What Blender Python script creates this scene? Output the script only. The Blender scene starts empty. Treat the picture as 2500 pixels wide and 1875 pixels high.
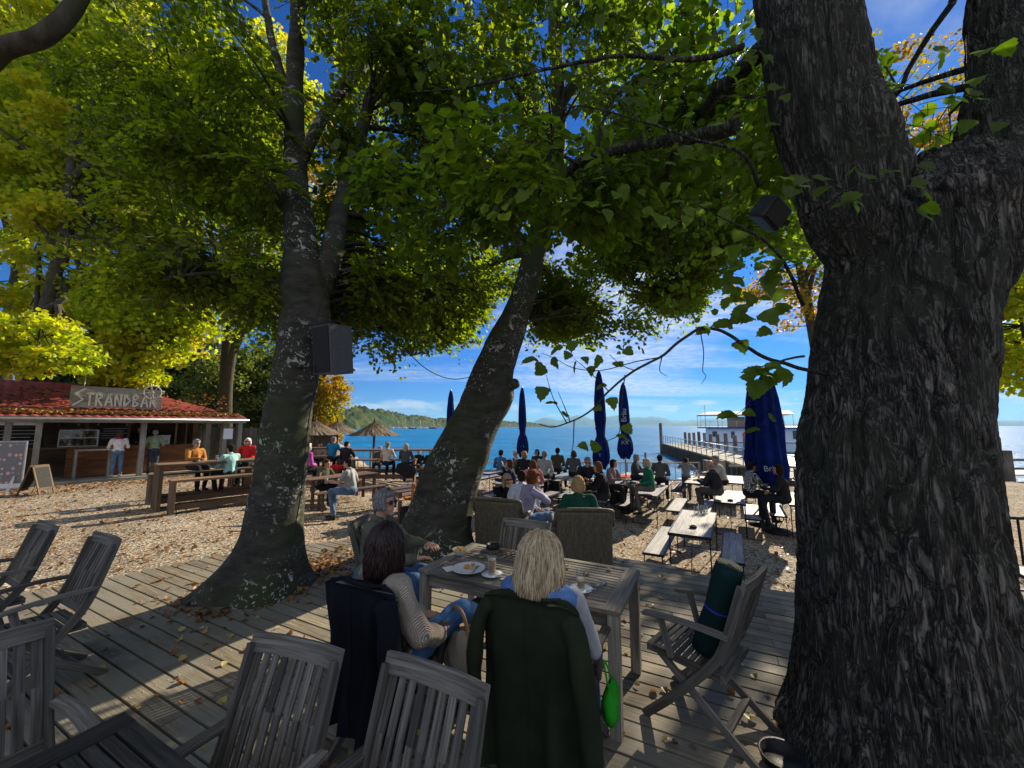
import bpy, math, random, mathutils
import numpy as np
from mathutils import Vector, Matrix, noise
rad = math.radians
V = Vector
rng = random.Random(7)
nr = np.random.default_rng(11)
C = bpy.context.scene.collection
sc = bpy.context.scene

# ------------------------------------------------------------------ camera
CAMZ = 2.65
PITCH = math.atan(0.1085)
cam = bpy.data.cameras.new("camera"); camo = bpy.data.objects.new("camera", cam); C.objects.link(camo)
camo.location = (0, 0, CAMZ); camo.rotation_euler = (rad(90) + PITCH, 0, 0)
cam.sensor_width = 36; cam.lens = 940 / 2500 * 36
cam.clip_start = 0.05; cam.clip_end = 30000
sc.camera = camo

# ------------------------------------------------------------------ light
SUN_AZ = rad(40)      # to the right of the view direction (+Y)
SUN_EL = rad(28)
SUND = V((math.sin(SUN_AZ) * math.cos(SUN_EL), math.cos(SUN_AZ) * math.cos(SUN_EL), math.sin(SUN_EL)))
sun = bpy.data.lights.new("sun", 'SUN'); suno = bpy.data.objects.new("sun", sun); C.objects.link(suno)
sun.energy = 5.0; sun.angle = rad(0.5); sun.color = (1.0, 0.86, 0.66)
suno.rotation_euler = (-SUND).to_track_quat('-Z', 'Y').to_euler()
sc.view_settings.view_transform = 'Standard'; sc.view_settings.look = 'None'
sc.view_settings.exposure = 1.0; sc.view_settings.gamma = 1.0

w = bpy.data.worlds.new("World"); sc.world = w; w.use_nodes = True
nt = w.node_tree; nt.nodes.clear()
def N(t, **kw):
    n = nt.nodes.new(t)
    for k, v in kw.items():
        if k.startswith('i_'):
            key = k[2:]; key = int(key) if key.isdigit() else key
            n.inputs[key].default_value = v
        else: setattr(n, k, v)
    return n
L = lambda a, b: nt.links.new(a, b)
sky = N('ShaderNodeTexSky'); sky.sky_type = 'NISHITA'; sky.sun_disc = False
sky.sun_elevation = SUN_EL; sky.sun_rotation = SUN_AZ; sky.altitude = 500; sky.air_density = 1.0; sky.dust_density = 0.15; sky.ozone_density = 2.5
tc = N('ShaderNodeTexCoord'); sep = N('ShaderNodeSeparateXYZ'); L(tc.outputs['Generated'], sep.inputs[0])
tint = N('ShaderNodeMix', data_type='RGBA', blend_type='MULTIPLY'); tint.inputs[0].default_value = 1
hsv = N('ShaderNodeHueSaturation', i_Saturation=1.25); L(sky.outputs[0], hsv.inputs['Color'])
hzr = N('ShaderNodeMapRange', i_1=0.0, i_2=0.38, i_3=0.0, i_4=1.0); L(sep.outputs[2], hzr.inputs[0])
hzc = N('ShaderNodeMix', data_type='RGBA'); L(hzr.outputs[0], hzc.inputs[0]); hzc.inputs[6].default_value = (.27, .57, .80, 1); hzc.inputs[7].default_value = (1, 1, 1, 1)
hzm = N('ShaderNodeMix', data_type='RGBA', blend_type='MULTIPLY'); hzm.inputs[0].default_value = 1; L(hsv.outputs[0], hzm.inputs[6]); L(hzc.outputs[2], hzm.inputs[7]); L(hzm.outputs[2], tint.inputs[6]); tint.inputs[7].default_value = (0.13, 0.52, 1.0, 1)
# clouds: direction projected on a high plane
zc = N('ShaderNodeMath', operation='MAXIMUM', i_1=0.02); L(sep.outputs[2], zc.inputs[0])
za = N('ShaderNodeMath', operation='ADD', i_1=0.06); L(zc.outputs[0], za.inputs[0])
dx = N('ShaderNodeMath', operation='DIVIDE'); L(sep.outputs[0], dx.inputs[0]); L(za.outputs[0], dx.inputs[1])
dy = N('ShaderNodeMath', operation='DIVIDE'); L(sep.outputs[1], dy.inputs[0]); L(za.outputs[0], dy.inputs[1])
cmb = N('ShaderNodeCombineXYZ'); L(dx.outputs[0], cmb.inputs[0]); L(dy.outputs[0], cmb.inputs[1])
mp = N('ShaderNodeMapping'); mp.inputs['Rotation'].default_value = (0, 0, rad(12)); mp.inputs['Scale'].default_value = (0.16, 0.5, 1); mp.inputs['Location'].default_value = (0.6, 3.1, 0)
L(cmb.outputs[0], mp.inputs[0])
n1 = N('ShaderNodeTexNoise', i_Scale=1.3, i_Detail=9.0, i_Roughness=0.62, i_Distortion=0.5); L(mp.outputs[0], n1.inputs['Vector'])
n2 = N('ShaderNodeTexNoise', i_Scale=9.0, i_Detail=4.0, i_Roughness=0.5); L(cmb.outputs[0], n2.inputs['Vector'])
r1 = N('ShaderNodeMapRange', i_1=0.50, i_2=0.72, i_3=0.0, i_4=0.75); L(n1.outputs[0], r1.inputs[0])
rm = N('ShaderNodeMapRange', i_1=0.35, i_2=0.62, i_3=0.45, i_4=1.0); L(n2.outputs[0], rm.inputs[0])
cm = N('ShaderNodeMath', operation='MULTIPLY'); L(r1.outputs[0], cm.inputs[0]); L(rm.outputs[0], cm.inputs[1])
# bright bank round the sun side
vd = N('ShaderNodeVectorMath', operation='DOT_PRODUCT'); L(tc.outputs['Generated'], vd.inputs[0])
bd = V((0.24, 0.93, 0.27)).normalized(); vd.inputs[1].default_value = bd
rb = N('ShaderNodeMapRange', i_1=0.955, i_2=0.998, i_3=0.0, i_4=0.16); L(vd.outputs['Value'], rb.inputs[0])
n1b = N('ShaderNodeMath', operation='ADD'); L(n1.outputs[0], n1b.inputs[0]); L(rb.outputs[0], n1b.inputs[1]); L(n1b.outputs[0], r1.inputs[0])
# low cumulus row near the horizon
at = N('ShaderNodeMath', operation='ARCTAN2'); L(sep.outputs[0], at.inputs[0]); L(sep.outputs[1], at.inputs[1])
c3 = N('ShaderNodeCombineXYZ'); L(at.outputs[0], c3.inputs[0]); 
zs = N('ShaderNodeMath', operation='MULTIPLY', i_1=3.4); L(sep.outputs[2], zs.inputs[0]); L(zs.outputs[0], c3.inputs[1])
n3 = N('ShaderNodeTexNoise', i_Scale=9.0, i_Detail=7.0, i_Roughness=0.58); L(c3.outputs[0], n3.inputs['Vector'])
bw = N('ShaderNodeMath', operation='SUBTRACT', i_1=0.045); L(sep.outputs[2], bw.inputs[0])
bw2 = N('ShaderNodeMath', operation='ABSOLUTE'); L(bw.outputs[0], bw2.inputs[0])
bw3 = N('ShaderNodeMapRange', i_1=0.0, i_2=0.045, i_3=0.0, i_4=0.25); L(bw2.outputs[0], bw3.inputs[0])
n3s = N('ShaderNodeMath', operation='SUBTRACT'); L(n3.outputs[0], n3s.inputs[0]); L(bw3.outputs[0], n3s.inputs[1])
r3 = N('ShaderNodeMapRange', i_1=0.44, i_2=0.56, i_3=0.0, i_4=0.6); L(n3s.outputs[0], r3.inputs[0])
# unseen white cloud, added behind and above camera to brighten and neutralise ambient light
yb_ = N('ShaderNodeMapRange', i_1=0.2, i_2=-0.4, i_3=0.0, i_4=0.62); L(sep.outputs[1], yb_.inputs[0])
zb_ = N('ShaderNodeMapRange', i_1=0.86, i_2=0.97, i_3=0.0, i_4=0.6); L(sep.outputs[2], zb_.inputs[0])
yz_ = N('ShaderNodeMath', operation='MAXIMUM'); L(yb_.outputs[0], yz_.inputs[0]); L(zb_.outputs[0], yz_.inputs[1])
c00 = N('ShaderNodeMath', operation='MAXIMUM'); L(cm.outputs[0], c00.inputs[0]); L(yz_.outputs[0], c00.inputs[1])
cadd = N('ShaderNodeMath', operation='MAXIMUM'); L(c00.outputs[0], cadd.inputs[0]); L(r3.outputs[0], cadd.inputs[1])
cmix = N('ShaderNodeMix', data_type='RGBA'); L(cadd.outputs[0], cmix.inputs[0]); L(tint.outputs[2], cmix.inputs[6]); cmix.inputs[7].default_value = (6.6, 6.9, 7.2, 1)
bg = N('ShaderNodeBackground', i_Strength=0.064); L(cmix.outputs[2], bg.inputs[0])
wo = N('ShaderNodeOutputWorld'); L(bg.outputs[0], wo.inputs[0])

# ------------------------------------------------------------------ geometry of the view, used only to read real positions off the ground planes
F, CX, CY = 940.0, 1250.0, 937.5
cp, sp = math.cos(PITCH), math.sin(PITCH)
def ray(sx, sy):
    u = (sx - CX) / F; v = (sy - CY) / F
    return V((u, cp + v * sp, sp - v * cp))
def G(sx, sy, z):
    r = ray(sx, sy); t = (z - CAMZ) / r.z
    return V((r.x * t, r.y * t, z))
def Q(sx, sy, Y):
    r = ray(sx, sy); t = Y / r.y
    return V((r.x * t, Y, CAMZ + r.z * t))
def proj(P):
    P = np.asarray(P); d = P - np.array([0, 0, CAMZ])
    z = d[:, 1] * cp + d[:, 2] * sp; x = d[:, 0]; y = -d[:, 1] * sp + d[:, 2] * cp
    z = np.where(z < 0.05, 1e9, z)
    return CX + F * x / z, CY - F * y / z
def clamp(x, a=0., b=1.): return max(a, min(b, x))
def sst(x): x = clamp(x); return x * x * (3 - 2 * x)
ZD = 0.75
def shore(x): return 20.5 + max(0, -x - 7) * 2.0
def gz(x, y):
    s = (-x - 1.5 + 1.3 * max(0, 8.5 - y)) / 6.0
    s *= clamp((3.0 - x) / 3.5)
    z = 0.05 + 0.58 * sst(s); z = max(z, 0.05 + 0.27 * sst((3.6 - x) / 4.0))
    d = y - (shore(x) - 3.5)
    if d > 0: z -= 0.07 * d
    if d > 3.0: z -= (d - 3.0) * 0.9
    return max(z, -4.0)
A = V((0.455, 0.890, 0)).normalized()      # across the deck boards
B = V((0.890, -0.455, 0)).normalized()     # along the deck boards
TA = V((0.497, 0.868, 0)); TB = V((0.868, -0.497, 0))    # beer table length / width
CB = V((0.64, 0.768, 0)).normalized(); CN = V((-CB.y, CB.x, 0))  # along the bar front / away from it
def yaw(d): return math.atan2(d.y, d.x) - math.pi / 2     # rotation that turns local +Y to d

# ------------------------------------------------------------------ materials
MATS = {}
def newmat(name):
    m = bpy.data.materials.new(name); m.use_nodes = True; n = m.node_tree; n.nodes.clear(); return m, n
class NT:
    def __init__(s, name):
        s.m, s.n = newmat(name); s.o = s.n.nodes.new('ShaderNodeOutputMaterial')
    def a(s, t, **kw):
        n = s.n.nodes.new(t)
        for k, v in kw.items():
            if k.startswith('i_'):
                key = k[2:]; key = int(key) if key.isdigit() else key
                n.inputs[key].default_value = v
            else: setattr(n, k, v)
        return n
    def l(s, a, b): s.n.links.new(a, b)
    def co(s, kind='Object', scale=(1, 1, 1)):
        t = s.a('ShaderNodeTexCoord'); m = s.a('ShaderNodeMapping'); m.inputs['Scale'].default_value = scale
        s.l(t.outputs[kind], m.inputs[0]); return m.outputs[0]
    def noise(s, vec, scale, detail=4, rough=.55, dist=0.):
        n = s.a('ShaderNodeTexNoise', i_Scale=scale, i_Detail=float(detail), i_Roughness=rough, i_Distortion=dist); s.l(vec, n.inputs['Vector']); return n.outputs[0]
    def ramp(s, fac, stops):
        r = s.a('ShaderNodeValToRGB'); e = r.color_ramp.elements
        while len(e) < len(stops): e.new(0.5)
        for i, (p, c) in enumerate(stops):
            e[i].position = p; e[i].color = (c[0], c[1], c[2], 1) if not isinstance(c, (int, float)) else (c, c, c, 1)
        s.l(fac, r.inputs[0]); return r.outputs[0]
    def mix(s, fac, a, b, mode='MIX'):
        m = s.a('ShaderNodeMix', data_type='RGBA', blend_type=mode)
        if isinstance(fac, (int, float)): m.inputs[0].default_value = fac
        else: s.l(fac, m.inputs[0])
        for i, x in ((6, a), (7, b)):
            if isinstance(x, tuple): m.inputs[i].default_value = (x[0], x[1], x[2], 1)
            else: s.l(x, m.inputs[i])
        return m.outputs[2]
    def bsdf(s, col, rough=.8, metal=0., bump=None, bstr=.3, bdist=.01, spec=.3, trans=0.):
        p = s.a('ShaderNodeBsdfPrincipled'); p.inputs['Metallic'].default_value = metal
        p.inputs['Specular IOR Level'].default_value = spec
        p.inputs['Transmission Weight'].default_value = trans
        if isinstance(col, tuple): p.inputs['Base Color'].default_value = (col[0], col[1], col[2], 1)
        else: s.l(col, p.inputs['Base Color'])
        if isinstance(rough, (int, float)): p.inputs['Roughness'].default_value = rough
        else: s.l(rough, p.inputs['Roughness'])
        if bump is not None:
            b = s.a('ShaderNodeBump', i_Strength=bstr, i_Distance=bdist); s.l(bump, b.inputs['Height']); s.l(b.outputs[0], p.inputs['Normal'])
        s.l(p.outputs[0], s.o.inputs[0]); return p
def simple(name, col, rough=.7, metal=0., var=.25, scale=6., bstr=.15, spec=.3, bdist=.01):
    if name in MATS: return MATS[name]
    t = NT(name); v = t.co(); n = t.noise(v, scale, 5)
    c = t.ramp(n, [(0.3, tuple(x * (1 - var) for x in col)), (0.7, tuple(min(1, x * (1 + var)) for x in col))])
    n2 = t.noise(v, scale * 9, 3)
    t.bsdf(c, rough, metal, n2, bstr, bdist, spec)
    MATS[name] = t.m; return t.m
def wood(name, dark, light, rough=.75, bstr=.5, grey=None, spec=.25, streak=26.):
    if name in MATS: return MATS[name]
    t = NT(name); v = t.co('UV', (1.2, streak, 1)); v2 = t.co('UV', (.55, 1.2, 1)); v3 = t.co('UV', (3.5, 110, 1))
    n = t.noise(v, 2.2, 6, .6, .6); nf = t.noise(v3, 1.0, 3, .6); nb = t.noise(v2, 1.1, 2, .5)
    c = t.ramp(n, [(0.28, dark), (0.5, tuple((a + b) / 2 for a, b in zip(dark, light))), (0.72, light)])
    sh = t.ramp(nb, [(0.3, 0.42), (0.7, 1.3)])
    c = t.mix(1.0, c, sh, 'MULTIPLY'); oi = t.a('ShaderNodeObjectInfo'); c = t.mix(1.0, c, t.ramp(oi.outputs['Random'], [(0, .78), (1, 1.15)]), 'MULTIPLY')
    fi = t.ramp(nf, [(0.35, 0.6), (0.6, 1.1)])
    c = t.mix(.8, c, fi, 'MULTIPLY')
    if grey:
        b3 = t.noise(t.co('Object', (1, 1, 1)), 1.7, 5, .6)
        c = t.mix(t.ramp(b3, [(0.42, 0), (0.62, 1)]), c, grey)
    ad = t.a('ShaderNodeMath', operation='ADD'); t.l(n, ad.inputs[0]); t.l(nf, ad.inputs[1])
    t.bsdf(c, rough, 0, ad.outputs[0], bstr, .004, spec)
    MATS[name] = t.m; return t.m
def fabric(name, col, var=.25, rib=None, bstr=.4, sheen=.0, scale=220):
    if name in MATS: return MATS[name]
    t = NT(name); v = t.co(); n = t.noise(v, 5, 4, .6)
    c = t.ramp(n, [(0.3, tuple(x * (1 - var) for x in col)), (0.7, tuple(min(1, x * (1 + var)) for x in col))])
    n2 = t.noise(v, scale, 3, .7)
    c = t.mix(.5, c, t.ramp(n2, [(0.3, .55), (0.65, 1.35)]), 'MULTIPLY')
    h = n2
    if rib:
        wv = t.a('ShaderNodeTexWave', i_Scale=rib, i_Distortion=2.2, i_Detail=2.0); wv.bands_direction = 'X'
        wv.inputs['Detail Scale'].default_value = 1.5
        t.l(v, wv.inputs[0]); h = wv.outputs['Fac']
        c = t.mix(.75, c, t.ramp(wv.outputs['Fac'], [(0.1, .3), (0.6, 1.15)]), 'MULTIPLY')
    t.bsdf(c, .95, 0, h, bstr, .006 if rib else .002, .15)
    MATS[name] = t.m; return t.m
def bark(name, dark, light, vs=(9, 9, 1.6), lich=(.35, .37, .33), lamt=.68, moss=None, bstr=.9, bd=.03, furrow=False):
    t = NT(name); v = t.co('Object', vs); vo = t.co()
    n = t.noise(v, 1.6, 9, .68, 1.2 if furrow else .3)
    if furrow:
        def ridge(sc, dist):
            x = t.noise(v, sc, 3, .55, dist); s = t.a('ShaderNodeMath', operation='SUBTRACT', i_1=.5); t.l(x, s.inputs[0]); q = t.a('ShaderNodeMath', operation='ABSOLUTE'); t.l(s.outputs[0], q.inputs[0]); return t.ramp(q.outputs[0], [(0.0, 0), (.035, .35), (.12, 1)])
        h = t.mix(.28, t.mix(1., ridge(1.2, .7), ridge(2.6, .6), 'MULTIPLY'), n)
    else: h = n
    c = t.ramp(h, [(0.12, dark), (0.45, tuple((a + b) * .42 for a, b in zip(dark, light))), (0.95, light)] if furrow else [(0.3, dark), (0.7, light)])
    if moss:
        m = t.noise(vo, 1.3, 5, .6); c = t.mix(t.ramp(m, [(0.45, 0), (0.62, .8)]), c, moss)
    lpa = t.noise(vo, 24, 3, .6, .6); lpb = t.noise(vo, 7, 4, .62, 1.2); lp = t.mix(.5, lpa, lpb); lp2 = t.noise(vo, 1.9, 3, .5)
    ml = t.a('ShaderNodeMath', operation='MULTIPLY')
    if furrow: t.l(t.ramp(lp, [(lamt - .02, 0), (lamt + .015, 1)]), ml.inputs[0])
    else:
        sa = t.ramp(t.noise(vo, 5.5, 4, .6, 1.6), [(lamt + .02, 0), (lamt + .035, 1)]); sb = t.ramp(t.noise(vo, 30, 2, .5), [(lamt + .06, 0), (lamt + .08, .8)]); t.l(t.mix(1., sa, sb, 'LIGHTEN'), ml.inputs[0]); t.l(t.ramp(lp2, [(.46, 0.0), (.6, 1)]), ml.inputs[1])
    c = t.mix(ml.outputs[0], c, lich)
    t.bsdf(c, .9, 0, h, bstr, bd, .15)
    return t.m
def leafmat(name, c1, c2, c3=None, trans=(.35, .5, .03), tw=.5, nscale=.8, rough=.45):
    t = NT(name); at = t.a('ShaderNodeAttribute'); at.attribute_name = 'rnd'
    v = t.co(); n = t.noise(v, nscale, 3, .6)
    stops = [(0.0, c1), (0.6, c2), (1.0, c3 or c2)]
    ad = t.a('ShaderNodeMath', operation='MULTIPLY_ADD'); t.l(at.outputs['Fac'], ad.inputs[0]); ad.inputs[1].default_value = .55
    mr = t.a('ShaderNodeMapRange', i_1=.3, i_2=.7, i_3=-.05, i_4=.5); t.l(n, mr.inputs[0]); t.l(mr.outputs[0], ad.inputs[2])
    c = t.ramp(ad.outputs[0], stops)
    p = t.a('ShaderNodeBsdfPrincipled'); p.inputs['Roughness'].default_value = rough; p.inputs['Specular IOR Level'].default_value = .35
    t.l(c, p.inputs['Base Color'])
    tr = t.a('ShaderNodeBsdfTranslucent')
    tcx = t.mix(1.0, c, trans, 'MULTIPLY'); t.l(tcx, tr.inputs[0])
    ms = t.a('ShaderNodeMixShader'); ms.inputs[0].default_value = tw; t.l(p.outputs[0], ms.inputs[1]); t.l(tr.outputs[0], ms.inputs[2])
    t.l(ms.outputs[0], t.o.inputs[0]); return t.m

# ------------------------------------------------------------------ mesh builder
def frame(d, up=V((0, 0, 1))):
    d = d.normalized()
    s = d.cross(up)
    if s.length < 1e-4: s = d.cross(V((0, 1, 0)))
    s.normalize(); return s, d, s.cross(d)
class MB:
    def __init__(s): s.v = []; s.f = []; s.uv = []; s.mi = []; s.sm = []
    def add(s, vs, fs, uvs=None, mi=0, smooth=False):
        o = len(s.v); s.v += [tuple(x) for x in vs]
        for k, f in enumerate(fs):
            s.f.append([i + o for i in f]); s.mi.append(mi); s.sm.append(smooth)
            s.uv += (uvs[k] if uvs else [(0, 0)] * len(f))
        return s
    def bar(s, p, q, w, h, up=V((0, 0, 1)), mi=0, w2=None, h2=None, shade=None):
        p = V(p); q = V(q); sd, d, u = frame(q - p, V(up)); Ln = (q - p).length
        w2 = w if w2 is None else w2; h2 = h if h2 is None else h2
        vs = []
        for (c, ww, hh) in ((p, w, h), (q, w2, h2)):
            for a, b in ((-1, -1), (1, -1), (1, 1), (-1, 1)): vs.append(c + sd * a * ww / 2 + u * b * hh / 2)
        ou, ov = rng.uniform(0, 40), rng.uniform(0, 40)
        fs = []; uv = []
        vv = [0, w, w + h, 2 * w + h, 2 * (w + h)]
        for i in range(4):
            j = (i + 1) % 4
            fs.append([i, j, j + 4, i + 4]); uv.append([(ou, ov + vv[i]), (ou, ov + vv[i + 1]), (ou + Ln, ov + vv[i + 1]), (ou + Ln, ov + vv[i])])
        fs.append([3, 2, 1, 0]); uv.append([(ou, ov + h), (ou, ov + w + h), (ou, ov + w), (ou, ov)])
        fs.append([4, 5, 6, 7]); uv.append([(ou, ov), (ou, ov + w), (ou, ov + w + h), (ou, ov + h)])
        return s.add(vs, fs, uv, mi)
    def sweep(s, pts, w, h, up=V((0, 0, 1)), mi=0):
        pts = [V(p) for p in pts]; n = len(pts); vs = []; up = V(up)
        for i, p in enumerate(pts):
            sd, d, u = frame(pts[min(i + 1, n - 1)] - pts[max(i - 1, 0)], up)
            for a, b in ((-1, -1), (1, -1), (1, 1), (-1, 1)): vs.append(p + sd * a * w / 2 + u * b * h / 2)
        ou, ov = rng.uniform(0, 40), rng.uniform(0, 40); vv = [0, w, w + h, 2 * w + h, 2 * (w + h)]; fs = []; uv = []; acc = 0
        for i in range(n - 1):
            L_ = (pts[i + 1] - pts[i]).length
            for k in range(4):
                j = (k + 1) % 4; fs.append([i * 4 + k, i * 4 + j, i * 4 + j + 4, i * 4 + k + 4]); uv.append([(ou + acc, ov + vv[k]), (ou + acc, ov + vv[k + 1]), (ou + acc + L_, ov + vv[k + 1]), (ou + acc + L_, ov + vv[k])])
            acc += L_
        fs += [[3, 2, 1, 0], [n * 4 - 4, n * 4 - 3, n * 4 - 2, n * 4 - 1]]; uv += [[(ou, ov)] * 4] * 2
        return s.add(vs, fs, uv, mi)
    def box(s, c, sx, sy, sz, rz=0., mi=0):
        c = V(c); d = V((math.cos(rz), math.sin(rz), 0))
        return s.bar(c - d * sx / 2, c + d * sx / 2, sy, sz, mi=mi)
    def tube(s, pts, rs, seg=8, cap=True, mi=0, smooth=True, flat=None, closed=False):
        pts = [V(p) for p in pts]
        if isinstance(rs, (int, float)): rs = [rs] * len(pts)
        vs = []; n = len(pts); prev = None
        for i, p in enumerate(pts):
            d = (pts[min(i + 1, n - 1)] - pts[max(i - 1, 0)])
            if d.length < 1e-9: d = V((0, 0, 1))
            d.normalize()
            if prev is None:
                sd, _, u = frame(d, V((0, 0, 1)) if abs(d.z) < .9 else V((0, 1, 0)))
            else:
                sd = prev - d * prev.dot(d); sd.normalize(); u = sd.cross(d)
            prev = sd
            for k in range(seg):
                a = 2 * math.pi * k / seg; fl = flat or 1.
                vs.append(p + (sd * math.cos(a) + u * math.sin(a) * fl) * rs[i])
        fs = []; uv = []; ou = rng.uniform(0, 40); acc = 0
        for i in range(n - 1):
            dl = (pts[i + 1] - pts[i]).length
            for k in range(seg):
                k2 = (k + 1) % seg
                fs.append([i * seg + k, i * seg + k2, (i + 1) * seg + k2, (i + 1) * seg + k])
                c0, c1 = k / seg * 6.28 * rs[i], (k + 1) / seg * 6.28 * rs[i]
                uv.append([(ou + acc, c0), (ou + acc, c1), (ou + acc + dl, c1), (ou + acc + dl, c0)])
            acc += dl
        if cap:
            fs.append(list(range(seg))[::-1]); uv.append([(0, 0)] * seg)
            fs.append([(n - 1) * seg + k for k in range(seg)]); uv.append([(0, 0)] * seg)
        return s.add(vs, fs, uv, mi, smooth)
    def lathe(s, prof, c=(0, 0, 0), seg=20, mi=0, smooth=True, sx=1., sy=1.):
        c = V(c); vs = []
        for r, z in prof:
            for k in range(seg):
                a = 2 * math.pi * k / seg; vs.append(c + V((r * math.cos(a) * sx, r * math.sin(a) * sy, z)))
        fs = []
        for i in range(len(prof) - 1):
            for k in range(seg):
                k2 = (k + 1) % seg; fs.append([i * seg + k, i * seg + k2, (i + 1) * seg + k2, (i + 1) * seg + k])
        return s.add(vs, fs, None, mi, smooth)
    def ell(s, c, r, R=None, su=12, sv=8, mi=0):
        c = V(c); r = (r, r, r) if isinstance(r, (int, float)) else r
        vs = []
        for i in range(1, sv):
            ph = math.pi * i / sv
            for k in range(su):
                th = 2 * math.pi * k / su
                p = V((r[0] * math.sin(ph) * math.cos(th), r[1] * math.sin(ph) * math.sin(th), r[2] * math.cos(ph)))
                vs.append(c + (R @ p if R is not None else p))
        t = V((0, 0, r[2])); b = V((0, 0, -r[2]))
        vs.append(c + (R @ t if R is not None else t)); vs.append(c + (R @ b if R is not None else b))
        T = len(vs) - 2; Bt = T + 1; fs = []
        for i in range(sv - 2):
            for k in range(su):
                k2 = (k + 1) % su; fs.append([i * su + k, (i + 1) * su + k, (i + 1) * su + k2, i * su + k2])
        for k in range(su):
            k2 = (k + 1) % su; fs.append([T, k, k2]); fs.append([Bt, (sv - 2) * su + k2, (sv - 2) * su + k])
        return s.add(vs, fs, None, mi, True)
    def prism(s, poly, z0, z1, mi=0):
        n = len(poly); vs = [(x, y, z0) for x, y in poly] + [(x, y, z1) for x, y in poly]
        fs = [list(range(n))[::-1], [n + i for i in range(n)]] + [[i, (i + 1) % n, (i + 1) % n + n, i + n] for i in range(n)]
        return s.add(vs, fs, None, mi)
    def shift(s, d): d = V(d); s.v = [(x + d.x, y + d.y, z + d.z) for x, y, z in s.v]; return s
    def mesh(s, name, mats):
        m = bpy.data.meshes.new(name); m.from_pydata(s.v, [], s.f)
        for x in (mats if isinstance(mats, (list, tuple)) else [mats]): m.materials.append(x)
        m.polygons.foreach_set('material_index', s.mi); m.polygons.foreach_set('use_smooth', s.sm)
        u = m.uv_layers.new(name='UVMap'); u.data.foreach_set('uv', np.array(s.uv, dtype=np.float32).ravel())
        m.update(); return m
    def build(s, name, mats, parent=None, bev=0, off=None, label=None):
        if off is not None: s.shift(-V(off))
        o = bpy.data.objects.new(name, s.mesh(name, mats)); C.objects.link(o)
        if parent is not None: o.parent = parent
        if label: o['label'] = label
        if bev:
            b = o.modifiers.new('bevel', 'BEVEL'); b.width = bev; b.segments = 2; b.limit_method = 'ANGLE'; b.angle_limit = rad(40)
        return o
def tag(o, label=None, cat=None, group=None, kind=None):
    if label: o['label'] = label
    if cat: o['category'] = cat
    if group: o['group'] = group
    if kind: o['kind'] = kind
    return o
def thing(name, label, cat, loc=(0, 0, 0), rz=0., group=None):
    o = bpy.data.objects.new(name, None); C.objects.link(o); o.location = loc; o.rotation_euler = (0, 0, rz); o.empty_display_size = .1
    return tag(o, label, cat, group)
def ctree(o, parent=None):
    c = o.copy(); C.objects.link(c); c.parent = parent
    for ch in [x for x in o.children]: ctree(ch, c)
    return c
def catm(pts, n=6):
    pts = [V(p) for p in pts]; out = []
    P = [pts[0] * 2 - pts[1]] + pts + [pts[-1] * 2 - pts[-2]]
    for i in range(1, len(P) - 2):
        for k in range(n):
            t = k / n; a, b, c, d = P[i - 1], P[i], P[i + 1], P[i + 2]
            out.append(.5 * ((2 * b) + (c - a) * t + (2 * a - 5 * b + 4 * c - d) * t * t + (3 * b - a - 3 * c + d) * t ** 3))
    out.append(pts[-1]); return out
def lerpl(vals, n=6):
    out = []
    for i in range(len(vals) - 1):
        for k in range(n): out.append(vals[i] + (vals[i + 1] - vals[i]) * k / n)
    out.append(vals[-1]); return out
def npmesh(name, verts, faces_flat, nper, mat, rnd=None, smooth=False):
    """verts (n,3); faces all with nper corners"""
    m = bpy.data.meshes.new(name); nv = len(verts); nl = len(faces_flat); nf = nl // nper
    m.vertices.add(nv); m.vertices.foreach_set('co', np.asarray(verts, dtype=np.float32).ravel())
    m.loops.add(nl); m.loops.foreach_set('vertex_index', np.asarray(faces_flat, dtype=np.int32))
    m.polygons.add(nf); m.polygons.foreach_set('loop_start', np.arange(0, nl, nper, dtype=np.int32))
    m.polygons.foreach_set('loop_total', np.full(nf, nper, dtype=np.int32))
    if smooth: m.polygons.foreach_set('use_smooth', np.ones(nf, dtype=bool))
    m.materials.append(mat)
    if rnd is not None:
        a = m.attributes.new('rnd', 'FLOAT', 'POINT'); a.data.foreach_set('value', np.asarray(rnd, dtype=np.float32))
    m.update(calc_edges=True); m.validate(); return m

# shared materials
M = {}
M['teak'] = wood('weathered_teak', (.062, .056, .048), (.23, .21, .178), .8, .55)
M['teak2'] = wood('weathered_table_teak', (.12, .106, .086), (.40, .36, .29), .7, .55)
M['deck'] = wood('deck_board', (.13, .108, .074), (.40, .345, .24), .75, .5, grey=(.19, .18, .145))
M['teakdark'] = wood('old_dark_teak', (.018, .017, .016), (.085, .078, .068), .6, .6)
M['planks'] = wood('silver_plank', (.11, .11, .112), (.36, .355, .35), .6, .3, spec=.35)
M['oak'] = wood('brown_plank', (.10, .062, .035), (.27, .18, .105), .75, .45)
M['brownbench'] = wood('brown_bench_wood', (.09, .05, .03), (.24, .15, .09), .6, .35)
M['cedar'] = wood('red_brown_clapboard', (.10, .035, .015), (.42, .18, .07), .6, .5)
M['post'] = wood('grey_timber', (.18, .165, .13), (.46, .43, .35), .8, .4)
M['fence'] = wood('dark_fence', (.06, .05, .035), (.17, .15, .11), .85, .4)
M['steel'] = simple('black_steel', (.03, .03, .032), .5, .6, .3, 8)
M['galv'] = simple('galvanised_steel', (.4, .41, .42), .4, .8, .2, 6)
M['white'] = simple('white_paint', (.78, .79, .8), .5, 0, .06, 2)
M['dark'] = simple('near_black', (.015, .015, .016), .6, 0, .2)
M['skin'] = simple('skin', (.50, .28, .19), .5, 0, .08, 10, .05)
M['hblue'] = fabric('parasol_blue', (.004, .016, .12), .4)

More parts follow.
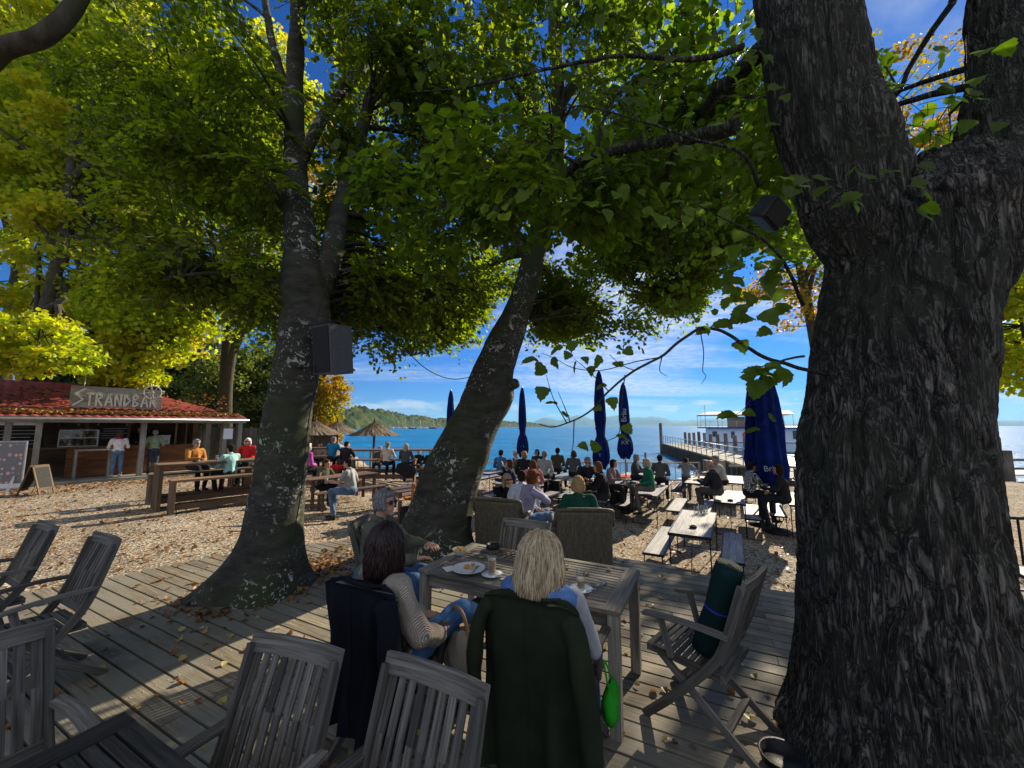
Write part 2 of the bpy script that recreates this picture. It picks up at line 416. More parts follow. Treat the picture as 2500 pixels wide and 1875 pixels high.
# ================================================================== SETTING
ORD = ['first', 'second', 'third', 'fourth', 'fifth', 'sixth', 'seventh', 'eighth', 'ninth', 'tenth', 'eleventh', 'twelfth', 'thirteenth']
def axis(segs):
    out = []
    for a, b, st in segs:
        n = max(1, int(round((b - a) / st))); out += [a + (b - a) * i / n for i in range(n)]
    out.append(segs[-1][1]); return out
def gravel_mat():
    t = NT('gravel'); v = t.co(); 
    n = t.noise(v, 34, 3, .7); b = t.noise(v, .5, 5, .6); k = t.a('ShaderNodeTexVoronoi', i_Scale=34.); t.l(v, k.inputs['Vector'])
    hs = t.a('ShaderNodeSeparateColor'); t.l(k.outputs['Color'], hs.inputs[0])
    c = t.ramp(hs.outputs[0], [(0.0, (.07, .056, .038)), (0.4, (.24, .20, .145)), (1.0, (.58, .52, .40))])
    lf = t.noise(v, 16, 5, .75); m = t.mix(.5, t.ramp(lf, [(.5, 0), (.57, 1)]), t.ramp(b, [(.42, 0), (.62, 1)]), 'MULTIPLY')
    litter = t.ramp(t.noise(v, 40, 2), [(.3, (.09, .045, .022)), (.5, (.23, .12, .05)), (.7, (.34, .21, .09))])
    mm = t.a('ShaderNodeMath', operation='MULTIPLY'); t.l(t.ramp(lf, [(.50, 0), (.56, 1)]), mm.inputs[0]); t.l(t.ramp(b, [(.38, .15), (.6, 1)]), mm.inputs[1])
    c = t.mix(mm.outputs[0], c, litter)
    s = t.ramp(t.noise(v, .9, 3), [(.3, .75), (.7, 1.1)]); c = t.mix(1., c, s, 'MULTIPLY')
    h = t.mix(.5, k.outputs['Distance'], n)
    t.bsdf(c, .95, 0, h, .9, .03, .15); return t.m
xs = axis([(-140, -40, 10), (-40, -20, 1.5), (-20, 9, .28), (9, 60, 1.5), (60, 140, 10)])
ys = axis([(-30, -4, 3), (-4, 2, .6), (2, 22, .28), (22, 60, 1.5), (60, 160, 6)])
vv = []
for y in ys:
    for x in xs:
        vv.append((x, y, gz(x, y) + .035 * noise.noise(V((x * .9, y * .9, 0))) + .02 * noise.noise(V((x * 3, y * 3, 4)))))
nx = len(xs); ff = []
for j in range(len(ys) - 1):
    for i in range(nx - 1): ff += [j * nx + i, j * nx + i + 1, (j + 1) * nx + i + 1, (j + 1) * nx + i]
go = bpy.data.objects.new('gravel_ground', npmesh('gravel_ground', vv, ff, 4, gravel_mat(), smooth=True)); C.objects.link(go); tag(go, kind='structure')

# lake
t = NT('lake_water'); v = t.co('Object', (1, 1, 1)); wn = t.noise(t.co('Object', (1.0, 1.7, 1)), .55, 5, .6, .4); wn2 = t.noise(t.co('Object', (1.0, 1.5, 1)), .035, 3, .5)
t.bsdf(t.mix(1., t.ramp(wn2, [(.35, (.003, .11, .26)), (.65, (.006, .17, .34))]), t.ramp(wn, [(.38, .62), (.6, 1.35)]), 'MULTIPLY'), .34, 0, wn, .6, .4, .10); lake_m = t.m
mb = MB(); mb.add([(-12000, 15, -.95), (14000, 15, -.95), (14000, 14000, -.95), (-12000, 14000, -.95)], [[0, 1, 2, 3]])
tag(mb.build('lake_water', lake_m), kind='structure')

# deck boards clipped to the terrace outline
DECK = [(-9.5, 2.4), (-5.8, 4.47), (-5.1, 5.09), (-4.31, 5.96), (-2.73, 6.75), (-.81, 6.72), (1.45, 5.83), (2.64, 5.17), (3.4, 4.5), (3.9, 3.0), (4.0, -4.5), (-9.5, -4.5)]
def clipline(off):
    hits = []
    for i in range(len(DECK)):
        p, q = V((*DECK[i], 0)), V((*DECK[(i + 1) % len(DECK)], 0)); a, b = p.dot(A) - off, q.dot(A) - off
        if (a < 0) != (b < 0): x = p + (q - p) * (a / (a - b)); hits.append(x.dot(B))
    hits.sort(); return [(hits[i], hits[i + 1]) for i in range(0, len(hits) - 1, 2)]
mb = MB(); k = -70
screws = []
while k < 70:
    off = k * .142
    for s0, s1 in clipline(off):
        cuts = [s0]; x = math.floor(s0 / 3.6) * 3.6 + (1.8 if k % 2 else 0) + .4
        while x < s1:
            if x > s0 + .3 and x < s1 - .3: cuts.append(x)
            x += 3.6
        cuts.append(s1 + rng.uniform(-.02, .02))
        for a, b in zip(cuts[:-1], cuts[1:]):
            z = ZD - .015 + rng.uniform(-.002, .002)
            p = A * off + B * (a + .002); q = A * off + B * (b - .002)
            mb.bar((p.x, p.y, z), (q.x, q.y, z), .123, .028)
        x = math.ceil(s0 / .62) * .62
        while x < s1:
            if abs((x / .62) % 3) < .01 or rng.random() < .35:
                for d in (-.035, .035):
                    c = A * (off + d) + B * x; screws.append((c.x, c.y))
            x += .62
    k += 1
for x, y in screws: mb.lathe([(.0001, ZD + .0035), (.004, ZD + .003), (.0045, ZD + .0005)], (x, y, 0), 6, 1)
for off in np.arange(-9, 9, .62):    # joists below the boards
    pass
do = mb.build('deck', [M['deck'], M['galv']], bev=0); tag(do, kind='structure')
mb = MB()
for i in range(0, 9):
    p, q = DECK[i], DECK[i + 1]; mb.bar((p[0], p[1], ZD - .17), (q[0], q[1], ZD - .17), .04, .26)
tag(mb.build('deck_fascia', M['teak']), kind='structure')
mb = MB(); mb.prism([(x * .985, y * .985 - .03) for x, y in DECK], .2, ZD - .06); tag(mb.build('deck_base', M['dark']), kind='structure')

# wooded hills across the water
def hill_mat():
    t = NT('hill_woods'); v = t.co(); n = t.noise(v, .05, 5, .7); n2 = t.noise(v, .012, 3)
    k = t.a('ShaderNodeTexVoronoi', i_Scale=.09); t.l(v, k.inputs['Vector']); s = t.a('ShaderNodeSeparateColor'); t.l(k.outputs['Color'], s.inputs[0])
    c = t.ramp(s.outputs[0], [(0, (.010, .028, .006)), (.5, (.024, .05, .009)), (.85, (.05, .065, .012)), (1, (.08, .06, .012))])
    t.bsdf(c, .9, 0, t.mix(.5, k.outputs['Distance'], n), 1., 3., .1); return t.m
hm = hill_mat()
def hill(name, prof, depth, bump, n=260, rows=18, cell=9.):
    vs = []; 
    for j in range(rows + 1):
        f = j / rows
        for i in range(n + 1):
            a = i / n * (len(prof) - 1); k = min(int(a), len(prof) - 2); fr = a - k
            fr2 = fr * fr * (3 - 2 * fr)
            sx, sy, d = [prof[k][m] + (prof[k + 1][m] - prof[k][m]) * (fr if m != 1 else fr2) for m in range(3)]
            P = Q(sx, sy, d); top = P.z
            Y = d + f * depth; X = P.x * Y / d
            h = -1.2 + (top * (Y / d) + 1.2) * (math.sin(min(f * 1.15, 1) * math.pi / 2) ** .75)
            if f > .87: h *= 1 - (f - .87) * 3
            b = 0
            if f > .01:
                c = noise.cell_vector
                pts, ds = None, noise.voronoi(V((X / cell, Y / cell, 0)))[0]
                b = bump * (1 - min(1, ds[0] * 1.3)) + bump * .5 * noise.noise(V((X / cell * .3, Y / cell * .3, 2)))
            vs.append((X, Y, h + b * min(1, .3 + f * 2)))
    fs = []
    for j in range(rows):
        for i in range(n): fs += [j * (n + 1) + i, j * (n + 1) + i + 1, (j + 1) * (n + 1) + i + 1, (j + 1) * (n + 1) + i]
    o = bpy.data.objects.new(name, npmesh(name, vs, fs, 4, hm, smooth=False)); C.objects.link(o); tag(o, kind='structure')
hill('wooded_hill', [(640, 1010, 330), (760, 1012, 360), (820, 1004, 400), (870, 1000, 430), (930, 1006, 520), (1000, 1018, 640), (1080, 1026, 800), (1200, 1029, 1000), (1290, 1034, 1150), (1350, 1041, 1300), (1372, 1047, 1340)], 130, 6.5, 420, 26, 9.)
hill('far_shore_hills', [(1340, 1041, 5200), (1420, 1039, 5200), (1550, 1037, 5200), (1700, 1033, 5200), (1850, 1036, 5200), (2100, 1036, 5200), (2300, 1030, 5200), (2600, 1026, 5200)], 500, 10, 200, 6, 60.)
hill('distant_mountains', [(1290, 1034, 8800), (1330, 1020, 8800), (1370, 1026, 8800), (1410, 1015, 8800), (1450, 1024, 8800), (1500, 1014, 8800), (1540, 1021, 8800), (1600, 1018, 8800), (1660, 1029, 8800), (1740, 1022, 8800), (1850, 1034, 8800)], 600, 30, 240, 5, 160.)
# haze over the lake
t = NT('haze'); pv = t.a('ShaderNodeVolumePrincipled'); pv.inputs['Color'].default_value = (.35, .68, 1, 1); pv.inputs['Density'].default_value = .00008; pv.inputs['Anisotropy'].default_value = .2
t.n.links.new(pv.outputs[0], t.o.inputs[1]); haze_m = t.m
mb = MB(); mb.prism([(-12500, -60), (14500, -60), (14500, 14500), (-12500, 14500)], -5.5, 420)
hz = mb.build('haze', haze_m); tag(hz, kind='stuff', label='thin blue haze lying over the lake and the far shore', cat='haze')

# ================================================================== BAR
BO = G(102, 1181, .70)
def Fs(sx):
    u = (sx - CX) / F; r = ray(sx, 1050); k = r.x / r.y
    return (k * BO.y - BO.x) / (CB.x - k * CB.y)
def Fz(sx, sy, back=0.):
    p0 = BO + CN * back; k = ray(sx, sy); kk = k.x / k.y
    s = (kk * p0.y - p0.x) / (CB.x - kk * CB.y); P = p0 + CB * s; return s, CAMZ + k.z * P.y / k.y
BAR = thing('beach_bar', 'long wooden beach bar with red tiled roof littered with leaves and open counter', 'bar', (BO.x, BO.y, 0), math.atan2(CB.y, CB.x))
SR = Fs(596); SL = -7.0; ZE = 2.93
tile_m = simple('red_roof_tile', (.24, .042, .036), .6, 0, .35, 3, .2, .4)
def roof_part(name, x0, x1, y0, z0, y1, z1, hipR=0, hipL=0, parent=BAR):
    mb = MB(); Ly = math.hypot(y1 - y0, z1 - z0); rows = max(2, int(Ly / .33)) * 3; cols = int((x1 - x0) / .04)
    vs = []; fs = []
    for j in range(rows + 1):
        f = j / rows; step = (1 - (j % 3) / 3.) * .03 if j % 3 else .0
        a, b = x0 + hipL * f, x1 - hipR * f
        for i in range(cols + 1):
            x = a + (b - a) * i / cols
            vs.append((x, y0 + (y1 - y0) * f, z0 + (z1 - z0) * f + .045 * abs(math.sin(x * math.pi / .24)) + step))
    for j in range(rows):
        for i in range(cols): fs.append([j * (cols + 1) + i, j * (cols + 1) + i + 1, (j + 1) * (cols + 1) + i + 1, (j + 1) * (cols + 1) + i])
    mb.add(vs, fs, None, 0, True); return mb.build(name, tile_m, parent)
XR2 = Fs(527)
r0 = roof_part('roof', SL, SR, -.35, ZE, 1.15, ZE + .28)
r1_ = roof_part('roof', SL, XR2 + .3, 1.1, ZE + .36, 3.6, ZE + 1.45, hipR=3.0)
mb = MB()   # plain back slope, hip end, underside boards
mb.add([(SL, 3.6, ZE + 1.45), (XR2 - 2.7, 3.6, ZE + 1.45), (XR2 + .3, 6.0, ZE + .3), (SL, 6.0, ZE + .3)], [[0, 1, 2, 3]])
mb.add([(XR2 + .3, 1.1, ZE + .37), (XR2 + .3, 6.0, ZE + .3), (XR2 - 2.7, 3.6, ZE + 1.46)], [[0, 1, 2]])
mb.build('roof_back', tile_m, BAR)
mb = MB()
mb.bar((SL, .4, ZE + .02), (SR - .05, .4, ZE + .02), 1.5, .03); mb.bar((SL, 1.2, ZE + .3), (XR2 + .2, 1.2, ZE + .3), .06, .3)
mb.bar((SL, -.2, ZE - .1), (SR, -.2, ZE - .1), .09, .13); mb.bar((SL, 1.5, ZE - .1), (SR, 1.5, ZE - .1), .09, .13)
mb.build('eave_boards', M['post'], BAR)
mb = MB(); mb.tube([(SL, -.42, ZE - .04), (SR + .05, -.42, ZE - .04)], .05, 10); mb.build('gutter', M['galv'], BAR)
for sx in (20, 95, 350, 507, 547, 583):
    s = Fs(sx); mb = MB(); mb.bar((s, -.12, .68), (s, -.12, ZE - .05), .15, .15, up=(0, 1, 0)); 
    mb.bar((s, .25, .68), (s, .25, ZE - .05), .12, .12, up=(0, 1, 0))
    mb.build('post', M['post'], BAR, bev=.006)
mb = MB(); mb.box(((SL + SR) / 2 - .4, 1.9, .66), SR - SL - .8, 4.6, .16); mb.build('floor', M['post'], BAR)
CR = Fs(470) + .2; CL = Fs(60)
mb = MB(); z = .76
while z < 1.78:
    mb.bar((CL + 1.0, .92, z + .045), (CR, .92, z + .045), .03 + rng.uniform(0, .006), .088); z += .09
mb.build('counter_front', M['cedar'], BAR)
mb = MB(); mb.bar((CL, 1.15, 1.84), (CR + .1, 1.15, 1.84), .62, .05); mb.build('counter_top', M['oak'], BAR, bev=.005)
mb = MB(); mb.box(((SL + CR) / 2, 3.9, 1.9), CR - SL, .1, 2.4); mb.box((CR + .05, 2.4, 1.9), .1, 3.0, 2.4); mb.build('back_wall', M['oak'], BAR)
mb = MB()
for z in (1.95, 2.3, 2.62): mb.bar((CL + .5, 3.65, z), (CR - .3, 3.65, z), .3, .03)
mb.build('shelf', M['oak'], BAR)
for sx in (210, 315, 430, 455):     # inner uprights of the open front
    s = Fz(sx, 1050, 1.0)[0]; mb = MB(); mb.bar((s, 1.02, 1.86), (s, 1.02, ZE), .16, .06, up=(1, 0, 0)); mb.build('upright', M['oak'], BAR)
bm_g = simple('bottle_glass_green', (.02, .09, .03), .1, 0, .3, 3, 0); bm_b = simple('bottle_glass_brown', (.12, .04, .01), .1, 0, .3, 3, 0); bm_c = simple('bottle_glass_pale', (.5, .5, .45), .15, 0, .2, 3, 0)
for k in range(33):
    x = CL + .8 + (k % 11) * (CR - CL - 1.5) / 11 + rng.uniform(-.05, .05); z = (1.965, 2.315, 2.635, 2.635)[k // 11]; mb = MB()
    mb.lathe([(.001, 0), (.037, 0), (.04, .02), (.04, .15), (.015, .2), (.013, .26), (.001, .262)], (0, 0, 0), 8)
    o = mb.build('bottle', rng.choice((bm_g, bm_b, bm_c))); o.location = BO + CB * x + CN * 3.6 + V((0, 0, z - BO.z)); o.location.z = z
    tag(o, '%s bottle from the left on the %s back shelf inside the bar' % (ORD[k % 11], ('lower', 'middle', 'upper', 'upper')[k // 11]), 'bottle', 'bottles on the shelves of the bar')
def on_bar(o, s, y, z, rz=0): 
    p = BO + CB * s + CN * y; o.location = (p.x, p.y, z); o.rotation_euler = (0, 0, math.atan2(CB.y, CB.x) + rz); return o
def glassm():
    t = NT('clear_glass'); g = t.a('ShaderNodeBsdfGlossy', i_Roughness=.04); tr = t.a('ShaderNodeBsdfTransparent'); ms = t.a('ShaderNodeMixShader'); lw = t.a('ShaderNodeLayerWeight', i_Blend=.25)
    tr.inputs[0].default_value = (.96, .97, .97, 1); ml = t.a('ShaderNodeMath', operation='MULTIPLY_ADD'); ml.inputs[1].default_value = .6; ml.inputs[2].default_value = .05
    t.l(lw.outputs['Facing'], ml.inputs[0]); t.l(ml.outputs[0], ms.inputs[0]); t.l(tr.outputs[0], ms.inputs[1]); t.l(g.outputs[0], ms.inputs[2]); t.l(ms.outputs[0], t.o.inputs[0]); return t.m
M['glass'] = glassm()
# cake display case
s0 = Fz(145, 1060, 1.1)[0]; s1 = Fz(240, 1060, 1.1)[0]; wd = s1 - s0
dc = thing('display_case', 'glass cake display case with steel frame standing on the bar counter', 'display case'); on_bar(dc, (s0 + s1) / 2, 1.15, 1.87)
mb = MB()
for x in (-wd / 2, wd / 2):
    for y in (-.2, .2): mb.bar((x, y, 0), (x, y, .62), .025, .025, up=(1, 0, 0))
for z in (.02, .33, .62):
    for y in (-.2, .2): mb.bar((-wd / 2, y, z), (wd / 2, y, z), .025, .025)
mb.build('frame', M['galv'], dc); mb = MB(); mb.box((0, 0, .33), wd - .04, .36, .012); mb.build('shelf', M['white'], dc)
mb = MB(); mb.box((0, -.205, .32), wd - .05, .006, .56); mb.build('pane', M['glass'], dc)
cakem = simple('sponge_cake', (.55, .30, .10), .8, 0, .4, 20)
for k in range(7):
    mb = MB(); mb.lathe([(.001, 0), (.07, 0), (.075, .05), (.05, .075), (.001, .08)], (-wd / 2 + .2 + k * (wd - .4) / 6, 0, .03 if k % 2 else .34), 10); o = mb.build('cake', cakem, None); o.location = dc.location; o.rotation_euler = dc.rotation_euler
    tag(o, '%s round brown cake from the left inside the glass display case' % ORD[k], 'cake', 'cakes in the display case')
mb = MB(); mb.box((0, 0, .17), .42, .4, .34); mb.box((0, -.05, .36), .44, .46, .05); mb.tube([(-.1, -.24, .16), (-.1, -.3, .12)], .02); mb.tube([(.1, -.24, .16), (.1, -.3, .12)], .02)
o = mb.build('coffee_machine', M['galv']); on_bar(o, Fz(400, 1050, 1.1)[0], 1.2, 1.87); tag(o, 'boxy steel coffee machine on the counter of the red roofed bar', 'coffee machine')
slate = simple('slate_board', (.02, .022, .02), .8, 0, .5, 30)
for sx, wdh, lb in ((32, 1.5, 'wide blackboard menu hung at the left end of the bar front'), (275, 1.0, 'small dark menu board hanging inside the bar beside the woman in white')):
    o = thing('menu_board', lb, 'menu board'); on_bar(o, Fz(sx, 1040, 1.6)[0], 1.6, 2.2 if sx < 100 else 2.35)
    mb = MB(); mb.box((0, 0, 0), wdh, .03, .75 if sx < 100 else .45); mb.build('slate', slate, o)
    mb = MB(); 
    for k in range(5): mb.box((rng.uniform(-.1, .1), -.018, .18 - k * .09 if sx > 100 else .28 - k * .12), wdh * rng.uniform(.5, .75), .004, .012)
    mb.build('chalk_lines', M['white'], o)
# leaf litter on the roof is built with the fallen leaves further down
# sign with rune-like wooden letters
signm = wood('sign_board', (.17, .16, .13), (.42, .40, .33), .8, .4); letm = wood('sign_letter', (.50, .48, .38), (.88, .84, .70), .8, .4)
yb = .10; letp = simple('pale_driftwood', (.62, .58, .46), .8, 0, .25, 5, .5)
a0, zt0 = Fz(174, 941, yb); a1, zt1 = Fz(397, 952, yb); _, zb0 = Fz(168, 992, yb); _, zb1 = Fz(392, 1001, yb)
zt = (zt0 + zt1) / 2; zb = (zb0 + zb1) / 2; W_ = a1 - a0; H_ = zt - zb
SG = thing('bar_sign', 'weathered wooden sign reading STRANDBAR with a ship wheel above the bar eave', 'sign'); on_bar(SG, (a0 + a1) / 2, yb, zb)
mb = MB()
for k in range(4): mb.bar((-W_ / 2, 0, (k + .5) * H_ / 4), (W_ / 2, 0, (k + .5) * H_ / 4), .03 + .004 * (k % 2), H_ / 4 - .006)
mb.build('board', signm, SG)
LET = {'S': [(.95, 1.0, .1, .72), (.1, .72, .9, .38), (.9, .38, 0, 0)], 'T': [(0, .95, 1, .95), (.5, .95, .5, 0)], 'R': [(.1, 0, .1, 1), (.1, 1, .9, .75), (.9, .75, .1, .5), (.3, .5, .95, 0)],
       'A': [(0, 0, .5, 1), (.5, 1, 1, 0), (.2, .35, .8, .35)], 'N': [(.1, 0, .1, 1), (.1, 1, .9, 0), (.9, 0, .9, 1)], 'D': [(.1, 0, .1, 1), (.1, 1, .95, .5), (.95, .5, .1, 0)],
       'B': [(.1, 0, .1, 1), (.1, 1, .85, .77), (.85, .77, .1, .52), (.1, .5, .95, .25), (.95, .25, .1, 0)]}
x = -W_ / 2 + .08; word = 'STRANDBAR'; lw = (W_ - .16) / 9.35
for i, ch in enumerate(word):
    mb = MB(); hh = H_ * (.78 if i == 0 else .60); ww = lw * (1.1 if i == 0 else .76)
    for x0, z0, x1, z1 in LET[ch]:
        p = V((x + x0 * ww, -.045, .06 + z0 * hh)); q = V((x + x1 * ww, -.045, .06 + z1 * hh)); mb.bar(p, q, .055, .05, up=(0, 1, 0))
    mb.build('letter', letp, SG); x += lw * (1.25 if i == 0 else 1.0)
sw = thing('ship_wheel', 'small wooden ship steering wheel fixed on the corner of the bar sign', 'ship wheel'); on_bar(sw, a1 - .30, yb - .09, zt - .12)
mb = MB(); R_ = .26
mb.tube([(R_ * math.cos(a), 0, R_ * math.sin(a)) for a in np.linspace(0, 2 * math.pi, 25)], .022, 6, cap=False); mb.build('rim', letm, sw)
mb = MB(); mb.ell((0, 0, 0), (.06, .03, .06)); mb.build('hub', letm, sw)
mb = MB()
for k in range(8):
    a = k * math.pi / 4 + .2; mb.tube([(.04 * math.cos(a), 0, .04 * math.sin(a)), (R_ * 1.4 * math.cos(a), 0, R_ * 1.4 * math.sin(a))], [.014, .012], 6)
mb.build('spokes', letm, sw)
mb = MB(); mb.tube([(0, 0, 0), (0.03, 0, 1.35)], .015, 6); o = mb.build('antenna_pole', M['galv']); on_bar(o, Fs(196), 1.4, ZE + .4); tag(o, 'thin pale pole sticking up from the bar roof behind the sign', 'pole')
# wooden fence to the right of the bar
fe = thing('plank_fence', 'dark brown vertical plank fence running behind the right end of the bar', 'fence', (0, 0, 0))
p0 = BO + CB * (SR - 1.6) + CN * 1.2; p1 = p0 + CB * 6.5 
mb = MB(); n = 42
for k in range(n):
    p = p0 + (p1 - p0) * (k + .5) / n; h = 2.05 + rng.uniform(-.03, .03); mb.bar((p.x, p.y, .4), (p.x, p.y, .5 + h), .145, .025, up=CN)
mb.build('planks', M['fence'], fe)
mb = MB()
for z in (.9, 2.2): mb.bar(p0 + CN * .03 + V((0, 0, z - p0.z)), p1 + CN * .03 + V((0, 0, z - p1.z)), .04, .09)
mb.build('rails', M['fence'], fe)
o = MB().box((0, 0, 0), .34, .02, .46).build('notice', M['white']); on_bar(o, Fs(554), -.22, 2.3); tag(o, 'small white notice sheet pinned to a post at the right end of the bar', 'notice')
o = MB().box((0, 0, 0), .8, .3, .16).build('wall_heater', M['galv']); on_bar(o, Fs(45), .1, ZE - .18); tag(o, 'long grey heater lamp under the eave at the left end of the bar', 'heater')
# standing counter frames before the bar
sxa, sxb = Fz(178, 1170, .35)[0], Fz(262, 1160, .35)[0]
ht = thing('standing_table', 'narrow standing table of pale timber frames in front of the bar counter', 'table'); on_bar(ht, (sxa + sxb) / 2, .3, .74)
w2_ = (sxb - sxa) / 2; mb = MB(); mb.box((0, 0, 1.03), w2_ * 2 + .1, .42, .05); mb.build('tabletop', M['post'], ht, bev=.004)
for x in (-w2_, w2_):
    for y in (-.16, .16): MB().bar((x, y, 0), (x, y, 1.0), .09, .07, up=(1, 0, 0)).build('leg', M['post'], ht)

# ice cream board, A-frame, bin
def poster():
    t = NT('ice_cream_poster'); v = t.co('Object', (9, 9, 7)); k = t.a('ShaderNodeTexVoronoi', i_Scale=1.0, i_Randomness=.35); t.l(v, k.inputs['Vector'])
    c = t.mix(t.ramp(k.outputs['Distance'], [(.40, 1), (.47, 0)]), (.20, .19, .19), t.mix(.55, k.outputs['Color'], (.8, .62, .5)))
    sp_ = t.a('ShaderNodeSeparateXYZ'); tc_ = t.a('ShaderNodeTexCoord'); t.l(tc_.outputs['Object'], sp_.inputs[0])
    r = t.a('ShaderNodeMath', operation='LESS_THAN'); r.inputs[1].default_value = -.42; t.l(sp_.outputs[0], r.inputs[0])
    c = t.mix(r.outputs[0], c, (.35, .01, .03)); b = t.a('ShaderNodeMath', operation='LESS_THAN'); b.inputs[1].default_value = .28; t.l(sp_.outputs[2], b.inputs[0])
    c = t.mix(b.outputs[0], c, (.75, .76, .8)); t.bsdf(c, .4); return t.m
pm = poster(); pb = G(20, 1205, .62)
ps = thing('ice_cream_board', 'tall grey and red ice cream picture board on metal feet at the left edge', 'board', (pb.x - .62, pb.y, .60), rad(30))
MB().box((0, 0, .85), 1.3, .05, 1.4).build('poster', pm, ps)
mb = MB()
for z in (.14, 1.56): mb.bar((-.67, 0, z), (.67, 0, z), .06, .03)
for x in (-.66, .66): mb.bar((x, 0, .14), (x, 0, 1.56), .03, .06, up=(0, 1, 0))
mb.build('frame', M['galv'], ps)
for x in (-.5, .5): MB().bar((x, -.03, .5), (x + .05, -.5, 0), .05, .03).bar((x, .03, .5), (x + .05, .45, 0), .05, .03).build('leg', M['galv'], ps)
ab = G(100, 1205, .64)
af = thing('a_frame_sign', 'folding wooden A-frame pavement sign standing beside the ice cream board', 'A-frame sign', (ab.x - .15, ab.y, .62), rad(105)); af.scale = (.82, .82, .85)
for s in (-1, 1):
    mb = MB()
    for x in (-.3, .3): mb.bar((x, s * .32, 0), (x, s * .03, 1.0), .07, .03)
    mb.bar((-.3, s * .05, .97), (.3, s * .05, .97), .03, .08); mb.bar((-.3, s * .27, .2), (.3, s * .27, .2), .03, .08); mb.build('frame', M['oak'], af)
    MB().bar((0, s * .27, .2), (0, s * .07, .93), .54, .012).build('panel', slate, af)
o = MB().lathe([(.12, 0), (.15, .38), (.16, .4), (.14, .4), (.12, .1), (.001, .08)], (0, 0, 0), 18).build('orange_bin', simple('orange_plastic', (.7, .12, .02), .4)); bq_ = G(74, 1186, .62); o.location = (bq_.x, bq_.y, .62); tag(o, 'orange plastic bin behind the A-frame sign by the bar', 'bin')

# ================================================================== PIER, SHIP, RAILING, BOATS
pierm = wood('pier_timber', (.10, .085, .07), (.32, .28, .23), .85, .4)
PN, PF = V((13.3, 21.0, .32)), V((20.2, 52.0, .32)); pd = (PF - PN).normalized(); pr = V((pd.y, -pd.x, 0)); PLn = (PF - PN).length
pie = thing('wooden_pier', 'long wooden landing pier with metal railing running out into the lake', 'pier', (PN.x, PN.y, 0))
def PP(a, b, z): return PN + pd * a + pr * b + V((0, 0, z - .32)) - V((PN.x, PN.y, 0))
mb = MB(); k = -4.
while k < PLn: mb.bar(PP(k, 0, .28), PP(k, 2.6, .28), .17, .06); k += .185
mb.build('deck_boards', M['post'], pie)
mb = MB(); k = -4.
while k < PLn + .2: mb.bar(PP(k, -.06, -1.3), PP(k, -.06, .24), .05, .15 + rng.uniform(0, .02), up=pr); k += .21
mb.build('side_boards', M['fence'], pie)
k = -4.
while k < PLn + .1:
    MB().tube([PP(k, -.02, .3), PP(k, -.02, 1.28)], .03, 6).build('post', M['post'], pie)
    k += 1.6
mb = MB()
for z in (.62, .95): mb.tube([PP(-4, -.02, z), PP(PLn, -.02, z)], .018, 6)
mb.tube([PP(-4, -.02, 1.3), PP(PLn, -.02, 1.3)], .032, 6)
mb.build('handrail', M['galv'], pie)
for mk, k in enumerate(np.linspace(PLn - .2, PLn - 24, 11)):
    p = PN + pd * k + pr * 2.75; o = MB().tube([(0, 0, -1.5), (0, 0, 1.85 + rng.uniform(-.15, .15))], .17, 10).build('mooring_post', pierm); o.location = (p.x, p.y, 0)
    tag(o, 'thick brown mooring post on the far side of the pier, %s from its outer end' % ORD[mk], 'mooring post', 'mooring posts along the pier')
p = PP(PLn + .3, -.2, 0) + V((PN.x, PN.y, 0)); o = MB().tube([(0, 0, -1.8), (0, 0, 3.0)], .2, 10).build('mooring_post', pierm); o.location = p; tag(o, 'tallest mooring post at the outer tip of the wooden pier', 'mooring post')
p = Q(1575, 1090, 34); o = MB().tube([(0, 0, -1.8), (0, 0, .35)], .1, 8).build('mooring_post', pierm); o.location = (p.x, p.y, 0); tag(o, 'single short post standing alone in the lake left of the pier', 'mooring post')
p = Q(1612, 1110, 40); 

# passenger ship
SHX = Q(1712, 1060, 58); shp = thing('passenger_ship', 'white two deck lake passenger ship moored behind the pier', 'ship', (SHX.x, SHX.y, -.95), rad(-20)); shp.scale = (.85, .85, .85)
hullm = simple('ship_blue', (.02, .06, .22), .4, 0, .1); shw = simple('ship_white', (.72, .76, .84), .4, 0, .06, 1); win = simple('ship_window', (.03, .05, .08), .08, 0, .1, 3, 0, .6)
mb = MB(); Ls = 30.
secs = [(0, 2.4), (1.5, 3.4), (5, 4), (22, 4), (27, 3), (30, .4)]
for (x0, w0), (x1, w1) in zip(secs[:-1], secs[1:]):
    c0, c1 = 2.6, 2.6
    mb.add([(x0, c0 - w0 / 2 - .4, 0), (x1, c1 - w1 / 2 - .4, 0), (x1, c1 - w1 / 2 - .5, 1.5), (x0, c0 - w0 / 2 - .5, 1.5), (x0, c0 + w0 / 2 + .4, 0), (x1, c1 + w1 / 2 + .4, 0), (x1, c1 + w1 / 2 + .5, 1.5), (x0, c0 + w0 / 2 + .5, 1.5)],
           [[0, 1, 2, 3], [5, 4, 7, 6], [3, 2, 6, 7], [0, 3, 7, 4], [1, 5, 6, 2]])
mb.build('hull', shw, shp)
MB().box((15, .12, 1.42), 29, .08, .12).build('rubbing_strake', hullm, shp)
MB().box((13.5, 2.6, 2.65), 24.5, 4.0, 2.3).build('cabin', shw, shp)
MB().box((13.2, 2.6, 3.9), 26.6, 5.0, .22).build('upper_deck', hullm, shp)
